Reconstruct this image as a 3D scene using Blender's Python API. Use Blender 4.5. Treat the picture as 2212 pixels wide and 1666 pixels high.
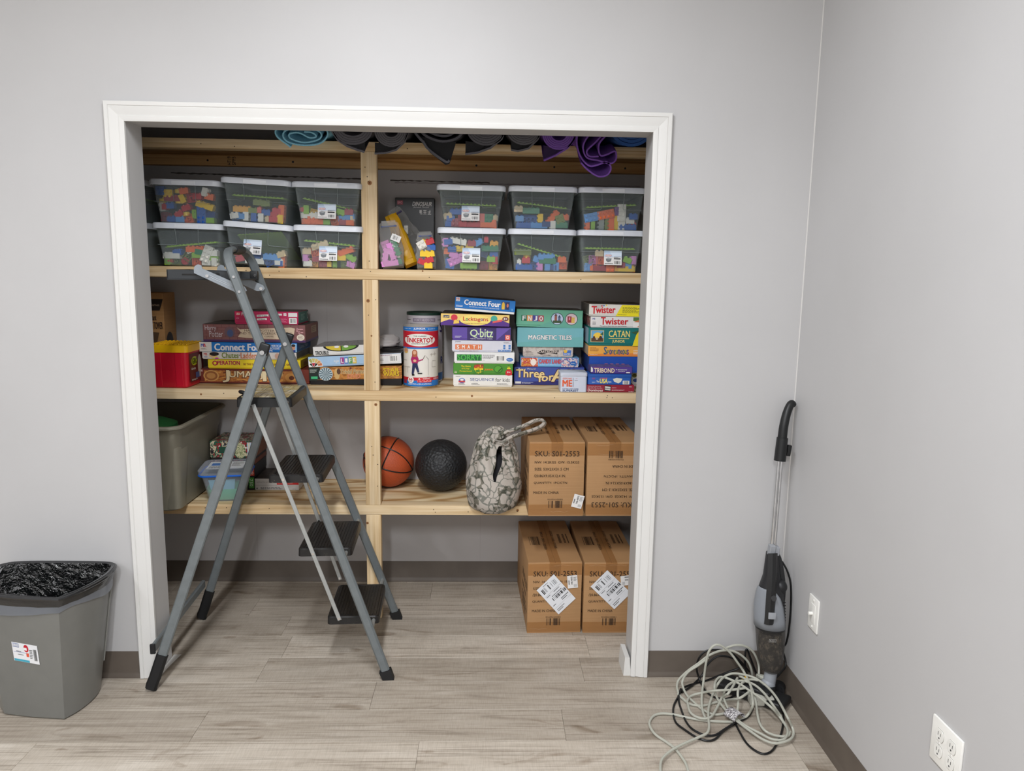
import bpy, bmesh, math, random
from mathutils import Vector, Matrix, Euler
PI = math.pi
scene = bpy.context.scene
for _o in list(bpy.data.objects): bpy.data.objects.remove(_o, do_unlink=True)
COL = scene.collection

# ------------------------------------------------------------------ camera
cd = bpy.data.cameras.new('camera'); cam = bpy.data.objects.new('camera', cd); COL.objects.link(cam)
cd.sensor_fit = 'HORIZONTAL'; cd.sensor_width = 36.0; cd.lens = 1622.5 * 36.0 / 2212.0
cd.clip_start = 0.05; cd.clip_end = 60
_p, _y, _r = 0.15361, 0.03224, 0.01511          # pitch down, yaw right, roll
_f = Vector((math.sin(_y) * math.cos(_p), math.cos(_y) * math.cos(_p), -math.sin(_p)))
_rt = Vector((math.cos(_y), -math.sin(_y), 0)); _up = _rt.cross(_f)
_r2 = math.cos(_r) * _rt + math.sin(_r) * _up; _u2 = -math.sin(_r) * _rt + math.cos(_r) * _up
_m = Matrix(((_r2.x, _u2.x, -_f.x), (_r2.y, _u2.y, -_f.y), (_r2.z, _u2.z, -_f.z)))
cam.matrix_world = Matrix.Translation((0.3321, -2.6429, 1.523)) @ _m.to_4x4()
scene.camera = cam

# ------------------------------------------------------------------ world, lamps, exposure
w = bpy.data.worlds.new('world'); scene.world = w; w.use_nodes = True
w.node_tree.nodes['Background'].inputs[0].default_value = (0.05, 0.05, 0.05, 1)
w.node_tree.nodes['Background'].inputs[1].default_value = 1.0
scene.view_settings.view_transform = 'Standard'; scene.view_settings.look = 'None'
scene.view_settings.gamma = 1.0; scene.view_settings.use_curve_mapping = False
scene.view_settings.exposure = -0.05
CEIL = 2.85
LAMPS = [(0.0, -1.6, 54), (0.0, -4.0, 100), (-2.3, -1.6, 15), (-2.3, -4.0, 50)]
for (lx, ly, pw) in LAMPS:
    ld = bpy.data.lights.new('ceiling_panel_lamp', 'AREA'); ld.shape = 'RECTANGLE'
    ld.size = 0.18; ld.size_y = 1.16; ld.energy = pw; ld.color = (0.97, 0.995, 1.035)
    lo = bpy.data.objects.new('ceiling_panel_lamp', ld); COL.objects.link(lo)
    lo.location = (lx, ly, CEIL - 0.03)

# ------------------------------------------------------------------ geometry helpers; geo = (verts, faces)
def join(*gs):
    V, F = [], []
    for v, f in gs:
        n = len(V); V += list(v); F += [tuple(i + n for i in q) for q in f]
    return V, F
def tf(g, loc=(0, 0, 0), rot=(0, 0, 0), sc=(1, 1, 1)):
    M = Matrix.LocRotScale(Vector(loc), Euler(rot), Vector(sc))
    return [tuple(M @ Vector(v)) for v in g[0]], g[1]
def box(x0, x1, y0, y1, z0, z1):
    V = [(x, y, z) for z in (z0, z1) for y in (y0, y1) for x in (x0, x1)]
    return V, [(0, 2, 3, 1), (4, 5, 7, 6), (0, 1, 5, 4), (2, 6, 7, 3), (0, 4, 6, 2), (1, 3, 7, 5)]
def bbox(x0, x1, y0, y1, z0, z1, b=0.002, seg=1):
    bm = bmesh.new()
    V, F = box(x0, x1, y0, y1, z0, z1)
    vs = [bm.verts.new(v) for v in V]
    for f in F: bm.faces.new([vs[i] for i in f])
    b = min(b, 0.45 * min(abs(x1 - x0), abs(y1 - y0), abs(z1 - z0)))
    bmesh.ops.bevel(bm, geom=list(bm.edges), offset=b, segments=seg, profile=0.6, affect='EDGES')
    bm.verts.index_update()
    g = [tuple(v.co) for v in bm.verts], [tuple(v.index for v in f.verts) for f in bm.faces]
    bm.free(); return g
def prism(poly, y0, y1):
    """poly in (x,z), extruded along y"""
    n = len(poly); V = [(x, y0, z) for x, z in poly] + [(x, y1, z) for x, z in poly]
    F = [tuple(range(n)), tuple(range(2 * n - 1, n - 1, -1))]
    F += [((i + 1) % n, i, i + n, (i + 1) % n + n) for i in range(n)]
    return V, F
def loft(rings, cap0=True, cap1=True, closed=True):
    V, F = [], []; n = len(rings[0])
    for r in rings: V += [tuple(p) for p in r]
    for k in range(len(rings) - 1):
        for i in range(n if closed else n - 1):
            j = (i + 1) % n
            F.append((k * n + i, k * n + j, (k + 1) * n + j, (k + 1) * n + i))
    if cap0: F.append(tuple(range(n - 1, -1, -1)))
    if cap1: F.append(tuple(range((len(rings) - 1) * n, len(rings) * n)))
    return V, F
def lathe(prof, n=24, cap0=True, cap1=True):
    return loft([[(r * math.cos(2 * PI * i / n), r * math.sin(2 * PI * i / n), z) for i in range(n)] for r, z in prof], cap0, cap1)
def cyl(p0, p1, r, n=12, r1=None):
    p0, p1 = Vector(p0), Vector(p1); d = (p1 - p0); L = d.length
    q = d.to_track_quat('Z', 'Y').to_matrix()
    r1 = r if r1 is None else r1
    ring = lambda rr, z: [tuple(p0 + q @ Vector((rr * math.cos(2 * PI * i / n), rr * math.sin(2 * PI * i / n), z))) for i in range(n)]
    return loft([ring(r, 0), ring(r1, L)])
def catmull(pts, sub=6, closed=False):
    P = [Vector(p) for p in pts]; n = len(P); out = []
    for i in range(n if closed else n - 1):
        a, b = P[(i - 1) % n] if (closed or i > 0) else P[0], P[i]
        c = P[(i + 1) % n]; d = P[(i + 2) % n] if (closed or i + 2 < n) else P[-1]
        for k in range(sub):
            t = k / sub
            out.append(0.5 * ((2 * b) + (c - a) * t + (2 * a - 5 * b + 4 * c - d) * t * t + (3 * b - a - 3 * c + d) * t ** 3))
    if not closed: out.append(P[-1])
    return out
def tube(path, r, n=8, closed=False, caps=True, rf=None):
    P = [Vector(p) for p in path]; m = len(P); rings = []; N = None
    for i in range(m):
        a = P[(i - 1) % m] if (closed or i > 0) else P[i]; b = P[(i + 1) % m] if (closed or i < m - 1) else P[i]
        t = (b - a)
        if t.length < 1e-9: t = Vector((0, 0, 1))
        t.normalize()
        if N is None:
            N = t.orthogonal().normalized()
        else:
            N = N - t * N.dot(t)
            N = N.normalized() if N.length > 1e-6 else t.orthogonal().normalized()
        B = t.cross(N); rr = r if rf is None else rf(i / (m - 1))
        rings.append([P[i] + (N * math.cos(2 * PI * k / n) + B * math.sin(2 * PI * k / n)) * rr for k in range(n)])
    if closed: rings.append(rings[0])
    return loft(rings, caps and not closed, caps and not closed)
def sweep_flat(path, b, wb, wn, rnd=0.25):
    """rectangular section with cut corners; b = constant axis"""
    P = [Vector(p) for p in path]; b = Vector(b).normalized(); m = len(P); rings = []
    c = rnd * min(wb, wn)
    sec = [(-wb / 2 + c, -wn / 2), (wb / 2 - c, -wn / 2), (wb / 2, -wn / 2 + c), (wb / 2, wn / 2 - c),
           (wb / 2 - c, wn / 2), (-wb / 2 + c, wn / 2), (-wb / 2, wn / 2 - c), (-wb / 2, -wn / 2 + c)]
    for i in range(m):
        t = (P[min(i + 1, m - 1)] - P[max(i - 1, 0)]).normalized(); nn = b.cross(t).normalized()
        rings.append([P[i] + b * u + nn * v for u, v in sec])
    return loft(rings)
def rrect(hx, hy, r, k=4, cx=0, cy=0):
    out = []
    for (sx, sy, a0) in ((1, 1, 0), (-1, 1, 90), (-1, -1, 180), (1, -1, 270)):
        for i in range(k + 1):
            a = math.radians(a0 + 90 * i / k)
            out.append((cx + sx * (hx - r) + r * math.cos(a), cy + sy * (hy - r) + r * math.sin(a)))
    return out
def sphere(r, nu=32, nv=20):
    rings = [[(r * math.sin(PI * (j + .5) / (nv + 1)) * math.cos(2 * PI * i / nu), r * math.sin(PI * (j + .5) / (nv + 1)) * math.sin(2 * PI * i / nu), -r * math.cos(PI * (j + .5) / (nv + 1))) for i in range(nu)] for j in range(nv + 1)]
    return loft(rings)

def mesh(name, g, mat, smooth=True, ang=35):
    me = bpy.data.meshes.new(name); me.from_pydata([tuple(v) for v in g[0]], [], [tuple(f) for f in g[1]])
    if mat: me.materials.append(mat)
    me.update()
    if smooth:
        me.shade_smooth(); me.set_sharp_from_angle(angle=math.radians(ang))
    return me
def obj(name, g, mat, parent=None, loc=(0, 0, 0), rot=(0, 0, 0), smooth=True, ang=35):
    o = bpy.data.objects.new(name, mesh(name, g, mat, smooth, ang)); COL.objects.link(o)
    o.parent = parent; o.location = loc; o.rotation_euler = rot
    return o
def inst(name, me, mat, parent=None, loc=(0, 0, 0), rot=(0, 0, 0), sc=(1, 1, 1)):
    o = bpy.data.objects.new(name, me); COL.objects.link(o); o.parent = parent
    o.location = loc; o.rotation_euler = rot; o.scale = sc
    if mat:
        o.material_slots[0].link = 'OBJECT'; o.material_slots[0].material = mat
    return o
def tag(o, label, cat, group=None):
    o['label'] = label; o['category'] = cat
    if group: o['group'] = group
    return o
def thing(name, label, cat, loc=(0, 0, 0), rot=(0, 0, 0), group=None):
    o = bpy.data.objects.new(name, None); COL.objects.link(o); o.empty_display_size = 0.05
    o.location = loc; o.rotation_euler = rot
    return tag(o, label, cat, group)
def struct(name, g, mat, parent=None, smooth=True):
    o = obj(name, g, mat, parent, smooth=smooth)
    if parent is None: o['kind'] = 'structure'
    return o

# ------------------------------------------------------------------ materials
def lin(c):
    return tuple(((v / 255) / 12.92 if v / 255 <= 0.04045 else (((v / 255) + 0.055) / 1.055) ** 2.4) for v in c) + (1,)
class NT:
    def __init__(s, name):
        s.m = bpy.data.materials.new(name); s.m.use_nodes = True; s.t = s.m.node_tree; s.n = s.t.nodes
        s.p = s.n['Principled BSDF']; s.out = s.n['Material Output']
    def node(s, typ, **kw):
        nd = s.n.new(typ)
        for k, v in kw.items():
            if hasattr(nd, k): setattr(nd, k, v)
            else: nd.inputs[k.replace('_', ' ')].default_value = v
        return nd
    def link(s, a, b): s.t.links.new(a, b)
    def coords(s, scale=(1, 1, 1), rnd=False, kind='Object'):
        tc = s.node('ShaderNodeTexCoord'); mp = s.node('ShaderNodeMapping'); mp.inputs['Scale'].default_value = scale
        s.link(tc.outputs[kind], mp.inputs['Vector'])
        if rnd:
            oi = s.node('ShaderNodeObjectInfo'); mu = s.node('ShaderNodeVectorMath', operation='SCALE')
            mu.inputs[0].default_value = (7.3, 3.1, 5.7); s.link(oi.outputs['Random'], mu.inputs['Scale'])
            s.link(mu.outputs['Vector'], mp.inputs['Location'])
        return mp.outputs['Vector']
    def noise(s, vec, scale=5, detail=4, rough=0.55, dist=0):
        nd = s.node('ShaderNodeTexNoise'); nd.inputs['Scale'].default_value = scale; nd.inputs['Detail'].default_value = detail
        nd.inputs['Roughness'].default_value = rough; nd.inputs['Distortion'].default_value = dist
        s.link(vec, nd.inputs['Vector']); return nd.outputs['Fac']
    def ramp(s, fac, stops, interp='LINEAR'):
        nd = s.node('ShaderNodeValToRGB'); cr = nd.color_ramp; cr.interpolation = interp
        while len(cr.elements) < len(stops): cr.elements.new(0.5)
        for e, (p, c) in zip(cr.elements, stops): e.position = p; e.color = lin(c) if len(c) == 3 else c
        s.link(fac, nd.inputs['Fac']); return nd.outputs['Color']
    def bump(s, h, strength=0.2, dist=0.002):
        nd = s.node('ShaderNodeBump'); nd.inputs['Strength'].default_value = strength; nd.inputs['Distance'].default_value = dist
        s.link(h, nd.inputs['Height']); s.link(nd.outputs['Normal'], s.p.inputs['Normal'])
    def mix(s, fac, a, b, mode='MIX'):
        nd = s.node('ShaderNodeMix', data_type='RGBA', blend_type=mode)
        for k, v in ((0, fac), (6, a), (7, b)):
            if isinstance(v, bpy.types.NodeSocket): s.link(v, nd.inputs[k])
            elif k == 0: nd.inputs[0].default_value = v
            else: nd.inputs[k].default_value = lin(v)
        return nd.outputs[2]
    def base(s, c):
        if isinstance(c, tuple): s.p.inputs['Base Color'].default_value = lin(c)
        else: s.link(c, s.p.inputs['Base Color'])
    def set(s, rough=0.5, metal=0, spec=0.5, coat=0):
        s.p.inputs['Roughness'].default_value = rough; s.p.inputs['Metallic'].default_value = metal
        s.p.inputs['Specular IOR Level'].default_value = spec; s.p.inputs['Coat Weight'].default_value = coat
        return s.m
_cache = {}
def C(r, g=None, b=None, rough=0.45, metal=0, spec=0.4):
    """printed / moulded colour with a faint procedural mottling"""
    if g is None: r, g, b = r
    k = (r, g, b, rough, metal)
    if k not in _cache:
        t = NT('colour_%d_%d_%d' % (r, g, b)); v = t.coords()
        f = t.noise(v, 18, 3)
        d = lambda q: tuple(max(0, min(255, c * q)) for c in (r, g, b))
        t.base(t.ramp(f, [(0.3, d(0.98)), (0.7, d(1.012))]))
        _cache[k] = t.set(rough, metal, spec)
    return _cache[k]
def m_wall(name, c, bump=0.05):
    t = NT(name); v = t.coords(); f = t.noise(v, 1.6, 3)
    t.base(t.ramp(f, [(0.3, tuple(x * 0.985 for x in c)), (0.7, tuple(min(255, x * 1.012) for x in c))]))
    t.bump(t.noise(v, 260, 3), bump, 0.001); return t.set(0.5, 0, 0.22)
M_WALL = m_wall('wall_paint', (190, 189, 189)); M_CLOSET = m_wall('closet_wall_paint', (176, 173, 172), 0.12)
M_CEIL = m_wall('ceiling_paint', (238, 237, 233)); M_TRIM = m_wall('trim_paint', (217, 216, 213), 0.02)
def m_cove():
    t = NT('vinyl_cove_base'); v = t.coords(); t.base(t.ramp(t.noise(v, 6, 4), [(0.3, (88, 79, 71)), (0.7, (99, 90, 81))]))
    t.bump(t.noise(v, 120, 2), 0.05, 0.001); return t.set(0.5, 0, 0.35)
M_COVE = m_cove()
def m_plank():
    t = NT('vinyl_plank_grey_oak'); v = t.coords((1.0, 6, 1), rnd=True); tc = t.coords((1, 1, 1), rnd=True)
    a = t.noise(v, 3.0, 8, 0.62, 0.6); b = t.noise(t.coords((0.6, 30, 1), rnd=True), 5, 6, 0.6)
    col = t.ramp(a, [(0.22, (146, 136, 125)), (0.42, (190, 181, 169)), (0.6, (202, 194, 183)), (0.78, (214, 207, 197))])
    oi = t.node('ShaderNodeObjectInfo')
    tone = t.ramp(oi.outputs['Random'], [(0.0, (216, 212, 207)), (1.0, (255, 253, 250))])
    col = t.mix(1.0, col, tone, 'MULTIPLY')
    fine = t.ramp(b, [(0.34, (176, 170, 163)), (0.5, (255, 255, 255))])
    col = t.mix(0.6, col, fine, 'MULTIPLY')
    k = t.noise(t.coords((1.5, 5, 1), rnd=True), 2.2, 3, 0.5, 1.5)
    kn = t.ramp(k, [(0.63, (255, 255, 255)), (0.74, (196, 186, 176)), (0.8, (150, 138, 126))])
    col = t.mix(0.8, col, kn, 'MULTIPLY')
    sw = t.noise(t.coords((60, 4, 1), rnd=True), 6, 3, 0.6)
    col = t.mix(0.35, col, t.ramp(sw, [(0.35, (214, 210, 204)), (0.6, (255, 255, 255))]), 'MULTIPLY')
    t.base(col); t.bump(b, 0.12, 0.001); return t.set(0.42, 0, 0.4)
M_PLANK = m_plank()
def m_pine(name, axis, c0=(196, 164, 120), c1=(219, 193, 152), c2=(229, 207, 171)):
    t = NT(name); sc = {'x': (0.5, 14, 14), 'z': (14, 14, 0.5), 'y': (14, 0.5, 14)}[axis]
    sc2 = {'x': (1.2, 60, 60), 'z': (60, 60, 1.2), 'y': (60, 1.2, 60)}[axis]
    a = t.noise(t.coords(sc, rnd=True), 2.2, 4, 0.5, 0.9); b = t.noise(t.coords(sc2, rnd=True), 3, 3)
    col = t.ramp(a, [(0.3, c0), (0.45, c1), (0.58, c2), (0.75, c1)])
    col = t.mix(0.5, col, t.ramp(b, [(0.35, (226, 214, 196)), (0.6, (255, 255, 255))]), 'MULTIPLY')
    t.base(col); t.bump(b, 0.1, 0.001); return t.set(0.6, 0, 0.25)
M_PX, M_PZ = m_pine('pine_lumber_rail', 'x'), m_pine('pine_lumber_post', 'z')
M_LEDGER = m_pine('rough_pine_ledger', 'x', (150, 108, 62), (190, 146, 92), (205, 165, 112))
def m_ply():
    t = NT('pine_plywood'); a = t.noise(t.coords((0.7, 5.5, 1), rnd=True), 2.4, 3, 0.5, 2.6)
    n0 = t.noise(t.coords((0.55, 3.2, 1), rnd=True), 1.6, 2.5, 0.45, 0.4)
    sn = t.node('ShaderNodeMath', operation='MULTIPLY'); t.link(n0, sn.inputs[0]); sn.inputs[1].default_value = 62.0
    ss = t.node('ShaderNodeMath', operation='SINE'); t.link(sn.outputs[0], ss.inputs[0])
    w = t.node('ShaderNodeMapRange'); w.inputs['From Min'].default_value = -1.0; t.link(ss.outputs[0], w.inputs['Value'])
    col = t.ramp(w.outputs['Result'], [(0.0, (186, 148, 100)), (0.25, (216, 186, 140)), (0.6, (232, 208, 166)), (1.0, (240, 220, 182))])
    col = t.mix(0.5, col, t.ramp(a, [(0.3, (206, 180, 140)), (0.6, (255, 255, 255))]), 'MULTIPLY')
    t.base(col); return t.set(0.6, 0, 0.25)
M_PLY = m_ply()
M_KNOT = C(128, 86, 48, rough=0.7); M_NAIL = C(60, 48, 38, rough=0.6)
def m_metal(name, c, rough=0.35, metal=0.85):
    t = NT(name); f = t.noise(t.coords(), 40, 3)
    t.base(t.ramp(f, [(0.3, tuple(x * 0.96 for x in c)), (0.7, tuple(min(255, x * 1.03) for x in c))])); return t.set(rough, metal, 0.5)
M_LAD = m_metal('grey_powder_coat', (108, 114, 116), 0.36, 0.12); M_CHROME = m_metal('chrome', (214, 214, 214), 0.16, 1.0)
M_BRACE = m_metal('zinc_brace', (172, 175, 174), 0.4, 0.55); M_ARM = m_metal('light_grey_arm', (142, 149, 156), 0.42, 0.2)
M_BLACKP = C(26, 27, 28, rough=0.42); M_RUBBER = C(24, 24, 25, rough=0.65); M_SLATE = C(48, 51, 54, rough=0.5)
def m_tread():
    t = NT('step_tread_plastic'); f = t.noise(t.coords(), 160, 2, 0.5)
    t.base(t.ramp(f, [(0.62, (27, 26, 26)), (0.70, (60, 56, 50)), (0.76, (120, 112, 96))])); t.bump(t.noise(t.coords(), 90, 3), 0.15, 0.001); return t.set(0.42, 0, 0.45)
M_TREAD = m_tread()
def m_clear(name, tint=(226, 232, 230), haze=0.22, rough=0.18, hz=(200, 208, 206)):
    t = NT(name); tr = t.node('ShaderNodeBsdfTransparent'); tr.inputs[0].default_value = lin(tint)
    t.base(t.ramp(t.noise(t.coords(), 12, 3), [(0.3, tuple(x * 0.97 for x in hz)), (0.7, hz)])); t.set(rough, 0, 0.5)
    mx = t.node('ShaderNodeMixShader'); lw = t.node('ShaderNodeLayerWeight'); lw.inputs['Blend'].default_value = 0.35
    mr = t.node('ShaderNodeMapRange'); mr.inputs['To Min'].default_value = haze; mr.inputs['To Max'].default_value = min(1, haze + 0.45)
    t.link(lw.outputs['Facing'], mr.inputs['Value']); t.link(mr.outputs['Result'], mx.inputs[0])
    t.link(tr.outputs[0], mx.inputs[1]); t.link(t.p.outputs[0], mx.inputs[2]); t.link(mx.outputs[0], t.out.inputs[0])
    return t.m
M_CLEAR = m_clear('clear_polypropylene', (249, 250, 250), 0.085, 0.2, (196, 206, 208))
M_FILM = m_clear('clear_bag_film', (244, 243, 240), 0.15, 0.12, (225, 225, 225))
M_SMOKE = m_clear('smoked_clear_plastic', (196, 193, 190), 0.14, 0.12, (110, 107, 104))
M_FROST = m_clear('frosted_food_plastic', (246, 248, 250), 0.10, 0.25, (214, 220, 230))
M_LID = C(222, 226, 233, rough=0.38)
def m_card(name='kraft_cardboard', c=(180, 140, 98)):
    t = NT(name); v = t.coords(); f = t.noise(v, 3, 5); g = t.noise(t.coords((1, 1, 90)), 3, 2)
    col = t.ramp(f, [(0.3, tuple(x * 0.93 for x in c)), (0.7, tuple(x * 1.04 for x in c))])
    col = t.mix(0.25, col, t.ramp(g, [(0.4, (225, 215, 205)), (0.6, (255, 255, 255))]), 'MULTIPLY')
    t.base(col); t.bump(g, 0.06, 0.001); return t.set(0.62, 0, 0.3)
M_CARD = m_card(); M_INK = C(52, 36, 24, rough=0.7)
def m_tape():
    t = NT('clear_packing_tape'); tr = t.node('ShaderNodeBsdfTransparent'); tr.inputs[0].default_value = lin((248, 241, 230))
    t.base((206, 172, 130)); t.set(0.12, 0, 0.6); v = t.coords(); f = t.noise(t.coords((4, 4, 1)), 9, 4, 0.7, 2)
    t.bump(f, 0.5, 0.002)
    mx = t.node('ShaderNodeMixShader'); mx.inputs[0].default_value = 0.10
    t.link(tr.outputs[0], mx.inputs[1]); t.link(t.p.outputs[0], mx.inputs[2]); t.link(mx.outputs[0], t.out.inputs[0]); return t.m
M_TAPE = m_tape()
def m_camo():
    t = NT('camouflage_cloth'); v0 = t.coords(); n = t.node('ShaderNodeTexNoise'); n.inputs['Scale'].default_value = 14; t.link(v0, n.inputs['Vector'])
    ad = t.node('ShaderNodeVectorMath', operation='MULTIPLY_ADD'); t.link(n.outputs['Color'], ad.inputs[0]); ad.inputs[1].default_value = (0.085,) * 3; t.link(v0, ad.inputs[2])
    vo = t.node('ShaderNodeTexVoronoi', feature='DISTANCE_TO_EDGE'); vo.inputs['Scale'].default_value = 24; t.link(ad.outputs[0], vo.inputs['Vector'])
    e = t.ramp(vo.outputs['Distance'], [(0.03, (120, 120, 112)), (0.085, (180, 172, 163))])
    pt = t.noise(v0, 24, 2, 0.4, 1.0); pc = t.ramp(pt, [(0.56, (255, 255, 255)), (0.59, (166, 168, 160))])
    t.base(t.mix(1.0, e, pc, 'MULTIPLY')); t.bump(t.noise(v0, 34, 4, 0.6), 0.5, 0.006); return t.set(0.85, 0, 0.15)
M_CAMO = m_camo()
def m_ball(name, c, scale, bump):
    t = NT(name); vo = t.node('ShaderNodeTexVoronoi'); vo.inputs['Scale'].default_value = scale; t.link(t.coords(), vo.inputs['Vector'])
    t.base(t.ramp(t.noise(t.coords(), 14, 3), [(0.3, tuple(x * 0.92 for x in c)), (0.7, c)])); t.bump(vo.outputs['Distance'], bump, 0.0035 if scale < 100 else 0.002); return t.set(0.5, 0, 0.4)
M_BBALL = m_ball('pebbled_orange_rubber', (190, 84, 46), 260, 0.5); M_KBALL = m_ball('dimpled_black_rubber', (36, 37, 39), 88, 1.0)
def m_mat(name, c):
    t = NT(name); f = t.noise(t.coords((60, 4, 60)), 4, 3)
    t.base(t.ramp(f, [(0.3, tuple(x * 0.9 for x in c)), (0.7, c)])); t.bump(f, 0.15, 0.001); return t.set(0.75, 0, 0.2)
def m_liner():
    t = NT('black_bin_liner'); v = t.coords(); f = t.noise(v, 24, 4, 0.62, 0.5)
    t.base((20, 21, 22)); t.bump(f, 1.0, 0.03); return t.set(0.16, 0, 1.0)
M_LINER = m_liner()
def m_band():
    t = NT('black_liner_band'); t.base((24, 25, 27)); t.bump(t.noise(t.coords((3, 3, 14)), 9, 3), 0.35, 0.004); return t.set(0.18, 0, 0.9)
M_BAND = m_band()
def m_stripes(name, cols, scale=(30, 4, 30), s=4):
    """busy printed artwork read only as colours"""
    t = NT(name); f = t.noise(t.coords(scale, rnd=True), s, 3, 0.6, 0.5); n = len(cols)
    t.base(t.ramp(f, [(0.30 + 0.40 * i / max(1, n - 1), c) for i, c in enumerate(cols)], 'CONSTANT')); return t.set(0.42, 0, 0.4)
WHITE = C(238, 237, 234); PAPER = C(228, 226, 224); BLACK = C(22, 21, 21); DGREY = C(70, 70, 72); INKG = C(120, 118, 118)
RED = C(200, 34, 44); BLUE = C(22, 104, 186); YEL = C(240, 214, 40); CREAM = C(236, 226, 200)

# ------------------------------------------------------------------ print: flat lettering and marks on a face
def face(o, U, V):
    o, U, V = Vector(o), Vector(U), Vector(V); N = U.cross(V).normalized()
    return (lambda u, v, l: tuple(o + U * u + V * v + N * (0.00035 * l))), U.length, V.length
def text_geo(s, bold=0.0, shear=0.0, space=1.0):
    cu = bpy.data.curves.new('lettering', 'FONT'); cu.body = s; cu.offset = min(0.0, bold) * 0.55; cu.shear = shear
    cu.resolution_u = 2; cu.space_character = space; cu.fill_mode = 'FRONT'; cu.dimensions = '2D'
    o = bpy.data.objects.new('lettering', cu); me = bpy.data.meshes.new_from_object(o)
    V = [(v.co.x, v.co.y) for v in me.vertices]; F = [tuple(p.vertices) for p in me.polygons]
    bpy.data.objects.remove(o); bpy.data.curves.remove(cu); bpy.data.meshes.remove(me)
    return V, F
def fit(V, u0, v0, u1, v1, rot=0):
    xs = [p[0] for p in V]; ys = [p[1] for p in V]
    a, b, c, d = min(xs), max(xs), min(ys), max(ys)
    out = []
    for x, y in V:
        p, q = (x - a) / max(1e-9, b - a), (y - c) / max(1e-9, d - c)
        if rot == 180: p, q = 1 - p, 1 - q
        elif rot == 90: p, q = 1 - q, p
        elif rot == -90: p, q = q, 1 - p
        out.append((u0 + (u1 - u0) * p, v0 + (v1 - v0) * q))
    return out
def prt(parent, fc, spec):
    f, W, H = fc
    for ix, it in enumerate(spec):
        k = it[0]; V, F, nm = [], [], 'printed_panel'; sub_ = 0.85 * ix / max(1, len(spec))
        if k == 'R':
            _, u0, v0, u1, v1, mt = it[:6]; L = it[6] if len(it) > 6 else 1; n = 10
            for i in range(n + 1):
                u = u0 + (u1 - u0) * i / n; V += [(u, v0), (u, v1)]
            F = [(2 * i, 2 * i + 2, 2 * i + 3, 2 * i + 1) for i in range(n)]
        elif k == 'E':
            _, cu, cv, ru, rv, mt = it[:6]; L = it[6] if len(it) > 6 else 1; n = 20; nm = 'printed_emblem'
            for i in range(n + 1):
                a = PI * i / n; u = cu - ru * math.cos(a); s = rv * math.sin(a) + 1e-5; V += [(u, cv - s), (u, cv + s)]
            F = [(2 * i, 2 * i + 2, 2 * i + 3, 2 * i + 1) for i in range(n)]
        elif k == 'P':
            V, mt = list(it[1]), it[2]; L = it[3] if len(it) > 3 else 1; nm = 'printed_emblem'
            ar = sum(V[i][0] * V[(i + 1) % len(V)][1] - V[(i + 1) % len(V)][0] * V[i][1] for i in range(len(V)))
            F = [tuple(range(len(V))) if ar > 0 else tuple(range(len(V) - 1, -1, -1))]
        elif k == 'T':
            _, s, u0, v0, u1, v1, mt = it[:7]; opt = it[7] if len(it) > 7 else {}
            L = opt.get('L', 3); nm = 'lettering'
            if opt.get('out'):                       # outline printed under the letters
                V0, F0 = text_geo(s, 0, opt.get('shear', 0), opt.get('space', 1.0)); V0 = fit(V0, u0, v0, u1, v1, opt.get('rot', 0))
                e = opt.get('ow', 0.045) * 1.5; du, dv = e * (v1 - v0) * H / W, e * (v1 - v0); sl = opt.get('slope', 0)
                gs = [([f(u + du * math.cos(q * PI / 4), v + dv * math.sin(q * PI / 4) + sl * (u - u0), L - 1 + sub_ + 0.012 * q) for u, v in V0], F0) for q in range(8)]
                obj('lettering_outline', join(*gs), opt['out'], parent, smooth=False)
            V, F = text_geo(s, opt.get('bold', 0.02), opt.get('shear', 0), opt.get('space', 1.0))
            V = fit(V, u0, v0, u1, v1, opt.get('rot', 0))
            if opt.get('slope'):
                V = [(u, v + opt['slope'] * (u - u0)) for u, v in V]
            bo = opt.get('bold', 0.02)
            if bo > 0:                               # heavier strokes: shifted copies on hair-thin steps
                e = bo * 0.75; hm = (u1 - u0) * W if abs(opt.get('rot', 0)) == 90 else (v1 - v0) * H; du, dv = e * hm / W, e * hm / H
                gs = [([f(u + du * a, v + dv * b, L + sub_ + 0.01 * q) for u, v in V], F) for q, (a, b) in enumerate(((-1, -.6), (1, -.6), (1, .6), (-1, .6)))]
                obj(nm, join(*gs), mt, parent, smooth=False); V = []
        elif k == 'B':
            _, u0, v0, u1, v1 = it[:5]; mt = it[5] if len(it) > 5 else BLACK; L = 3; nm = 'barcode'
            rnd = random.Random(int(u0 * 977 + v0 * 131)); n = 36; u = u0; wv = (u1 - u0) / n
            for i in range(n):
                if rnd.random() < 0.58:
                    m = len(V); V += [(u, v0), (u + wv * rnd.choice((0.5, 0.9)), v0), (u + wv * 0.7, v1), (u, v1)]
                    V[m + 2] = (V[m + 1][0], v1); F.append((m, m + 1, m + 2, m + 3))
                u += wv
        elif k == 'L':
            _, u0, v0, u1, v1, n, mt = it[:7]; L = 2; nm = 'fine_print'; rnd = random.Random(int(u0 * 1000 + n))
            h = (v1 - v0) / n
            for i in range(n):
                v = v1 - h * (i + 0.75); u = u0; e = u1 - (u1 - u0) * rnd.choice((0, 0.1, 0.3))
                while u < e:
                    w2 = min(e - u, (u1 - u0) * rnd.uniform(0.06, 0.16)); m = len(V)
                    V += [(u, v), (u + w2, v), (u + w2, v + h * 0.42), (u, v + h * 0.42)]; F.append((m, m + 1, m + 2, m + 3))
                    u += w2 + (u1 - u0) * 0.025
        if V: obj(nm, ([f(u, v, L + sub_) for u, v in V], F), mt, parent, smooth=False)

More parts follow.
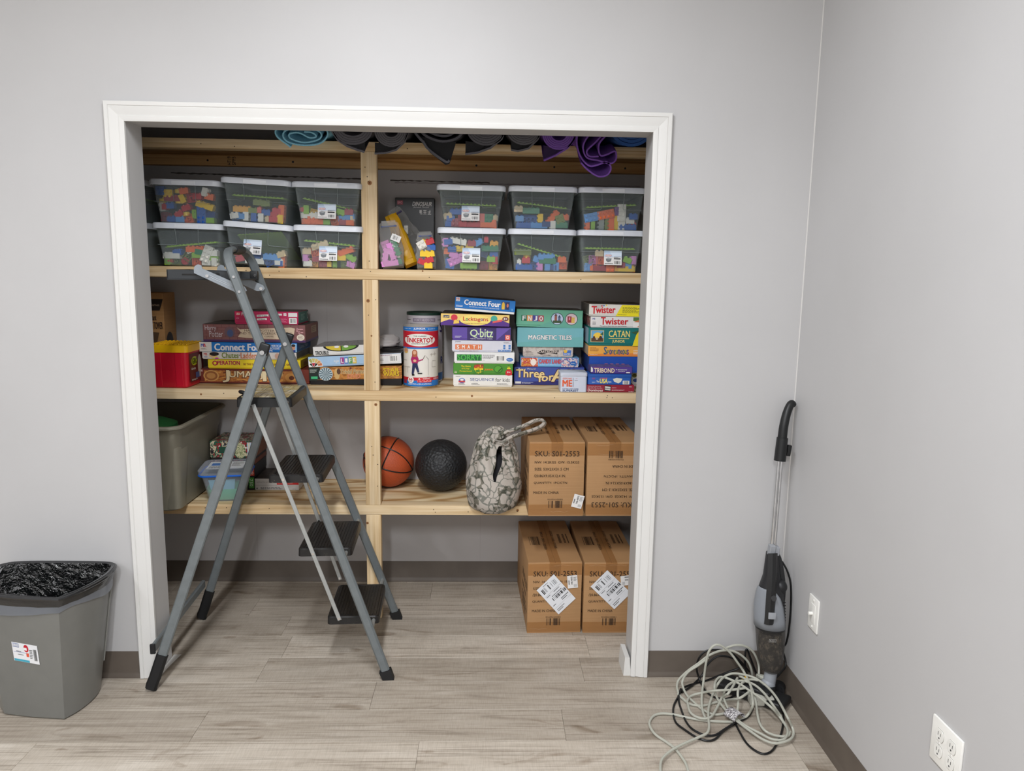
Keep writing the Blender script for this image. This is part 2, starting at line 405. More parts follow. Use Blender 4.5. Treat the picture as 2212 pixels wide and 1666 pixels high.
# ================================================================== the room
OX, OT, JD = 0.892, 1.998, 0.125          # opening half width, height, wall thickness
RX, LX, FY = 1.441, -3.6, -5.2            # right wall, left wall, wall behind the photographer
CB, CL, CR = 0.878, -1.36, 1.075          # closet back, left, right
struct('wall_back', join(box(LX, -OX, 0, JD, 0, CEIL), box(OX, RX, 0, JD, 0, CEIL), box(-OX, OX, 0, JD, OT, CEIL)), M_WALL, smooth=False)
struct('wall_right', box(RX, RX + 0.12, FY, JD, 0, CEIL), M_WALL, smooth=False)
struct('wall_left', box(LX - 0.12, LX, FY, JD, 0, CEIL), M_WALL, smooth=False)
struct('wall_front', box(LX - 0.12, RX + 0.12, FY - 0.12, FY, 0, CEIL), M_WALL, smooth=False)
struct('ceiling', box(LX - 0.12, RX + 0.12, FY - 0.12, JD, CEIL, CEIL + 0.1), M_CEIL, smooth=False)
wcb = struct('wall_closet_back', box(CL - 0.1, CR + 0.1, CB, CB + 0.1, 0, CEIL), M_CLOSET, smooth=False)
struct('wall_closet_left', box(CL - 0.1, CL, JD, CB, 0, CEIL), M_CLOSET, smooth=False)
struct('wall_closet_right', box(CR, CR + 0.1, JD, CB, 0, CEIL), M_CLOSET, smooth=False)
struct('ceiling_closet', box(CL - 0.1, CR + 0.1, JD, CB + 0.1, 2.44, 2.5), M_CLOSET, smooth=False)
# torn drywall edge along the closet back wall, below the ledger
rs = random.Random(4)
def ragged(x0, x1, z0, dz, th):
    n = int((x1 - x0) / 0.012); top, bot = [], []
    for i in range(n + 1):
        x = x0 + (x1 - x0) * i / n; z = z0 + dz * i / n
        top.append((x, z + rs.uniform(0, 0.0025))); bot.append((x, z - th - rs.uniform(0, 0.004)))
    return prism(bot + top[::-1], CB - 0.0015, CB + 0.002)
obj('drywall_tear', join(ragged(-1.1, -0.2, 1.929, -0.012, 0.002), ragged(-0.12, 0.33, 1.914, -0.003, 0.001)), C(84, 78, 74, rough=0.9), wcb, smooth=False)
obj('drywall_seam', join(ragged(-0.1, 1.02, 1.905, 0.002, 0.0015)), C(150, 144, 144, rough=0.9), wcb, smooth=False)
for xx in (-0.78, -0.42, 0.3): obj('drywall_joint', box(xx, xx + 0.002, CB - 0.0006, CB + 0.001, 0.1, 1.9), C(168, 162, 162, rough=0.8), wcb, smooth=False)
# corner caulk bead
obj('corner_caulk', cyl((RX - 0.001, -0.001, 0.1), (RX - 0.001, -0.001, CEIL), 0.0022, 6), C(214, 212, 209), bpy.data.objects['wall_right'])

# floor of separate vinyl planks
floor = struct('floor', box(LX - 0.12, RX + 0.12, FY - 0.12, CB + 0.1, -0.08, -0.006), C(58, 53, 48, rough=0.9), smooth=False)
PWD, PLN, GAP = 0.178, 1.22, 0.0007
rows = []; yy = 0.137 + PWD * 5
while yy > FY: rows.append(yy); yy -= PWD
fixed = {0: 0.705, -1: -0.07, 1: -0.47, 2: -0.52, -2: -0.62, -3: 0.12}      # end joints that show in the photograph
rf_ = random.Random(11)
for yt in rows:
    y0, y1 = yt - PWD, yt
    k = round((yt - 0.137) / PWD)
    xl, xr = (CL, CR) if y0 > JD - 0.02 else (LX, RX)
    y1c = min(y1, CB)
    if y1c - y0 < 0.02: continue
    st = fixed.get(k, rf_.uniform(-0.6, 0.6)); x = st - PLN * 5
    while x < xr:
        a, b = max(x, xl), min(x + PLN, xr)
        if b - a > 0.03 and y1c > y0 and y0 > FY - PWD:
            o = obj('floor_plank', bbox(a - (a + b) / 2 + GAP / 2, b - (a + b) / 2 - GAP / 2, GAP / 2, y1c - y0 - GAP / 2, -0.006, 0, 0.0006), M_PLANK, floor, ((a + b) / 2, y0, 0), smooth=False)
        x += PLN

# baseboards: vinyl cove base with a toe
def cove(L):
    return [(0, 0), (-0.013, 0), (-0.012, 0.006), (-0.006, 0.014), (-0.003, 0.02), (-0.003, 0.098), (-0.0015, 0.1016), (0, 0.1016)]
def base_x(name, x0, x1, y):
    pr = cove(0); g = loft([[(x, y + p, z) for p, z in pr] for x in (x0, x1)]); return struct(name, g, M_COVE)
base_x('baseboard_left', LX, -0.946, 0); base_x('baseboard_center', 0.946, RX, 0); base_x('baseboard_closet_back', CL, CR, CB)
struct('baseboard_right', loft([[(RX + p, y, z) for p, z in cove(0)] for y in (FY, 0)]), M_COVE)
struct('baseboard_closet_left', loft([[(CL - p, y, z) for p, z in cove(0)] for y in (JD, CB)]), M_COVE)

# door casing with a stepped profile, mitred
PF = [(0, 0), (0, 0.010), (0.006, 0.012), (0.016, 0.0125), (0.0175, 0.010), (0.022, 0.0105), (0.036, 0.015), (0.046, 0.0165), (0.048, 0.0150), (0.0495, 0.0175), (0.060, 0.0180), (0.0625, 0.016), (0.0625, 0)]
CI, CT = 0.884, 1.990
def casing_side(s):
    lo = [(s * (CI + a), -b, 0.002) for a, b in PF]; hi = [(s * (CI + a), -b, CT + a) for a, b in PF]
    return loft([lo, hi])
struct('trim_1', casing_side(-1), M_TRIM); struct('trim_2', casing_side(1), M_TRIM)
struct('trim_3', loft([[(s * (CI + a), -b, CT + a) for a, b in PF] for s in (-1, 1)]), M_TRIM)
# painted jamb returns inside the casing
jm = m_wall('jamb_paint', (190, 189, 188), 0.06)
struct('trim_4', join(box(-OX, -OX + 0.004, 0.0, JD, 0, OT)), jm, smooth=False)
struct('trim_5', join(box(OX - 0.004, OX, 0.0, JD, 0, OT)), jm, smooth=False)
struct('trim_6', join(box(-OX + 0.004, OX - 0.004, 0, JD, OT - 0.004, OT)), jm, smooth=False)
# broken off stubs of an old sliding track at the foot of each jamb
for sx, nm, lb in ((-1, 'door_guide_shim', 'white wedge shim at foot of left door jamb behind ladder boot'), (1, 'door_guide_shim', 'chipped white shim standing at foot of right door jamb')):
    g = prism([(0, 0), (0.028, 0.0), (0.022, 0.072), (0.004, 0.075)], -0.06, 0.045) if sx > 0 else loft([[(0, -0.02, 0.001), (0.004, 0.12, 0.001), (0.012, 0.12, 0.001), (0.008, -0.02, 0.001)], [(0, -0.02, 0.012), (0, 0.12, 0.012), (0.03, 0.118, 0.014), (0.012, -0.02, 0.012)]])
    o = obj(nm, g, M_TRIM, None, (-OX + 0.006, 0.02, 0.0) if sx < 0 else (OX - 0.034, 0.06, 0.0)); tag(o, lb, 'shim')

# ceiling light fixtures (above the frame)
for i, (lx, ly, pw) in enumerate(LAMPS):
    t = thing('ceiling_light', 'long white ceiling light strip, %s of the room' % ('nearest the closet', 'behind the photographer', 'front left corner', 'rear left corner')[i], 'ceiling light', (lx, ly, CEIL), group='ceiling light strips')
    obj('frame', join(box(-0.14, 0.14, -0.62, -0.59, -0.02, 0), box(-0.14, 0.14, 0.59, 0.62, -0.02, 0), box(-0.14, -0.10, -0.59, 0.59, -0.02, 0), box(0.10, 0.14, -0.59, 0.59, -0.02, 0)), WHITE, t, smooth=False)
    obj('diffuser', box(-0.10, 0.10, -0.59, 0.59, -0.012, -0.002), C(250, 248, 242), t, smooth=False)

# ================================================================== lumber shelving (one built-in unit per piece you can lift)
SY, RH = 0.474, 0.043
SZ = {'top': 2.016, 'one': 1.515, 'two': 1.012, 'three': 0.515}
def nail(parent, x, z, y=SY): obj('nail_head', cyl((x, y - 0.0004, z), (x, y + 0.004, z), 0.0022, 6), M_NAIL, parent)
def knot(parent, x, z, r, y=SY):
    obj('knot', join(cyl((x, y - 0.0003, z), (x, y + 0.003, z), r, 14)), C(150, 104, 62, rough=0.7), parent)
    obj('knot_heart', cyl((x, y - 0.0006, z), (x, y + 0.003, z), r * 0.45, 10), C(104, 66, 38, rough=0.7), parent)
shelf_lab = {'top': 'topmost pine shelf carrying the rolled exercise mats', 'one': 'pine shelf carrying the clear bins of toy bricks',
             'two': 'pine shelf carrying the stacks of board games', 'three': 'lowest pine shelf carrying the balls and storage tub'}
for k, z in SZ.items():
    t = thing('closet_shelf', shelf_lab[k], 'shelf', (0, SY, z))
    rh = 0.037 if k == 'top' else RH
    obj('front_rail', bbox(CL, CR, 0, 0.063, -rh, 0, 0.003, 2), M_PX, t)
    obj('back_ledger', bbox(CL, CR, CB - SY - 0.04, CB - SY, -0.058 if k == 'top' else -0.052, -0.0125, 0.002), M_LEDGER if k == 'top' else M_PX, t)
    obj('plywood_deck', box(CL, CR, 0.063, CB - SY, -0.012, -0.0005), M_LEDGER if k == 'top' else M_PLY, t, smooth=False)
    rk = random.Random(sum(map(ord, k)))
    for i in range(7):
        nail(t, rk.uniform(-0.95, 0.95), -rk.uniform(0.008, rh - 0.008), 0)
    if k == 'two': knot(t, -0.86, -0.022, 0.0042, 0); knot(t, 0.075 + 0.19, -0.018, 0.0048, 0)
    if k == 'one': knot(t, 0.06, -0.005, 0.0035, 0)
    if k == 'three': knot(t, 0.465, -0.02, 0.006, 0)
    if k == 'top':
        for xx in (-0.92, -0.545, 0.27, 0.62, 0.94): obj('screw_hole', cyl((xx, CB - SY - 0.0405, -0.036), (xx, CB - SY - 0.03, -0.036), 0.0048, 10), BLACK, t)
        prt(t, face((-0.835, CB - SY - 0.04, -0.056), (0.04, 0, 0), (0, 0, 0.04)), [('T', 'HT19', 0.05, 0.05, 0.45, 0.95, M_INK, {'rot': 90}), ('T', 'SPF5', 0.55, 0.05, 0.95, 0.95, M_INK, {'rot': 90})])
posts = [(1.515, 2.016 - 0.037, 'pine post between the bins shelf and the mat shelf', [(0.035, 1.857, 0.009)]),
         (1.012, 1.515 - RH, 'pine post between the games shelf and the bins shelf', [(0.022, 1.386, 0.0075), (0.034, 1.242, 0.004)]),
         (0.515, 1.012 - RH, 'pine post beside the basketball under the games shelf', [(0.048, 0.953, 0.0065)]),
         (0.0, 0.515 - RH, 'pine post standing on the floor behind the ladder', [(0.006, 0.435, 0.0055)])]
for z0, z1, lb, kn in posts:
    t = thing('shelf_post', lb, 'post', (-0.186, SY + 0.001, z0)); obj('stud', bbox(0, 0.0635, 0, 0.038, 0, z1 - z0, 0.004, 2), M_PZ, t)
    for kx, kz, kr in kn: knot(t, kx, kz - z0, kr, 0)
    rk = random.Random(int(z0 * 100) + 3)
    for i in range(4): nail(t, rk.uniform(0.008, 0.055), rk.uniform(0.03, z1 - z0 - 0.03), 0)
t = thing('shelf_post', 'pine end post half hidden behind right door jamb', 'post', (0.985, SY + 0.001, 0.0)); obj('stud', bbox(0, 0.0635, 0, 0.038, 0, 0.515 - RH, 0.004, 2), M_PZ, t)

# ================================================================== clear bins of toy bricks
BW, BD, BH = 0.281, 0.405, 0.168           # lid width, depth, overall height
def bin_body():
    rings = []
    for z, hx, hy in ((0.0, 0.104, 0.166), (0.004, 0.110, 0.172), (0.075, 0.1165, 0.1785), (0.079, 0.1205, 0.1825), (0.146, 0.1285, 0.190), (0.150, 0.133, 0.1945), (0.153, 0.133, 0.1945)):
        rings.append([(x, y, z) for x, y in rrect(hx, hy, 0.022)])
    for z, hx, hy in ((0.153, 0.1315, 0.193), (0.150, 0.127, 0.1885), (0.079, 0.119, 0.181), (0.006, 0.1085, 0.1705), (0.0018, 0.103, 0.165)):
        rings.append([(x, y, z) for x, y in rrect(hx, hy, 0.021)])
    return loft(rings)
def bin_lid():
    def rg(z, hx, hy, r=0.026): return [(x, y, z) for x, y in rrect(hx, hy, r)]
    return loft([rg(0.1455, 0.139, 0.2025), rg(0.163, 0.139, 0.2025), rg(0.168, 0.136, 0.199), rg(0.168, 0.126, 0.188), rg(0.161, 0.124, 0.186)], False, True)
ME_BODY = mesh('bin_body', bin_body(), M_CLEAR); ME_LID = mesh('bin_lid', bin_lid(), M_LID)
def fwall(z): return -(0.172 + (0.194 - 0.172) * z / 0.15)      # front wall y at height z
def ridge():
    g = []
    for s in (-1, 1):
        zs = [(0.046, 0.145), (0.043, 0.092), (0.048, 0.083), (0.060, 0.0815), (0.118, 0.0815)]
        g.append(tube(catmull([(s * x, fwall(z) - 0.0035, z) for x, z in zs], 4), 0.0011, 5))
    return join(*g)
ME_RIDGE = mesh('grip_ridge', ridge(), m_clear('ridge_plastic', (230, 234, 234), 0.35, 0.2, (170, 178, 178)))
ME_LATCH = mesh('lid_latch', bbox(-0.046, 0.046, -0.2035, -0.199, 0.1475, 0.164, 0.0015), C(232, 235, 240, rough=0.38))
# brick meshes (duplo-scale): studs up along +z, centred
def brick_geo(nx, ny, h=0.0212):
    p = 0.0172; hx, hy = nx * p / 2, ny * p / 2; t = 0.0016
    g = [loft([[(x * (1 - 0), y, z) for x, y in ((-hx, -hy), (hx, -hy), (hx, hy), (-hx, hy))] for z in (-h / 2, h / 2)], False, True)]
    i = [(-hx + t, -hy + t), (hx - t, -hy + t), (hx - t, hy - t), (-hx + t, hy - t)]; o = [(-hx, -hy), (hx, -hy), (hx, hy), (-hx, hy)]
    g.append(loft([[(x, y, -h / 2) for x, y in i], [(x, y, h / 2 - 0.003) for x, y in i]], False, False))
    g[1] = (g[1][0], [f[::-1] for f in g[1][1]]); n = 4
    g.append(([(x, y, h / 2 - 0.003) for x, y in i], [(3, 2, 1, 0)]))
    g.append(([(x, y, -h / 2) for x, y in o] + [(x, y, -h / 2) for x, y in i], [(k, k + 4, (k + 1) % 4 + 4, (k + 1) % 4) for k in range(4)]))
    for a in range(nx):
        for b in range(ny):
            cx, cy = (a - (nx - 1) / 2) * p, (b - (ny - 1) / 2) * p
            g.append(tf(lathe([(0.0052, 0), (0.0052, 0.0046), (0.0034, 0.0049)], 8, False, True), (cx, cy, h / 2)))
    for a in range(nx - 1):
        if ny > 1: g.append(tf(lathe([(0.0065, -h / 2), (0.0065, h / 2 - 0.003)], 10, False, False), ((a - (nx - 2) / 2) * p, 0, 0)))
        if ny > 1: g.append(tf(lathe([(0.0046, h / 2 - 0.003), (0.0046, -h / 2), (0.0065, -h / 2)], 10, False, False), ((a - (nx - 2) / 2) * p, 0, 0)))
    return join(*g)
BR = {'22': mesh('brick_two', brick_geo(2, 2), WHITE), '24': mesh('brick_four', brick_geo(4, 2), WHITE), '12': mesh('brick_one', brick_geo(1, 2), WHITE),
      'rnd': mesh('brick_round', join(tf(lathe([(0.004, -0.008), (0.0155, -0.008), (0.0155, 0.006), (0.013, 0.008), (0.004, 0.008)], 16)), tf(lathe([(0.0047, 0), (0.0047, 0.0045)], 8, False, True), (0, 0, 0.008))), WHITE)}
BC = {'re': ((196, 32, 48), 'red'), 'cr': ((160, 32, 56), 'crimson'), 'bl': ((30, 92, 176), 'blue'), 'nv': ((30, 62, 124), 'dark blue'), 'lb': ((92, 152, 214), 'light blue'),
      'ye': ((242, 200, 30), 'yellow'), 'am': ((232, 166, 38), 'amber'), 'or': ((236, 108, 44), 'orange'), 'li': ((140, 186, 48), 'lime green'), 'gr': ((32, 124, 82), 'green'),
      'ol': ((120, 134, 52), 'olive green'), 'wh': ((236, 232, 222), 'white'), 'pi': ((214, 138, 202), 'pink'), 'ta': ((214, 190, 150), 'tan'), 'pu': ((118, 74, 142), 'purple'), 'sa': ((222, 104, 90), 'salmon pink'), 'gy': ((150, 156, 150), 'grey')}
BM = {k: C(*v[0], rough=0.3, spec=0.5) for k, v in BC.items()}
FACE = {'f': (0, 0, 0), 'd': (PI, 0, 0), 't': (PI / 2, 0, 0), 'b': (-PI / 2, 0, 0), 'l': (0, -PI / 2, 0), 'r': (0, PI / 2, 0)}
def plate_geo():
    p = 0.0158; nx, ny = 13, 20; hx, hy = nx * p / 2, ny * p / 2
    g = [box(-hx, hx, -hy, hy, -0.0032, 0)]; st = lathe([(0.0047, 0), (0.0047, 0.0042), (0.003, 0.0045)], 6, False, True)
    for a in range(nx):
        for b in range(ny): g.append(tf(st, ((a - (nx - 1) / 2) * p, (b - (ny - 1) / 2) * p, 0)))
    return join(*g)
ME_PLATE = mesh('studded_plate', plate_geo(), C(150, 190, 54, rough=0.4))
def brick(parentless_loc, ty, fc, ang, col, label, group, yaw=0):
    e = Euler((0, -math.radians(ang), 0)).to_matrix() @ Euler((0, 0, yaw)).to_matrix() @ Euler(FACE[fc]).to_matrix()
    o = inst('toy_brick', BR[ty], BM[col], None, parentless_loc, e.to_euler())
    return tag(o, label, 'toy brick', group)
def sticker(root, x, z):
    y = fwall(z) - 0.0022; s = obj('product_sticker', bbox(-0.0365, 0.0365, -0.0006, 0.0006, -0.0295, 0.0295, 0.0005), PAPER, root, (x, y - 0.001, z), (math.radians(-8), 0, 0))
    prt(s, face((-0.0365, -0.0007, -0.0295), (0.073, 0, 0), (0, 0, 0.059)), [
        ('R', 0.01, 0.55, 0.99, 0.98, C(190, 210, 234), 1), ('P', [(0.5, 0.55), (0.99, 0.6), (0.99, 0.98), (0.3, 0.98)], C(214, 226, 240), 2),
        ('E', 0.24, 0.66, 0.19, 0.08, RED, 3), ('E', 0.24, 0.66, 0.175, 0.065, WHITE, 4), ('T', 'Sterilite', 0.1, 0.625, 0.38, 0.695, RED, {'L': 5, 'shear': 0.2}),
        ('P', [(0.1, 0.42), (0.22, 0.5), (0.42, 0.45), (0.38, 0.25), (0.22, 0.2), (0.12, 0.28)], C(116, 120, 124), 3), ('P', [(0.08, 0.42), (0.22, 0.52), (0.44, 0.46), (0.3, 0.38)], C(160, 164, 168), 4),
        ('R', 0.55, 0.4, 0.93, 0.47, BLACK, 3), ('L', 0.55, 0.5, 0.93, 0.6, 2, DGREY), ('B', 0.58, 0.08, 0.93, 0.28), ('L', 0.05, 0.06, 0.5, 0.14, 1, BLACK)])
Z1 = SZ['one'] + 0.002
def make_bin(key, cx, level, label, phrase, bricks, plate=None, st=None, roll=0.0, dz=0.0, zoom=None, yaw=0.0):
    """bricks listed as (photo-plane x, z offset) in metres from the bin's bottom centre"""
    z = Z1 + dz + level * 0.1685
    root = thing('storage_bin', label, 'storage bin', (cx, 0.645, z), (0, math.radians(roll), yaw), 'clear storage bins of toy bricks')
    inst('bin_body', ME_BODY, None, root); inst('lid', ME_LID, None, root); inst('grip_ridge', ME_RIDGE, None, root); inst('lid_latch', ME_LATCH, None, root)
    if st: sticker(root, *st)
    M = Matrix.LocRotScale(Vector((cx, 0.645, z)), Euler((0, math.radians(roll), yaw)), None)
    rb = random.Random(key); grp = 'toy bricks in the ' + phrase
    for n, (bx, bz, ty, fc, ang, col) in enumerate(bricks):
        dep = {'t': 0.012, 'b': 0.012}.get(fc, 0.018) + rb.uniform(0.002, 0.012)
        if bz < 0.022: dep = min(dep, 0.022)
        half = {'22': 0.018, '24': 0.035, '12': 0.011, 'rnd': 0.016}[ty]
        if fc in 'lr' or ang > 60: half = 0.013
        lim = 0.104 + 0.013 * bz / 0.1 - half; bx = max(-lim, min(lim, bx)); bz = max(0.0145 if fc in 'fd' else 0.0182, min(0.125, bz))
        yw = rb.uniform(-0.12, 0.12) if fc in 'fd' else 0
        p = M @ Vector((bx, fwall(bz) + 0.004 + dep, bz))
        vz = 'bottom' if bz < 0.035 else 'middle' if bz < 0.07 else 'top'; vx = 'left' if bx < -0.045 else 'right' if bx > 0.045 else 'centre'
        shp = {'22': 'square', '24': 'long', '12': 'slim', 'rnd': 'round'}[ty]; ps = ' hollow side out' if fc == 'b' else ' studs out' if fc == 't' else ' on end' if fc in 'lr' else ' askew' if abs(ang) > 8 else ''
        brick(p, ty, fc, ang - roll, col, '%s %s brick%s, %s %s in %s' % (BC[col][1], shp, ps, vz, vx, phrase), grp, yw)
    if plate:
        zl, zr, tl = plate
        q = M @ Vector((0, 0.0, (zl + zr) / 2)); a = math.atan2(zr - zl, 0.21)
        o = inst('studded_plate', ME_PLATE, None, None, q, (math.radians(tl), -a + math.radians(roll), yaw))
        if tl: o.scale = (0.88, 0.9, 1)
        tag(o, 'lime green studded building plate in the %s' % phrase, 'toy plate', 'green studded plates in the bins')
def zz(cx, bot, s, lst):
    """spread of bricks measured on the photograph: enlarged-view x, y to metres"""
    return [((x - cx) * s, (bot - y) * s, ty, fc, a, c) for (x, y, ty, fc, a, c) in lst]
S1, S2 = 0.00048, 0.000563
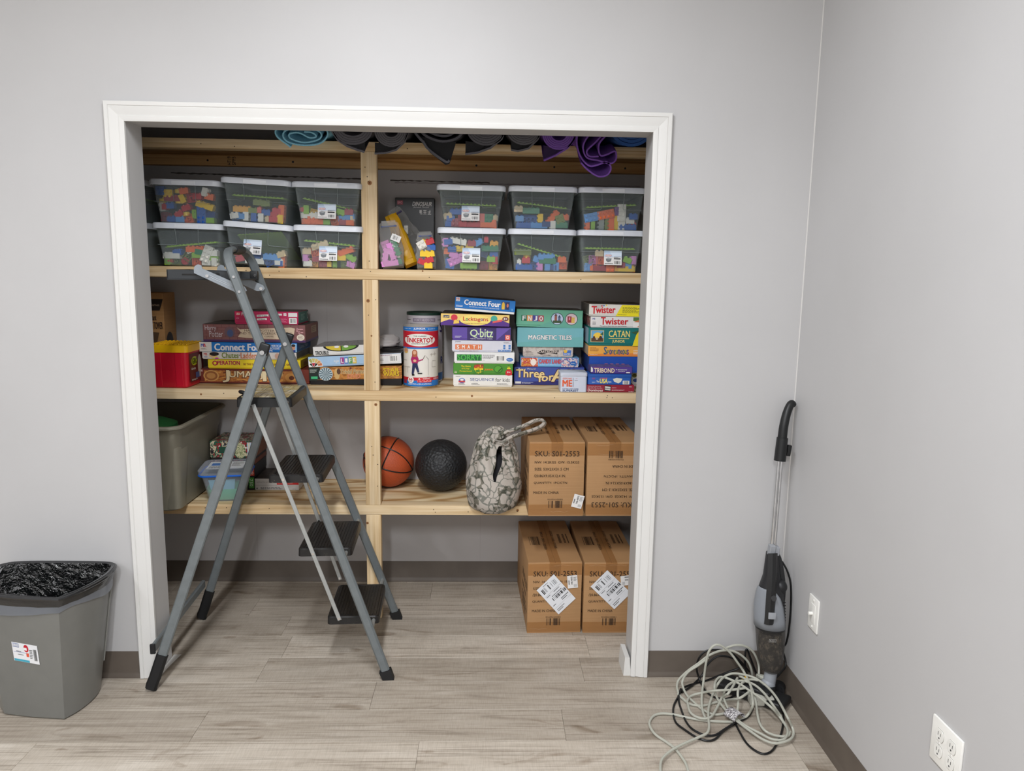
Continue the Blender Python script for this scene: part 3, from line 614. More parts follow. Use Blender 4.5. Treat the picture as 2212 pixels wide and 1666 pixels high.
bins = [
 ('At', -0.881, 1, 'clear bin crammed to the lid with mixed bricks, upper row by left jamb', 'crammed upper bin by left jamb', zz(497, 920, S1, [
  (215, 640, '22', 't', 0, 'bl'), (282, 632, 'rnd', 'f', 0, 'ye'), (345, 685, '22', 't', 0, 'ye'), (425, 638, 'rnd', 'f', 0, 'ye'), (480, 640, '22', 'f', 10, 'or'), (650, 640, '22', 'r', -15, 'wh'), (680, 700, '22', 'f', -10, 'or'),
  (465, 720, '22', 'l', 25, 'ye'), (590, 700, '22', 'f', 0, 're'), (640, 772, '24', 'f', -17, 'ye'), (265, 790, '22', 'l', 8, 'wh'), (350, 780, '22', 'f', 5, 'bl'), (312, 790, '12', 'f', 0, 're'), (490, 795, '22', 'f', 20, 're'),
  (425, 845, '22', 'f', 30, 're'), (475, 842, 'rnd', 'f', 10, 'ye'), (547, 840, '12', 't', 0, 'li'), (612, 850, '24', 't', 90, 'bl'), (280, 872, '22', 'b', 0, 'cr'), (360, 890, '22', 'f', 0, 'bl'), (430, 898, '22', 'f', 0, 'lb'),
  (500, 888, '22', 'b', 15, 'or'), (690, 905, '22', 'f', 0, 'li'), (285, 738, 'rnd', 'f', 0, 'ye'), (425, 742, 'rnd', 'f', 0, 'ye'), (540, 712, '22', 'b', 10, 're'), (690, 845, '22', 'f', 0, 'nv'), (385, 720, '24', 'f', 0, 'cr')]), None, None, 0.8, 0.0),
 ('Ab', -0.878, 0, 'clear bin with sloping green plate and white bricks, lower row by left jamb', 'lower bin by left jamb', zz(513, 1282, S1, [
  (268, 1245, '22', 'r', 0, 'li'), (330, 1203, '24', 'f', 0, 'wh'), (330, 1250, 'rnd', 't', 0, 're'), (390, 1248, '22', 'b', 0, 'ol'), (405, 1175, '22', 'f', 5, 'bl'), (490, 1205, '22', 'b', -35, 'ol'), (460, 1250, 'rnd', 't', 0, 're'),
  (500, 1158, '12', 'f', 20, 'wh'), (550, 1145, '24', 'f', 0, 'or'), (560, 1192, '22', 'f', 0, 'li'), (590, 1165, '22', 'f', -10, 'gr'), (560, 1248, '22', 'b', 0, 'or'), (650, 1180, '24', 't', 68, 'wh'), (700, 1172, '22', 'f', 0, 'wh'),
  (640, 1255, '22', 'f', 0, 'wh'), (712, 1245, '22', 'r', 0, 'wh'), (745, 1215, '22', 'f', 0, 'li')]), (0.073, 0.098, 0), None, 0.8, 0.0),
 ('Bt', -0.606, 1, 'clear bin with white and red bricks tilting above the ladder handle, upper row', 'tilted bin above ladder', zz(1080, 914, S1, [
  (862, 870, '22', 'f', 10, 'wh'), (890, 878, '22', 'b', 30, 'bl'), (945, 872, '22', 'f', 0, 'lb'), (988, 870, '22', 'l', 0, 'wh'), (1052, 874, '22', 'r', 0, 'bl'), (1112, 874, '22', 'l', 0, 'wh'), (1162, 886, '12', 'f', 0, 'ta'),
  (1212, 850, '22', 'f', 0, 're'), (1212, 885, '22', 'f', 0, 're'), (1300, 884, '22', 'l', 0, 'ye'), (950, 815, '24', 'f', 0, 'am'), (1040, 822, '22', 'f', 0, 'ol'), (1098, 812, '12', 'f', 0, 'sa'), (1150, 830, '22', 'f', 0, 'bl'),
  (1240, 812, '22', 'f', 0, 're'), (1318, 830, '24', 'f', 88, 'or'), (1085, 752, '22', 'f', 0, 'ol'), (1150, 757, '22', 'f', 6, 'ol')]), (0.103, 0.101, 0), None, 2.6, 0.009),
 ('Bb', -0.607, 0, 'clear bin with steep green plate directly behind the ladder handle, lower row', 'lower bin behind ladder handle', zz(1090, 1284, S1, [
  (935, 1240, '22', 'f', 15, 're'), (1012, 1250, '22', 'f', 0, 'wh'), (1100, 1250, '22', 'f', 0, 'wh'), (1200, 1208, '24', 'f', 0, 'lb'), (1180, 1258, '22', 'b', 30, 'bl'), (1262, 1246, '22', 'f', 0, 'wh'), (1262, 1272, '22', 'f', 0, 'bl'),
  (1318, 1235, '24', 'f', 88, 'or'), (1300, 1178, '22', 'f', 20, 'ta'), (1075, 1205, '22', 'f', 0, 'bl'), (960, 1195, '24', 'f', 0, 're')]), (0.062, 0.092, -22), (0.001 - 0.02, 0.072), 3.6, 0.006),
 ('Ct', -0.322, 1, 'clear bin with white sticker left of the upper post, upper row', 'upper bin left of post', zz(1680, 940, S1, [
  (1458, 812, '12', 'l', 0, 're'), (1502, 812, '22', 'l', 0, 'li'), (1568, 842, '22', 'b', -10, 'ye'), (1475, 860, '24', 'f', 0, 'wh'), (1470, 916, '22', 'f', 0, 'or'), (1545, 905, '22', 't', 0, 'or'), (1608, 916, '22', 'f', 0, 'or'),
  (1660, 916, '22', 'd', 0, 'li'), (1790, 822, '22', 'd', -15, 'li'), (1855, 822, '22', 'f', 0, 'cr'), (1842, 866, '24', 'd', 10, 'lb'), (1740, 912, '22', 'b', 15, 'or'), (1805, 916, '22', 'f', 0, 'cr'), (1875, 918, '22', 'f', 0, 'or'), (1905, 875, '12', 'f', 0, 'ta'), (1700, 850, '22', 'f', 0, 'gy')]), (0.108, 0.066, 0), (0.0, 0.056), 0.8, 0.0),
 ('Cb', -0.3205, 0, 'clear bin with white sticker left of the upper post, lower row', 'lower bin left of post', zz(1690, 1302, S1, [
  (1490, 1215, '22', 'r', 0, 'pi'), (1492, 1278, '22', 'f', 0, 'wh'), (1578, 1170, '22', 'b', 10, 'or'), (1560, 1267, '22', 'b', 0, 'am'), (1640, 1272, '22', 't', 0, 'cr'), (1612, 1118, '24', 'f', 20, 'ta'), (1690, 1275, '12', 'f', 0, 'ye'),
  (1735, 1268, '12', 't', 0, 'li'), (1795, 1215, '22', 'f', 0, 'ye'), (1860, 1200, '24', 'f', -30, 'li'), (1830, 1162, '24', 'f', 20, 'or'), (1825, 1268, '22', 'b', 0, 'ol'), (1888, 1282, '22', 'f', -20, 'pi'), (1505, 1170, '22', 'f', 0, 'ta'), (1580, 1230, '22', 'f', 0, 'cr'), (1720, 1140, '22', 'f', 0, 'ol')]), (0.108, 0.092, 0), (0.0, 0.058), 0.8, 0.0),
 ('Dt', 0.255, 1, 'clear bin with white sticker beside the black picture box, upper row', 'upper bin by black box', zz(790, 818, S2, [
  (622, 735, '22', 'f', 15, 'ta'), (615, 792, '22', 'f', 0, 'bl'), (680, 780, '22', 't', 0, 'cr'), (735, 796, '22', 'f', 0, 're'), (800, 798, '24', 'f', 0, 're'), (870, 794, '22', 'b', 0, 'or'), (925, 800, '24', 'f', 0, 'or'), (972, 790, '22', 'l', 0, 'or'),
  (870, 742, '22', 'l', 0, 'sa'), (920, 745, '22', 't', 0, 'gr'), (965, 742, '22', 'f', 0, 'ta'), (700, 705, '24', 'f', 0, 'bl'), (645, 752, '22', 'f', 0, 'bl'), (760, 745, '24', 'f', 0, 'cr')]), (0.097, 0.093, 0), (-0.001, 0.058), 0.5, 0.0),
 ('Db', 0.2585, 0, 'clear bin packed full of bricks with a sticker beside the bagged bricks, lower row', 'packed lower bin', zz(800, 1130, S2, [
  (592, 935, '22', 'l', 0, 'pi'), (632, 932, '22', 'f', 5, 'bl'), (705, 928, '24', 'f', -10, 'wh'), (800, 940, '22', 'f', 0, 'cr'), (855, 930, '22', 'f', 30, 'lb'), (962, 942, '22', 'f', -5, 'am'), (612, 1000, '22', 'f', 0, 'or'), (662, 985, '22', 'f', 0, 'bl'),
  (715, 980, '22', 'f', 0, 'ye'), (672, 1025, '22', 'f', -15, 'pi'), (690, 1058, '24', 't', 25, 'pi'), (615, 1070, '22', 'f', 0, 'bl'), (890, 1005, '22', 'b', -15, 'nv'), (965, 1010, '22', 'f', 0, 'bl'), (942, 1050, '22', 'f', 0, 'li'),
  (780, 1100, '24', 'd', 0, 'li'), (890, 1096, '22', 'b', 0, 'cr'), (960, 1096, '22', 'b', 0, 'am'), (630, 1108, '22', 'f', -10, 'bl'), (905, 912, '12', 'f', 0, 're'), (935, 975, '24', 'f', 0, 'gr'), (985, 1052, '22', 'l', 0, 're'), (785, 968, '22', 'f', 0, 'ye')]), None, (-0.0005, 0.06), 0.3, 0.0),
 ('Et', 0.545, 1, 'clear bin with blue bricks and a green brick on top, middle of right upper row', 'upper middle bin', zz(1310, 828, S2, [
  (1230, 700, '24', 'f', 0, 'gr'), (1135, 755, '22', 'f', 0, 'lb'), (1212, 757, '24', 'b', 0, 'bl'), (1298, 748, '22', 'l', 0, 'ye'), (1180, 807, '24', 'f', 0, 'bl'), (1287, 807, '24', 'f', 0, 'lb'), (1385, 745, '24', 'f', 50, 'or'),
  (1390, 800, '22', 'l', 0, 'wh'), (1450, 795, '24', 'f', 0, 'gr'), (1440, 752, '22', 't', 20, 'ol'), (1140, 690, '22', 'f', 0, 'ta'), (1490, 740, '22', 'f', 0, 'or'), (1340, 790, '22', 'f', 0, 'nv')]), (0.107, 0.086, 0), None, 0.3, 0.0),
 ('Eb', 0.5455, 0, 'clear bin with steep sloping green plate, middle of right lower row', 'lower middle bin', zz(1300, 1132, S2, [
  (1140, 1107, '24', 'f', 0, 'bl'), (1190, 1058, '22', 'f', 0, 're'), (1195, 1028, 'rnd', 'f', 0, 'ye'), (1242, 1104, '22', 'b', 0, 'bl'), (1268, 1050, '22', 'f', -15, 'lb'), (1345, 1058, '24', 'f', 0, 'gr'), (1335, 1030, '24', 'f', 0, 'lb'),
  (1292, 1098, '22', 'l', 0, 'pi'), (1345, 1098, '22', 'r', 0, 'lb'), (1410, 1098, '22', 'l', 0, 'lb'), (1450, 1048, '22', 'f', 0, 'or'), (1465, 1085, '22', 'b', 0, 'or'), (1140, 1072, '12', 'f', 0, 'wh'), (1190, 1118, '12', 'f', 0, 'ye'), (1160, 1000, '24', 'f', 0, 'ol'), (1385, 1112, '22', 'f', 0, 'nv')]), (0.112, 0.053, 0), None, 0.3, 0.0),
 ('Ft', 0.8275, 1, 'clear bin with an upright white plate of studs by right jamb, upper row', 'upper bin by right jamb', zz(1825, 828, S2, [
  (1675, 735, '24', 't', 12, 'lb'), (1785, 715, '24', 't', 12, 'or'), (1862, 690, '12', 't', 0, 'pu'), (1900, 770, '24', 't', 90, 'wh'), (1900, 700, '24', 't', 90, 'wh'), (1985, 728, '22', 'f', 0, 'bl'), (1965, 757, '22', 'f', 0, 'wh'), (1985, 787, '22', 'f', 0, 're'),
  (1960, 812, '24', 'f', 0, 'bl'), (1645, 800, '22', 'l', 0, 'or'), (1690, 800, '22', 'l', 0, 'li'), (1858, 775, '24', 'f', 90, 'ye'), (1800, 780, '24', 'f', 90, 'ol'), (1828, 780, '24', 'f', 90, 'or'), (1755, 790, '24', 'f', 90, 'gy')]), (0.091, 0.106, 0), None, 0.3, 0.0),
 ('Fb', 0.829, 0, 'clear bin with sticker and orange bricks by right jamb, lower row', 'lower bin by right jamb', zz(1805, 1132, S2, [
  (1635, 1045, '22', 'b', 15, 'ol'), (1680, 1045, '22', 'b', 0, 'pi'), (1735, 1047, '22', 'b', 0, 'or'), (1640, 1102, '22', 't', 0, 'lb'), (1688, 1105, '22', 'f', 0, 'or'), (1740, 1106, '24', 'f', 0, 'cr'), (1808, 1102, '22', 't', 0, 'or'),
  (1855, 1116, '12', 'f', 0, 'am'), (1888, 1080, '22', 'f', 0, 'cr'), (1932, 1045, '22', 'f', -20, 'li'), (1937, 1085, '22', 'f', 0, 'lb'), (1930, 1118, '24', 'f', 0, 'ye'), (1985, 1102, '22', 'b', 0, 'or'), (1978, 1042, '22', 'l', 0, 'pi'), (1725, 1000, '22', 'f', 0, 'ta')]), (0.096, 0.096, 0), (0.008, 0.058), 0.3, 0.0),
 ('Lt', -1.184, 1, 'clear bin mostly hidden behind left jamb, upper row', 'half hidden upper bin', [(0.09, 0.02, '22', 'f', 0, 'li'), (0.095, 0.075, 'rnd', 'f', 0, 'ta'), (0.085, 0.045, '22', 'f', 0, 'ta'), (0.05, 0.03, '24', 'f', 0, 'ol')], (0.098, 0.098, 0), None, 0.0, 0.0),
 ('Lb', -1.181, 0, 'clear bin mostly hidden behind left jamb, lower row', 'half hidden lower bin', [(0.075, 0.1, '22', 'f', 0, 'li'), (0.095, 0.066, '22', 'b', 0, 'ol'), (0.07, 0.045, '22', 'f', 0, 'bl'), (0.095, 0.034, '22', 'f', 0, 'pi'), (0.085, 0.013, '22', 'f', 0, 're')], None, None, 0.0, 0.0),
]
for (key, cx, lv, lb, ph, bl_, pl_, st_, ro, dz) in bins: make_bin(key, cx, lv, lb, ph, bl_, pl_, st_, ro, dz)

# ------------------------------------------------------------------ black picture box, padded envelope and zip bags between post and bins
t = thing('toy_kit_box', 'slim black box with white dinosaur lettering standing against closet wall', 'box', (-0.006, 0.815, Z1), (math.radians(-4), 0, 0))
obj('carton', bbox(-0.088, 0.088, 0, 0.038, 0, 0.318, 0.002), C(24, 23, 24, rough=0.35), t)
fb = face((-0.088, 0, 0), (0.176, 0, 0), (0, 0, 0.318))
prt(t, fb, [('T', 'DINOSAUR', 0.44, 0.885, 0.93, 0.945, PAPER, {'shear': 0.3, 'bold': 0.03}), ('T', 'Jurassic Period', 0.46, 0.855, 0.86, 0.88, PAPER, {'shear': 0.3}),
            ('R', 0.05, 0.9, 0.2, 0.96, C(150, 60, 70)), ('T', 'BAO', 0.065, 0.915, 0.185, 0.95, C(226, 160, 170)),
            ('R', 0.62, 0.785, 0.68, 0.83, PAPER), ('R', 0.64, 0.77, 0.70, 0.78, PAPER), ('R', 0.72, 0.82, 0.8, 0.83, PAPER), ('R', 0.72, 0.795, 0.8, 0.805, PAPER), ('R', 0.72, 0.77, 0.8, 0.78, PAPER), ('R', 0.755, 0.77, 0.768, 0.83, PAPER), ('R', 0.83, 0.8, 0.91, 0.81, PAPER), ('P', [(0.85, 0.77), (0.87, 0.77), (0.9, 0.83), (0.88, 0.83)], PAPER), ('R', 0.83, 0.77, 0.92, 0.78, PAPER)])
def pillow(w, h, d, nu=18, nv=24, seed=1, wr=0.004, pinch=0.35):
    """a stuffed flat bag: x width, z height, y depth; pinched at the top"""
    r = random.Random(seed); ph = [(r.uniform(0, 6), r.uniform(8, 26), r.uniform(0, 6), r.uniform(8, 26)) for _ in range(5)]
    rings = []
    for j in range(nv + 1):
        v = j / nv; wd = w * (0.86 + 0.14 * math.sin(PI * min(1, v * 1.4))) * (1 - (1 - pinch) * max(0, v - 0.7) / 0.3 * 0.6)
        dp = d * (math.sin(PI * (0.12 + 0.88 * v) ** 0.55) ** 0.8 if 0 < v < 1 else 0.02) + 0.002
        ring = []
        for i in range(nu):
            a = 2 * PI * i / nu; x = wd / 2 * math.copysign(abs(math.cos(a)) ** 0.7, math.cos(a)); y = dp / 2 * math.copysign(abs(math.sin(a)) ** 0.8, math.sin(a)); z = h * v
            n = sum(math.sin(p0 + x / w * f0 + z / h * f1 + p1) for p0, f0, p1, f1 in ph) / 5
            ring.append((x + n * wr * 0.6, y + n * wr, z))
        rings.append(ring)
    return loft(rings)
e = thing('padded_envelope', 'golden yellow wrapped parcel leaning between the zip bags', 'parcel', (0.004, 0.60, Z1 + 0.012), (math.radians(-6), math.radians(-23), 0))
obj('wrapper', pillow(0.066, 0.235, 0.05, seed=5, wr=0.006, pinch=0.9), C(222, 168, 22, rough=0.38), e)
obj('fold_flap', bbox(-0.004, 0.02, -0.026, -0.0235, 0.03, 0.19, 0.001), C(212, 156, 16, rough=0.38), e)
def zipbag(name, label, loc, rot, w, h, d, seed, zipc, content, grp):
    t = thing(name, label, 'zip bag', loc, rot); obj('film', pillow(w, h, d, seed=seed, wr=0.007, pinch=0.75), M_FILM, t)
    obj('zip_strip', bbox(-w * 0.31, w * 0.31, -0.006, 0.006, h * 0.90, h * 0.93, 0.001), zipc, t)
    obj('top_hem', bbox(-w * 0.29, w * 0.29, -0.0022, 0.0022, h * 0.93, h * 1.04, 0.001), M_FILM, t)
    M = Matrix.LocRotScale(Vector(loc), Euler(rot), None)
    for (x, y, z, ty, fc, a, col) in content:
        o = brick(M @ Vector((x, y, z)), ty, fc, a, col, '%s %s brick inside the %s%s' % (BC[col][1], {'22': 'square', '24': 'long', '12': 'slim', 'rnd': 'round'}[ty], grp, ', near its top' if z > 0.075 else ', near its base' if z < 0.03 else ''), 'toy bricks inside the ' + grp)
    return t
zb = zipbag('zip_bag', 'clear zip bag of pink bricks with blue seal beside the post', (-0.064, 0.52, Z1), (math.radians(-4), math.radians(-6), 0.1), 0.1, 0.19, 0.075, 3, C(46, 74, 140),
       [(-0.025, -0.012, 0.05, '24', 'f', 80, 'pi'), (0.0, -0.016, 0.07, '24', 'f', -72, 'pi'), (-0.01, -0.015, 0.022, '24', 'f', 8, 'pi'), (0.02, -0.01, 0.085, '24', 'f', -70, 'gr'), (0.022, -0.008, 0.025, '22', 'f', 20, 'gr'), (-0.02, 0.005, 0.1, '22', 't', 20, 'pi'), (0.025, 0.0, 0.055, '12', 'f', 0, 'wh')], 'bag of pink bricks')
prt(zb, face((0.0, -0.034, 0.118), (0.035, 0, -0.018), (0.012, 0.004, 0.024)), [('R', 0, 0, 1, 1, PAPER, 1), ('B', 0.2, 0.2, 0.8, 0.8)])
zipbag('zip_bag', 'clear zip bag of red and yellow bricks in front of the bins', (0.072, 0.53, Z1), (math.radians(-5), math.radians(-3), 0), 0.085, 0.15, 0.06, 8, C(50, 74, 150),
       [(-0.005, -0.014, 0.062, '22', 'f', 0, 'ye'), (0.02, -0.014, 0.06, '22', 'f', 10, 'ye'), (0.015, -0.016, 0.036, '22', 'f', 15, 're'), (-0.015, -0.014, 0.03, '22', 'f', -20, 're'), (0.01, -0.018, 0.0125, '22', 'f', 0, 'ye'), (0.025, -0.004, 0.088, '22', 'f', 0, 'bl'), (-0.015, -0.01, 0.1, '22', 't', 30, 'wh'), (0.02, -0.006, 0.112, '22', 'f', 20, 're'), (0.0, 0.0, 0.11, '22', 'f', 0, 'ye')], 'bag of red and yellow bricks')
zipbag('zip_bag', 'nearly empty crumpled clear zip bag leaning on the black box', (0.04, 0.685, Z1 + 0.06), (math.radians(-8), math.radians(-33), 0), 0.085, 0.23, 0.03, 12, C(70, 60, 110), [(0.0, -0.004, 0.13, '12', 't', 0, 'wh')], 'nearly empty bag')

# ================================================================== rolled exercise mats on the top shelf
def ribbon(pts, th):
    """2D centre line -> thick closed outline in (x,z)"""
    P = [Vector((p[0], p[1])) for p in pts]; L, R = [], []
    for i in range(len(P)):
        t = (P[min(i + 1, len(P) - 1)] - P[max(i - 1, 0)]); t = t.normalized() if t.length > 1e-9 else Vector((1, 0)); n = Vector((-t.y, t.x))
        L.append(P[i] + n * th / 2); R.append(P[i] - n * th / 2)
    return L, R
def roll_geo(pts, th, y0, y1, sag, ns=14, zf=-9.0):
    L, R = ribbon(pts, th); n = len(L); V, F = [], []
    out = [(p.x, p.y) for p in L] + [(p.x, p.y) for p in R[::-1]]; m = len(out)
    for k in range(ns + 1):
        y = y0 + (y1 - y0) * k / ns; ov = max(0.0, SY - y); s = sag * (ov / (SY - y0)) ** 2 if y0 < SY else 0
        bl = min(1.0, max(0.0, (y - (SY - 0.09)) / 0.07))
        for (x, z) in out: V.append((x, y, (z + (max(z, zf) - z) * bl) - s))
    for k in range(ns):
        for i in range(m):
            j = (i + 1) % m; F.append((k * m + i, k * m + j, (k + 1) * m + j, (k + 1) * m + i))
    for k, fl in ((0, 1), (ns, 0)):
        for i in range(n - 1):
            q = (k * m + i, k * m + i + 1, k * m + m - 2 - i, k * m + m - 1 - i); F.append(q[::-1] if fl else q)
    return V, F
def spiral(rx, rz, turns, th, tail=None, gap=1.15, start=0.0, flat=0.0):
    pts = []; n = int(turns * 26)
    for i in range(n + 1):
        a = start - 2 * PI * i / 26; r = 1 - (turns * 0)
        k = (i / 26) * th * gap; q = 1 - (i / n) * 0
        pts.append((max(0.006, rx - k) * math.cos(a), max(0.006, rz - k) * math.sin(a) * (1 - flat * 0)))
    if tail: pts = list(tail) + pts
    return pts
T0 = SZ['top']
def mat_obj(label, x, rx, rz, turns, th, col, y0, sag, tail=None, start=0.0, pts=None, zb=0.0, flap=None):
    if pts is None: pts = spiral(rx, rz, turns, th, tail, start=start)
    zmin = -rz - th / 2
    o = obj('exercise_mat', roll_geo([(a, b) for a, b in pts], th, y0, 0.87, sag, zf=-rz - th / 2 - zb), m_mat('foam_mat_%d' % len(bpy.data.materials), col), None, (x, 0, T0 + rz + th / 2 + zb + 0.001), ang=50)
    if tail or flap:        # infill sheet inside the loose last turn, its shade painted as darkened mat colour
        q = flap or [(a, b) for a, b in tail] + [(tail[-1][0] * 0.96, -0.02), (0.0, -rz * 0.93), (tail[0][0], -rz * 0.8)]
        V0, F0 = prism(q, y0 + 0.012, y0 + 0.017); obj('shade_infill', ([(x_, y_, z_ - sag * 0.9) for x_, y_, z_ in V0], F0), m_mat('foam_shade_%d' % len(bpy.data.materials), tuple(c * 0.42 for c in col)), o, smooth=False)
    return tag(o, label, 'exercise mat', 'rolled exercise mats on the top shelf')
def cm(pts, sub=5): return [(v.x, v.y) for v in catmull([(a, b, 0) for a, b in pts], sub)]
lbp = cm([(-0.052, -0.058), (-0.062, -0.045), (-0.10, 0.0), (-0.106, 0.04), (-0.07, 0.07), (0.0, 0.075), (0.07, 0.065), (0.088, 0.02), (0.06, -0.03), (0.0, -0.045), (-0.06, -0.028), (-0.08, 0.01), (-0.06, 0.045), (0.02, 0.055), (0.062, 0.03), (0.055, -0.008), (0.0, -0.028), (-0.05, -0.008), (-0.055, 0.02), (-0.02, 0.028), (0.02, 0.0), (0.045, 0.008), (0.03, 0.03), (0.0, 0.034)])
lbp = [(a, b * 0.62) for a, b in lbp]
mat_obj('light blue exercise mat loosely rolled, leftmost on top shelf', -0.372, 0.1, 0.033, 3, 0.0055, (150, 214, 238), 0.33, 0.05, pts=lbp)
mat_obj('dark grey exercise mat rolled beside the light blue one', -0.19, 0.078, 0.06, 4.3, 0.0075, (108, 106, 112), 0.32, 0.045, [(0.045, -0.082), (0.02, -0.076), (-0.02, -0.062), (-0.055, -0.04), (-0.074, -0.012)], PI)
mat_obj('tightly rolled dark grey mat above the pine post', -0.045, 0.062, 0.058, 5, 0.0065, (106, 104, 108), 0.32, 0.045, [(-0.062, -0.085), (-0.02, -0.082), (0.02, -0.07), (0.052, -0.04), (0.064, -0.01)], 0.0)
blp = cm([(0.045, -0.13), (0.03, -0.135), (-0.03, -0.09), (-0.08, -0.03), (-0.10, 0.03), (-0.07, 0.07), (0.0, 0.08), (0.07, 0.07), (0.104, 0.02), (0.08, -0.04), (0.02, -0.062), (-0.04, -0.04), (-0.07, 0.0), (-0.06, 0.04), (0.0, 0.055), (0.06, 0.04), (0.075, 0.0), (0.04, -0.035), (-0.01, -0.03), (-0.045, 0.0), (-0.03, 0.03), (0.02, 0.035), (0.05, 0.01), (0.02, -0.015)])
blp = [(a, b * (0.78 if b > -0.07 else 0.9)) for a, b in blp]
mat_obj('black exercise mat sagging open with a hanging corner, top shelf', 0.132, 0.1, 0.052, 3, 0.0085, (98, 98, 104), 0.30, 0.03, pts=blp, flap=[(0.045, -0.13), (0.03, -0.135), (-0.03, -0.09), (-0.08, -0.03), (0.0, -0.045), (0.07, -0.05)])
mat_obj('dark grey mat with a wide hanging flap, fifth from the left', 0.312, 0.072, 0.062, 5, 0.0075, (102, 101, 106), 0.31, 0.035, [(-0.075, -0.096), (-0.03, -0.09), (0.02, -0.072), (0.062, -0.038), (0.074, -0.008)], 0.0)
mat_obj('charcoal mat in a tight roll left of the purple mats', 0.456, 0.066, 0.060, 6, 0.0068, (108, 106, 110), 0.31, 0.03, [(-0.045, -0.08), (-0.02, -0.084), (0.02, -0.074), (0.054, -0.04), (0.067, -0.01)], 0.0)
mat_obj('neat purple mat roll with pointed flap, top shelf', 0.590, 0.062, 0.056, 5, 0.0062, (126, 86, 170), 0.31, 0.045, [(-0.055, -0.098), (-0.01, -0.078), (0.035, -0.05), (0.062, -0.012)], 0.0)
ppp = cm([(-0.066, -0.10), (-0.04, -0.125), (0.0, -0.148), (0.035, -0.142), (0.048, -0.115), (0.03, -0.095), (0.0, -0.105), (-0.035, -0.11), (-0.07, -0.075), (-0.085, -0.02), (-0.07, 0.03), (-0.02, 0.05), (0.025, 0.04), (0.03, 0.01), (0.0, -0.03), (0.005, -0.07), (0.03, -0.068), (0.062, -0.055), (0.066, -0.085), (0.045, -0.10), (0.0, -0.09), (-0.045, -0.08), (-0.06, -0.04), (-0.04, 0.0), (-0.005, 0.02), (0.012, 0.01), (-0.01, -0.02), (-0.045, -0.055), (-0.035, -0.075), (0.0, -0.075)])
mat_obj('purple mat slumping out in loose folds near right end', 0.742, 0.08, 0.10, 3, 0.0058, (126, 82, 170), 0.29, 0.05, pts=ppp, zb=-0.045)
mat_obj('blue exercise mat in the dark right corner of top shelf', 0.875, 0.082, 0.07, 4, 0.012, (70, 116, 196), 0.37, 0.02, None, 0.0)

# ================================================================== board games on the middle shelf
Z2 = SZ['two'] + 0.001
def gbox(label, x0, x1, yf, dep, z0, h, front, spec, yaw=0.0, tilt=0.0, side=None, top=None, base=None, basef=0.10, cat='game box', sidespec=None, name='game_box', hang=0.0):
    """lidded cardboard game box; local origin at its front bottom centre"""
    wd = x1 - x0; t = thing(name, label, cat, ((x0 + x1) / 2, yf, z0), (0, math.radians(tilt), math.radians(yaw)), 'board games on the middle shelf')
    zb = h * basef
    obj('box_base', bbox(-wd / 2 + 0.0022, wd / 2 - 0.0022, 0.0022, dep - 0.0022, 0, h - 0.004, 0.0012), base or front, t)
    lid = obj('box_lid', bbox(-wd / 2, wd / 2, 0, dep, zb, h, 0.0016), front, t)
    if side:
        prt(t, face((wd / 2, 0.001, zb + 0.001), (0, dep - 0.002, 0), (0, 0, h - zb - 0.002)), [('R', 0, 0, 1, 1, side)])
        prt(t, face((-wd / 2, dep - 0.001, zb + 0.001), (0, -dep + 0.002, 0), (0, 0, h - zb - 0.002)), [('R', 0, 0, 1, 1, side)])
    if sidespec: prt(t, face((wd / 2, 0, 0), (0, dep, 0), (0, 0, h)), sidespec)
    if top: prt(t, face((-wd / 2 + 0.001, 0.001, h), (wd - 0.002, 0, 0), (0, dep - 0.002, 0)), [('R', 0, 0, 1, 1, top)])
    prt(t, face((-wd / 2, 0, 0), (wd, 0, 0), (0, 0, h)), spec)
    return t
T = lambda s, a, b, c, d, m, **o: ('T', s, a, b, c, d, m, o)
DARKTOP = m_stripes('dark_lid_art', [(40, 36, 34), (62, 54, 50), (84, 74, 66), (50, 44, 42)], (18, 18, 18), 3)
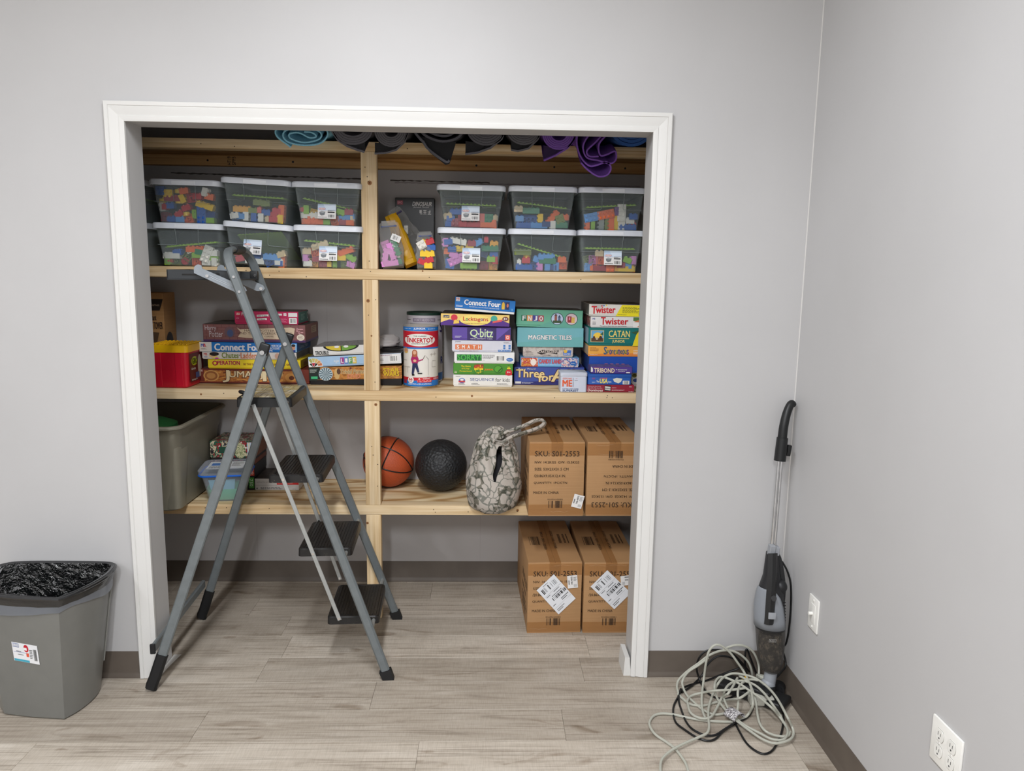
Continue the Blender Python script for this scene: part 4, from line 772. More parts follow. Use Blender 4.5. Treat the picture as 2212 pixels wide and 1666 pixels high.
# --- stack C, bottom to top
yC = 0.606
gbox('white game box with thin blue lettering, bottom of stack beside the cans', 0.180, 0.438, yC, 0.26, Z2, 0.052, C(232, 231, 228), [
    T('SEQUENCE', 0.285, 0.46, 0.69, 0.73, C(62, 82, 150), bold=-0.002), T('for kids', 0.715, 0.44, 0.955, 0.75, DGREY, bold=-0.008), ('L', 0.31, 0.14, 0.46, 0.32, 2, INKG), ('L', 0.74, 0.14, 0.93, 0.32, 2, INKG), ('L', 0.04, 0.83, 0.13, 0.9, 1, INKG),
    ('E', 0.147, 0.5, 0.055, 0.22, C(70, 110, 190), 1), ('R', 0.09, 0.36, 0.2, 0.5, C(190, 60, 70), 2), ('E', 0.147, 0.58, 0.03, 0.09, WHITE, 2), ('L', 0.09, 0.14, 0.2, 0.3, 2, INKG)])
gbox('bright green game box with red and yellow emblem, second from bottom beside the cans', 0.180, 0.440, yC, 0.26, Z2 + 0.053, 0.049, C(72, 140, 44), [
    T('The Game', 0.13, 0.68, 0.29, 0.84, YEL), T('of Crazy', 0.14, 0.45, 0.27, 0.60, YEL), T('Comparisons!', 0.105, 0.22, 0.31, 0.38, YEL),
    ('E', 0.425, 0.5, 0.075, 0.40, YEL, 1), T('APPLES', 0.345, 0.58, 0.505, 0.90, RED, bold=0.04, slope=0.1, out=BLACK), T('to', 0.41, 0.46, 0.44, 0.56, BLACK), T('APPLES', 0.345, 0.1, 0.505, 0.42, C(60, 150, 50), bold=0.04, out=BLACK), T('JUNIOR', 0.525, 0.36, 0.665, 0.54, RED, bold=0.03, out=YEL),
    ('E', 0.755, 0.5, 0.075, 0.36, C(46, 110, 36), 1), ('E', 0.75, 0.52, 0.06, 0.28, C(86, 160, 50), 2), ('P', [(0.74, 0.3), (0.8, 0.62), (0.82, 0.6), (0.76, 0.26)], C(40, 90, 30), 3),
    ('E', 0.93, 0.22, 0.055, 0.28, RED, 2), ('R', 0.875, 0.0, 0.985, 0.2, RED, 2), ('R', 0.9, 0.55, 0.96, 0.62, YEL, 2), ('R', 0.91, 0.68, 0.95, 0.74, YEL, 2), ('R', 0.92, 0.78, 0.94, 0.9, C(60, 110, 40), 2), T('9+', 0.9, 0.18, 0.96, 0.32, WHITE), ('L', 0.02, 0.12, 0.06, 0.35, 2, CREAM)])
gbox('white game box with dark green bubble lettering and barcode', 0.184, 0.446, yC - 0.004, 0.26, Z2 + 0.103, 0.049, C(232, 232, 231), [
    ('R', 0.045, 0.24, 0.455, 0.80, C(30, 104, 52), 1), T('SORRY!', 0.055, 0.28, 0.445, 0.78, C(74, 172, 74), bold=0.05, out=C(16, 84, 40)), ('L', 0.47, 0.4, 0.67, 0.8, 4, INKG), ('L', 0.47, 0.26, 0.52, 0.32, 1, INKG),
    ('R', 0.685, 0.22, 0.85, 0.78, WHITE), ('B', 0.705, 0.28, 0.83, 0.68), ('E', 0.92, 0.36, 0.055, 0.16, BLUE), T('Hasbro', 0.885, 0.31, 0.955, 0.41, WHITE)])
gbox('pale game box with orange letter tiles spelling a word', 0.174, 0.434, yC, 0.26, Z2 + 0.153, 0.049, C(214, 214, 224), [
    T('pressman', 0.055, 0.82, 0.145, 0.92, C(60, 60, 90), shear=0.2)] + [('R', 0.055 + i * 0.09, 0.2, 0.055 + (i + 1) * 0.09 - 0.002, 0.66, C(222, 118, 66)) for i in range(5)] + [T(ch, 0.078 + i * 0.09, 0.28, 0.122 + i * 0.09, 0.58, WHITE, bold=0.05) for i, ch in enumerate('SMATH')] + [T('The Game That Makes Math Fun!', 0.12, 0.06, 0.44, 0.13, C(190, 96, 60))] +
    [('R', 0.77 + i * 0.042, 0.04, 0.808 + i * 0.042, 0.21, C(62, 122, 190)) for i in range(5)] + [('R', x, 0.04 + j * 0.22, x + 0.036, 0.21 + j * 0.22, C(62, 122, 190)) for x in (0.855, 0.942) for j in (1, 2)] + [T(ch, 0.781 + i * 0.042, 0.08, 0.798 + i * 0.042, 0.17, WHITE) for i, ch in enumerate('61253')] + [('L', 0.86, 0.78, 0.98, 0.9, 2, INKG)])
gbox('purple game box with pale green lettering on dark square', 0.175, 0.428, yC, 0.26, Z2 + 0.203, 0.057, C(96, 74, 160), [
    ('R', 0.255, 0.02, 0.755, 0.985, C(56, 42, 98)), ('P', [(0.755, 0.02), (1, 0.02), (1, 0.985)], C(72, 54, 120)), ('P', [(0.755, 0.02), (1, 0.985), (0.755, 0.985)], C(104, 82, 168)), ('E', 0.44, 0.52, 0.14, 0.4, C(74, 58, 128), 2), ('E', 0.6, 0.5, 0.11, 0.34, C(74, 58, 128), 2),
    T('Q', 0.305, 0.2, 0.435, 0.84, C(206, 226, 180), bold=0.02), T('bitz', 0.475, 0.24, 0.695, 0.90, C(206, 226, 180), bold=0.02), ('P', [(0.452, 0.42), (0.468, 0.49), (0.452, 0.56), (0.436, 0.49)], WHITE, 4), T('VISUAL DEXTERITY. CUBED.', 0.31, 0.09, 0.695, 0.155, C(230, 226, 236)), ('L', 0.045, 0.2, 0.17, 0.34, 2, WHITE),
    ('R', 0.905, 0.04, 0.99, 0.44, C(226, 100, 84), 2), ('E', 0.947, 0.25, 0.028, 0.13, C(246, 196, 186), 3), ('P', [(0.93, 0.3), (0.965, 0.3), (0.947, 0.18)], C(226, 100, 84), 4)])
gbox('yellow and purple game box overhanging the stack toward the cans', 0.126, 0.421, yC - 0.012, 0.26, Z2 + 0.2665, 0.050, C(240, 206, 120), [
    ('P', [(0, 0.0), (1, 0.0), (1, 0.28), (0.88, 0.56), (0.66, 0.46), (0.5, 0.3), (0.3, 0.44), (0.12, 0.5), (0, 0.24)], C(86, 48, 134)), ('E', 0.5, 0.5, 0.225, 0.46, C(246, 222, 120), 2),
    T('L', 0.325, 0.44, 0.36, 0.78, RED, bold=0.04), T('o', 0.365, 0.42, 0.395, 0.66, C(40, 130, 90), bold=0.05), T('cktag', 0.40, 0.34, 0.575, 0.74, C(196, 44, 54), bold=0.03), T('o', 0.58, 0.42, 0.612, 0.66, C(92, 52, 140), bold=0.05), T('ns', 0.617, 0.42, 0.69, 0.66, C(196, 44, 54), bold=0.03), T('Changing Sizes Can Be Fun! Unite!', 0.34, 0.15, 0.67, 0.24, C(150, 60, 40)),
    ('R', 0.03, 0.64, 0.125, 0.86, C(46, 62, 110), 2), T('Lauri', 0.037, 0.66, 0.118, 0.84, C(240, 214, 120)),
    ('E', 0.195, 0.68, 0.048, 0.27, C(210, 52, 72), 2), ('P', [(0.185, 0.14), (0.27, 0.2), (0.26, 0.52), (0.245, 0.42), (0.215, 0.5), (0.19, 0.42)], C(240, 200, 90), 3), ('E', 0.775, 0.66, 0.048, 0.27, C(70, 168, 150), 2), ('P', [(0.75, 0.26), (0.89, 0.44), (0.9, 0.62), (0.76, 0.44)], C(220, 90, 90), 3), ('E', 0.94, 0.66, 0.045, 0.2, C(120, 70, 60), 2), T('3+', 0.915, 0.57, 0.965, 0.76, WHITE, bold=0.05)],
    tilt=0.8, side=C(90, 62, 100), top=DARKTOP)
gbox('slim blue game box tilting on top of the stack beside the cans', 0.184, 0.444, yC - 0.004, 0.20, Z2 + 0.325, 0.058, C(22, 112, 190), [
    ('R', 0.015, 0.68, 0.08, 0.96, PAPER), T('MB', 0.022, 0.8, 0.073, 0.92, RED), T('PLAY', 0.026, 0.71, 0.07, 0.77, BLUE), T('Connect Four', 0.155, 0.46, 0.75, 0.84, C(240, 240, 242), bold=0.05), T('THE VERTICAL FOUR-IN-A-ROW CHECKERS GAME', 0.24, 0.30, 0.735, 0.36, C(226, 234, 242)), ('L', 0.02, 0.26, 0.13, 0.42, 2, C(220, 230, 240)),
    ('R', 0.768, 0.30, 0.905, 0.90, C(30, 70, 130)), ('E', 0.80, 0.58, 0.026, 0.27, C(226, 184, 66), 2), ('R', 0.776, 0.32, 0.826, 0.58, C(226, 184, 66), 2), ('R', 0.842, 0.34, 0.892, 0.82, C(40, 44, 84), 2), ('E', 0.872, 0.62, 0.016, 0.14, C(200, 120, 96), 3), T('2L', 0.925, 0.26, 0.965, 0.4, C(130, 200, 230), rot=180)],
    tilt=3.6, base=C(232, 232, 230), basef=0.16, top=DARKTOP)
# --- stack D
yD = 0.678
gbox('blue game box with big cream lettering behind the small tin', 0.448, 0.762, yD, 0.19, Z2, 0.080, C(66, 84, 162), [
    ('P', [(0, 0), (1, 0), (1, 0.3), (0, 0.14)], C(46, 46, 116)), T('Buy a Word', 0.06, 0.82, 0.3, 0.94, C(206, 206, 214), out=C(40, 40, 90)),
    T('Three', 0.03, 0.42, 0.43, 0.86, C(238, 212, 150), bold=0.05, slope=-0.0, out=C(70, 24, 54), ow=0.07), T('for', 0.345, 0.16, 0.56, 0.58, C(238, 212, 150), bold=0.05, slope=0.5, out=C(70, 24, 54), ow=0.07), T('All', 0.535, 0.2, 0.86, 0.86, C(238, 212, 150), bold=0.05, out=C(70, 24, 54), ow=0.07),
    ('R', 0.015, 0.06, 0.10, 0.18, PAPER, 2), ('L', 0.11, 0.06, 0.29, 0.16, 2, C(210, 214, 230))], top=C(54, 62, 140))
gbox('blue and red candy patterned game box, second in its stack', 0.475, 0.737, yD, 0.19, Z2 + 0.081, 0.0425, C(116, 176, 222), [
    ('R', 0.015, 0.03, 0.3, 0.97, m_stripes('sweet_art', [(222, 150, 60), (200, 70, 60), (240, 214, 190), (150, 90, 70)], (26, 26, 26), 3)), ('E', 0.22, 0.5, 0.05, 0.35, C(246, 236, 226), 3), ('R', 0.3, 0.05, 0.7, 0.4, C(110, 180, 230)), T('CANDY LAND', 0.315, 0.38, 0.695, 0.80, C(206, 84, 96), bold=0.06, out=C(150, 60, 80)), T('The Classic Game of Sweet Adventures!', 0.33, 0.2, 0.68, 0.29, WHITE),
    ('R', 0.7, 0.02, 0.985, 0.98, m_stripes('sweet_art_two', [(206, 92, 130), (240, 220, 210), (90, 130, 190), (196, 60, 70), (120, 160, 110)], (30, 30, 30), 3)), ('E', 0.9, 0.4, 0.055, 0.2, BLUE, 3), T('Hasbro', 0.865, 0.34, 0.935, 0.46, WHITE, L=4)], side=C(70, 120, 170))
gbox('old parchment coloured game box with dark banner, third in its stack', 0.486, 0.710, yD + 0.004, 0.185, Z2 + 0.1245, 0.046, m_stripes('parchment_map', [(196, 184, 176), (206, 196, 188), (186, 172, 166), (210, 200, 192)], (20, 20, 20), 2), [
    ('P', [(0.28, 0.4), (0.38, 0.72), (0.55, 0.64), (0.72, 0.68), (0.68, 0.3), (0.5, 0.42), (0.36, 0.26)], C(48, 42, 40)), T('CARTAGENA', 0.305, 0.4, 0.695, 0.66, C(220, 206, 196), bold=0.02), T('The Escape', 0.37, 0.13, 0.56, 0.27, C(110, 96, 90)), ('L', 0.05, 0.2, 0.22, 0.6, 3, C(130, 120, 114)), ('R', 0.8, 0.2, 0.955, 0.58, C(70, 116, 190), 2), ('E', 0.845, 0.58, 0.035, 0.16, C(238, 190, 60), 3), ('R', 0.885, 0.48, 0.96, 0.7, C(70, 116, 190), 2), T('GAMES', 0.81, 0.25, 0.945, 0.4, C(226, 232, 246)), ('L', 0.6, 0.74, 0.85, 0.86, 1, C(130, 120, 114))])
gbox('plain teal box with white outlined capitals, fourth in its stack', 0.459, 0.753, yD - 0.004, 0.195, Z2 + 0.1715, 0.085, C(118, 182, 190), [('P', [(0, 0), (1, 0), (1, 0.55), (0, 0.2)], C(112, 178, 178)), T('MAGNETIC TILES', 0.17, 0.38, 0.82, 0.61, WHITE, bold=0.05, out=C(90, 100, 120), ow=0.06)], side=C(60, 130, 130), top=C(96, 150, 152))
gbox('green box with two round castle pictures on top of its stack', 0.453, 0.747, yD - 0.002, 0.195, Z2 + 0.258, 0.078, C(106, 176, 148), [
    ('P', [(0.3, 0), (1, 0), (1, 0.5), (0.66, 0.6)], C(100, 168, 150))] + [('R', 0.075 + i * 0.085, 0.32, 0.158 + i * 0.085, 0.66, c) for i, c in enumerate((C(30, 110, 80), C(226, 150, 80), C(70, 66, 150), C(170, 66, 80)))] + [T(ch, 0.094 + i * 0.085, 0.36, 0.142 + i * 0.085, 0.62, WHITE, bold=0.05, L=4) for i, ch in enumerate('FNJO')] +
    [('E', cx, 0.5, 0.095, 0.34, C(20, 40, 46), 1) for cx in (0.615, 0.83)] + [('E', 0.615, 0.5, 0.087, 0.31, C(190, 206, 230), 2), ('E', 0.83, 0.5, 0.087, 0.31, C(216, 196, 200), 2), ('R', 0.575, 0.3, 0.612, 0.7, C(150, 90, 80), 3), ('P', [(0.57, 0.68), (0.617, 0.68), (0.593, 0.8)], C(70, 50, 60), 3), ('R', 0.63, 0.3, 0.665, 0.6, C(86, 104, 140), 3), ('P', [(0.625, 0.58), (0.67, 0.58), (0.647, 0.72)], C(50, 66, 100), 3), ('R', 0.55, 0.26, 0.68, 0.4, C(60, 80, 50), 4), ('R', 0.77, 0.3, 0.83, 0.66, C(150, 44, 60), 3), ('R', 0.83, 0.28, 0.88, 0.6, C(216, 180, 90), 3), ('R', 0.79, 0.45, 0.81, 0.6, C(230, 150, 170), 4)], tilt=0.9, side=C(56, 110, 90), top=DARKTOP)
# --- stack E by the right jamb
yE = 0.59
gbox('white game box with round picture prints, bottom behind the small tins', 0.80, 1.02, yE + 0.07, 0.2, Z2, 0.069, C(226, 224, 220), [('E', 0.84, 0.7, 0.045, 0.13, C(120, 120, 40)), ('E', 0.945, 0.72, 0.04, 0.13, C(210, 170, 50)), ('E', 0.87, 0.4, 0.055, 0.12, C(50, 80, 150)), ('E', 0.93, 0.1, 0.05, 0.1, C(214, 150, 130))])
gbox('plain royal blue game box under the orange one', 0.770, 1.015, yE, 0.28, Z2 + 0.0705, 0.0705, C(28, 76, 170), [('R', 0.28 + i * 0.1, 0.42, 0.335 + i * 0.1, 0.56, C(226, 120, 90), 1) for i in range(4)], side=C(40, 66, 130))
gbox('orange game box with jumbled colourful lettering', 0.765, 1.018, yE, 0.28, Z2 + 0.142, 0.0455, C(240, 172, 74), [
    ('P', [(0, 0), (1, 0), (1, 0.35), (0, 0.2)], C(232, 138, 60))] + [T(ch, 0.27 + i * 0.0375 + (0.02 if i else 0), 0.18 + (i % 2) * 0.08, 0.27 + (i + 1) * 0.0375 + (0.014 if i else 0.012), 0.66 + (0.25 if i == 0 else -(i % 2) * 0.05), [C(70, 100, 130), C(90, 130, 80), C(90, 74, 140), C(60, 90, 110)][i % 4], bold=0.04) for i, ch in enumerate('Spontuneous')] +
    [('L', 0.03, 0.45, 0.18, 0.85, 4, C(150, 96, 50)), T('Brightly fun!', 0.03, 0.1, 0.16, 0.22, CREAM), ('L', 0.78, 0.2, 0.9, 0.66, 3, WHITE)], side=C(190, 170, 150))
gbox('teal game box with sunrise picture and yellow corner', 0.764, 1.025, yE - 0.004, 0.28, Z2 + 0.1885, 0.077, C(16, 116, 112), [
    ('R', 0.035, 0.2, 0.255, 0.86, C(222, 196, 140)), ('R', 0.045, 0.23, 0.245, 0.84, C(110, 170, 206), 2), ('E', 0.15, 0.5, 0.075, 0.24, C(242, 202, 76), 3), ('R', 0.045, 0.23, 0.245, 0.42, C(92, 66, 44), 4), ('E', 0.09, 0.44, 0.02, 0.1, C(80, 50, 40), 5), ('E', 0.2, 0.44, 0.025, 0.11, C(70, 44, 36), 5), ('E', 0.14, 0.4, 0.018, 0.08, C(196, 180, 150), 5), ('P', [(0.19, 0.62), (0.24, 0.8), (0.243, 0.6)], C(50, 96, 70), 5),
    T('CATAN', 0.335, 0.5, 0.685, 0.86, C(240, 214, 120), bold=0.02), ('R', 0.335, 0.40, 0.675, 0.425, C(240, 214, 120), 2), T('JUNIOR', 0.395, 0.14, 0.605, 0.33, C(240, 214, 120), bold=0.02),
    ('P', [(0.735, 0.0), (1, 0), (1, 1), (0.845, 0.98), (0.79, 0.6)], C(240, 216, 40)), ('P', [(0.71, 0.76), (0.86, 0.92), (0.79, 0.66)], C(56, 90, 60), 3)] + [('R', 0.885, 0.12 + i * 0.26, 0.945, 0.32 + i * 0.26, C(30, 70, 120), 2) for i in range(3)], side=C(150, 168, 186))
gbox('white game box with red lettering and photo of hands, second from top by right jamb', 0.771, 1.018, yE, 0.28, Z2 + 0.2665, 0.0475, C(228, 226, 224), [
    T('MB', 0.035, 0.72, 0.08, 0.88, C(60, 80, 150)), ('L', 0.035, 0.2, 0.12, 0.56, 3, INKG), T('T', 0.185, 0.28, 0.26, 0.95, C(196, 30, 40), bold=0.05), T('wister', 0.255, 0.3, 0.66, 0.84, C(196, 30, 40), bold=0.05, out=C(226, 200, 200)), T('The game that ties you up in knots.', 0.165, 0.08, 0.64, 0.2, C(40, 40, 50), shear=0.2),
    ('R', 0.75, 0.03, 1.0, 0.97, C(238, 236, 232), 1), ('R', 0.75, 0.62, 1.0, 0.97, C(90, 130, 70), 2), ('P', [(0.76, 0.55), (0.83, 0.7), (0.95, 0.9), (1.0, 0.75), (0.95, 0.5)], C(206, 128, 84), 3), ('P', [(0.82, 0.1), (0.9, 0.38), (1.0, 0.3), (1.0, 0.05)], C(214, 138, 92), 3)], side=m_stripes('hands_side_art', [(190, 180, 176), (150, 70, 60), (60, 90, 120), (200, 196, 190)], (14, 14, 14), 3))
gbox('white and yellow game box with red lettering, top of stack by right jamb', 0.763, 1.012, yE, 0.28, Z2 + 0.3155, 0.051, C(226, 222, 214), [
    ('P', [(0.03, 0.97), (0.3, 0.97), (0.14, 0.55)], C(196, 194, 190)), T('T', 0.045, 0.2, 0.13, 0.82, C(200, 34, 44), bold=0.05), T('wister', 0.12, 0.24, 0.455, 0.78, C(200, 34, 44), bold=0.05, slope=0.12, out=C(240, 220, 216)), ('E', 0.22, 0.86, 0.012, 0.06, RED), ('E', 0.255, 0.88, 0.012, 0.06, BLUE), ('E', 0.3, 0.92, 0.012, 0.06, YEL),
    ('P', [(0.465, 0.02), (1, 0.02), (1, 0.98), (0.57, 0.98)], C(240, 224, 40)), ('L', 0.58, 0.3, 0.93, 0.84, 6, C(110, 110, 50)), ('L', 0.5, 0.12, 0.72, 0.2, 1, C(110, 110, 50)), ('R', 0.87, 0.1, 0.915, 0.32, C(50, 90, 160), 2), ('B', 0.945, 0.12, 0.99, 0.4)], tilt=0.5, side=C(110, 108, 104), top=m_stripes('game_lid_photo', [(80, 74, 66), (104, 96, 84), (66, 60, 54)], (8, 20, 8), 3))
# --- small things in front of stack E
yF = 0.49
def tin(label, x0, x1, yf, dep, z0, h, col, spec, lidh=0.013):
    wd = x1 - x0; t = thing('game_tin', label, 'tin', ((x0 + x1) / 2, yf, z0))
    ring = lambda z, e: [(x, y + dep / 2, z) for x, y in rrect(wd / 2 + e, dep / 2 + e, 0.009)]
    obj('tin_body', loft([ring(0, -0.002), ring(0.002, 0), ring(h - lidh, 0)]), col, t)
    obj('tin_lid', loft([ring(h - lidh, 0.0008), ring(h - lidh + 0.001, 0.0015), ring(h - 0.002, 0.0015), ring(h, -0.001)]), col, t)
    prt(t, face((-wd / 2, -0.0002, 0), (wd, 0, 0), (0, 0, h)), spec)
    return t
gbox('dark red slim domino box flat on the shelf edge', 0.749, 0.953, yF, 0.105, Z2, 0.031, C(146, 34, 54), [
    T('Dominoes', 0.03, 0.1, 0.34, 0.44, C(238, 226, 222), bold=0.02), T('Double Six Jumbo', 0.03, 0.5, 0.33, 0.64, C(238, 220, 220)), T('PREMIUM EDITION', 0.03, 0.74, 0.3, 0.86, C(214, 180, 180)), ('R', 0.375, 0.18, 0.51, 0.92, C(40, 36, 36)), ('P', [(0.385, 0.62), (0.5, 0.5), (0.5, 0.74), (0.385, 0.86)], C(206, 204, 200), 3), ('P', [(0.385, 0.36), (0.5, 0.24), (0.5, 0.42), (0.385, 0.54)], C(206, 204, 200), 3), ('L', 0.53, 0.2, 0.8, 0.4, 2, C(220, 190, 190)), ('L', 0.53, 0.56, 0.66, 0.7, 1, C(220, 190, 190)), ('L', 0.89, 0.7, 0.97, 0.86, 1, WHITE), T('Cardinal', 0.88, 0.06, 0.98, 0.18, C(230, 210, 210))])
tin('flat blue tin with yellow lettering on the domino box', 0.753, 0.940, yF + 0.002, 0.1, Z2 + 0.0315, 0.0455, C(42, 92, 176), [
    T('The', 0.2, 0.22, 0.262, 0.4, WHITE), T('USA', 0.28, 0.14, 0.455, 0.56, C(240, 222, 110), bold=0.05), T('Game', 0.465, 0.22, 0.54, 0.36, WHITE), ('R', 0.29, 0.6, 0.45, 0.65, C(206, 70, 90)), ('R', 0.1, 0.5, 0.17, 0.66, C(120, 80, 150)), ('P', [(0.575, 0.56), (0.66, 0.66), (0.79, 0.6), (0.76, 0.3), (0.7, 0.14), (0.6, 0.32)], C(222, 220, 206), 2), ('R', 0.8, 0.06, 0.95, 0.4, PAPER, 2), ('B', 0.82, 0.1, 0.93, 0.36), ('L', 0.1, 0.14, 0.19, 0.3, 2, C(180, 200, 230))])
gbox('worn purple game box with white torn edges on the blue tin', 0.766, 0.942, yF + 0.004, 0.088, Z2 + 0.0785, 0.030, C(84, 62, 142), [
    ('P', [(0.0, 0.2), (0.05, 0.3), (0.04, 0.8), (0.0, 1.0)], PAPER, 2), T('TRIBOND', 0.08, 0.16, 0.57, 0.78, C(238, 216, 190), bold=0.03, out=C(50, 30, 90)), T('A threesome', 0.6, 0.52, 0.87, 0.72, PAPER, shear=0.2), T('mind game', 0.66, 0.28, 0.82, 0.46, PAPER, shear=0.2), ('R', 0.855, 0.12, 0.945, 0.26, PAPER), ('L', 0.06, 0.8, 0.25, 0.9, 1, C(220, 120, 90))], top=m_stripes('purple_lid_art', [(70, 54, 120), (110, 90, 150), (60, 110, 130), (150, 140, 170)], (30, 10, 30), 3), side=C(70, 50, 110))
tm = tin('small white card game tin with orange letters at the shelf edge', 0.637, 0.749, yF - 0.012, 0.1, Z2, 0.084, C(206, 212, 226), [
    T('DESPICABLE', 0.08, 0.66, 0.43, 0.74, C(222, 104, 60)), T('ME', 0.08, 0.3, 0.43, 0.62, C(222, 92, 48), bold=0.06), T('MINION MADE', 0.46, 0.28, 0.5, 0.74, C(150, 156, 170), rot=90), T('PLAYING CARD GAMES', 0.08, 0.155, 0.68, 0.205, C(70, 84, 120)), T('SUPERSET', 0.08, 0.045, 0.68, 0.135, C(56, 74, 120), bold=0.05), ('P', [(0.56, 0.72), (0.6, 0.68), (0.64, 0.72), (0.6, 0.7)], RED), ('L', 0.53, 0.6, 0.7, 0.64, 1, INKG)], 0.016)
# --- the two cans
def can_face(r, h, z0=0.0, a0=-PI / 2, span=PI):
    return (lambda u, v, l: ((r + 0.0005 * l + 0.0003) * math.cos(a0 + (u - 0.5) * span), (r + 0.0005 * l + 0.0003) * math.sin(a0 + (u - 0.5) * span), z0 + v * h)), r * span, h
t = thing('toy_canister', 'tall red, white and blue cardboard toy canister with metal rim', 'canister', (0.037, 0.636, Z2))
r0, h0 = 0.0752, 0.265
obj('can_body', lathe([(r0 - 0.001, 0.003), (r0, 0.004), (r0, h0 - 0.004), (r0 - 0.001, h0 - 0.003)], 40), C(226, 222, 214), t)
obj('bottom_rim', lathe([(r0 - 0.002, 0), (r0 + 0.0012, 0), (r0 + 0.0015, 0.005), (r0, 0.006)], 40), M_CHROME, t)
obj('metal_lid', lathe([(r0, h0 - 0.006), (r0 + 0.0015, h0 - 0.005), (r0 + 0.0015, h0), (r0 - 0.004, h0 + 0.001), (r0 - 0.007, h0 - 0.004)], 40), C(150, 146, 142, rough=0.35), t)
fcn = can_face(r0, h0)
BL2, RD2 = C(34, 118, 200), C(190, 30, 48)
def wrap(v0, v1, m, l=1): return [('R', -0.5 + i * 0.25, v0, -0.25 + i * 0.25, v1, m, l) for i in range(8)]
prt(t, fcn, wrap(0.92, 0.985, BL2) + wrap(0.655, 0.915, RD2) + wrap(0.63, 0.655, BL2) + wrap(0.115, 0.165, RD2) + wrap(0.022, 0.115, BL2) + [
    ('E', 0.5, 0.775, 0.315, 0.10, C(232, 228, 220), 2), T('JUNIOR', 0.4, 0.938, 0.61, 0.972, WHITE, bold=0.05), T('PROJECT SET', 0.18, 0.944, 0.35, 0.962, C(200, 220, 240)), T('BUILDER KIT', 0.66, 0.944, 0.82, 0.962, C(200, 220, 240)),
    T('THE CLASSIC', 0.395, 0.828, 0.63, 0.848, C(40, 60, 56)), T('T', 0.225, 0.735, 0.30, 0.83, RD2, bold=0.05), T('INKERTO', 0.295, 0.735, 0.70, 0.805, RD2, bold=0.05), T('Y', 0.70, 0.735, 0.775, 0.825, RD2, bold=0.05), T('CONSTRUCTION SET', 0.35, 0.705, 0.67, 0.725, C(40, 60, 56)),
    # child in a pink top holding a toy, beside line drawings
    ('E', 0.415, 0.57, 0.05, 0.05, C(170, 96, 60), 2), ('R', 0.365, 0.5, 0.465, 0.57, C(176, 102, 64), 2), ('E', 0.415, 0.572, 0.03, 0.032, C(222, 170, 140), 3), ('P', [(0.34, 0.46), (0.37, 0.53), (0.46, 0.53), (0.49, 0.47), (0.47, 0.395), (0.365, 0.395)], C(168, 30, 96), 3), ('P', [(0.45, 0.44), (0.56, 0.47), (0.565, 0.455), (0.45, 0.415)], C(168, 30, 96), 4), ('E', 0.42, 0.44, 0.03, 0.022, C(222, 172, 140), 5),
    ('P', [(0.375, 0.4), (0.465, 0.4), (0.5, 0.255), (0.465, 0.25), (0.425, 0.34), (0.395, 0.22), (0.355, 0.225)], C(38, 46, 84), 3), ('R', 0.36, 0.195, 0.41, 0.222, BLACK, 3), ('R', 0.47, 0.225, 0.55, 0.245, BLACK, 3), ('P', [(0.56, 0.47), (0.6, 0.53), (0.605, 0.525), (0.565, 0.46)], C(96, 70, 56), 2), ('P', [(0.6, 0.53), (0.665, 0.47), (0.66, 0.44), (0.655, 0.47)], C(110, 106, 104), 2), ('R', 0.66, 0.2, 0.664, 0.46, C(120, 116, 112), 2), ('R', 0.64, 0.17, 0.69, 0.175, INKG, 2)] +
    [('R', a, b, c, d, C(150, 140, 132), 2) for a, b, c, d in ((0.7, 0.54, 0.84, 0.545), (0.72, 0.51, 0.725, 0.56), (0.8, 0.52, 0.805, 0.58), (0.74, 0.33, 0.745, 0.43), (0.745, 0.43, 0.84, 0.435), (0.745, 0.33, 0.84, 0.335), (0.1, 0.44, 0.24, 0.446), (0.12, 0.4, 0.125, 0.48), (0.1, 0.33, 0.32, 0.335), (0.14, 0.25, 0.145, 0.33), (0.2, 0.24, 0.205, 0.33), (0.26, 0.24, 0.265, 0.33))] +
    [('E', 0.215, 0.6, 0.06, 0.045, C(196, 140, 100), 2), ('R', 0.2, 0.565, 0.27, 0.575, YEL, 3), ('E', 0.335, 0.125, 0.062, 0.055, C(236, 232, 226), 2), T('66', 0.3, 0.115, 0.37, 0.155, RD2, bold=0.06), T('PIECES', 0.305, 0.09, 0.365, 0.105, RD2), ('R', 0.46, 0.085, 0.73, 0.165, C(206, 40, 54), 2), T('WARNING:', 0.56, 0.135, 0.7, 0.157, WHITE), ('P', [(0.48, 0.135), (0.52, 0.135), (0.5, 0.158)], WHITE, 3), ('L', 0.47, 0.09, 0.72, 0.128, 2, C(246, 214, 214)), T('AGES 3+', 0.77, 0.128, 0.93, 0.155, WHITE), ('R', 0.13, 0.06, 0.24, 0.115, C(150, 40, 60), 3), T('CREATIVE & EDUCATIONAL', 0.28, 0.045, 0.73, 0.07, C(226, 236, 246))])
t = thing('toy_canister', 'pale lilac toy canister with dark green lid behind the red one', 'canister', (0.041, 0.7965, Z2))
r1, h1 = 0.0805, 0.312
obj('can_body', lathe([(r1 - 0.001, 0), (r1, 0.003), (r1, h1 - 0.012), (r1 - 0.001, h1 - 0.011)], 40), C(206, 200, 206), t)
obj('bottom_band', lathe([(r1, 0.006), (r1 + 0.0006, 0.006), (r1 + 0.0006, 0.04), (r1, 0.04)], 40, False, False), C(52, 104, 172), t)
obj('lid', lathe([(r1, h1 - 0.012), (r1 + 0.0018, h1 - 0.011), (r1 + 0.0018, h1), (r1 - 0.002, h1 + 0.001), (r1 - 0.006, h1 - 0.004)], 40), C(30, 60, 48), t)
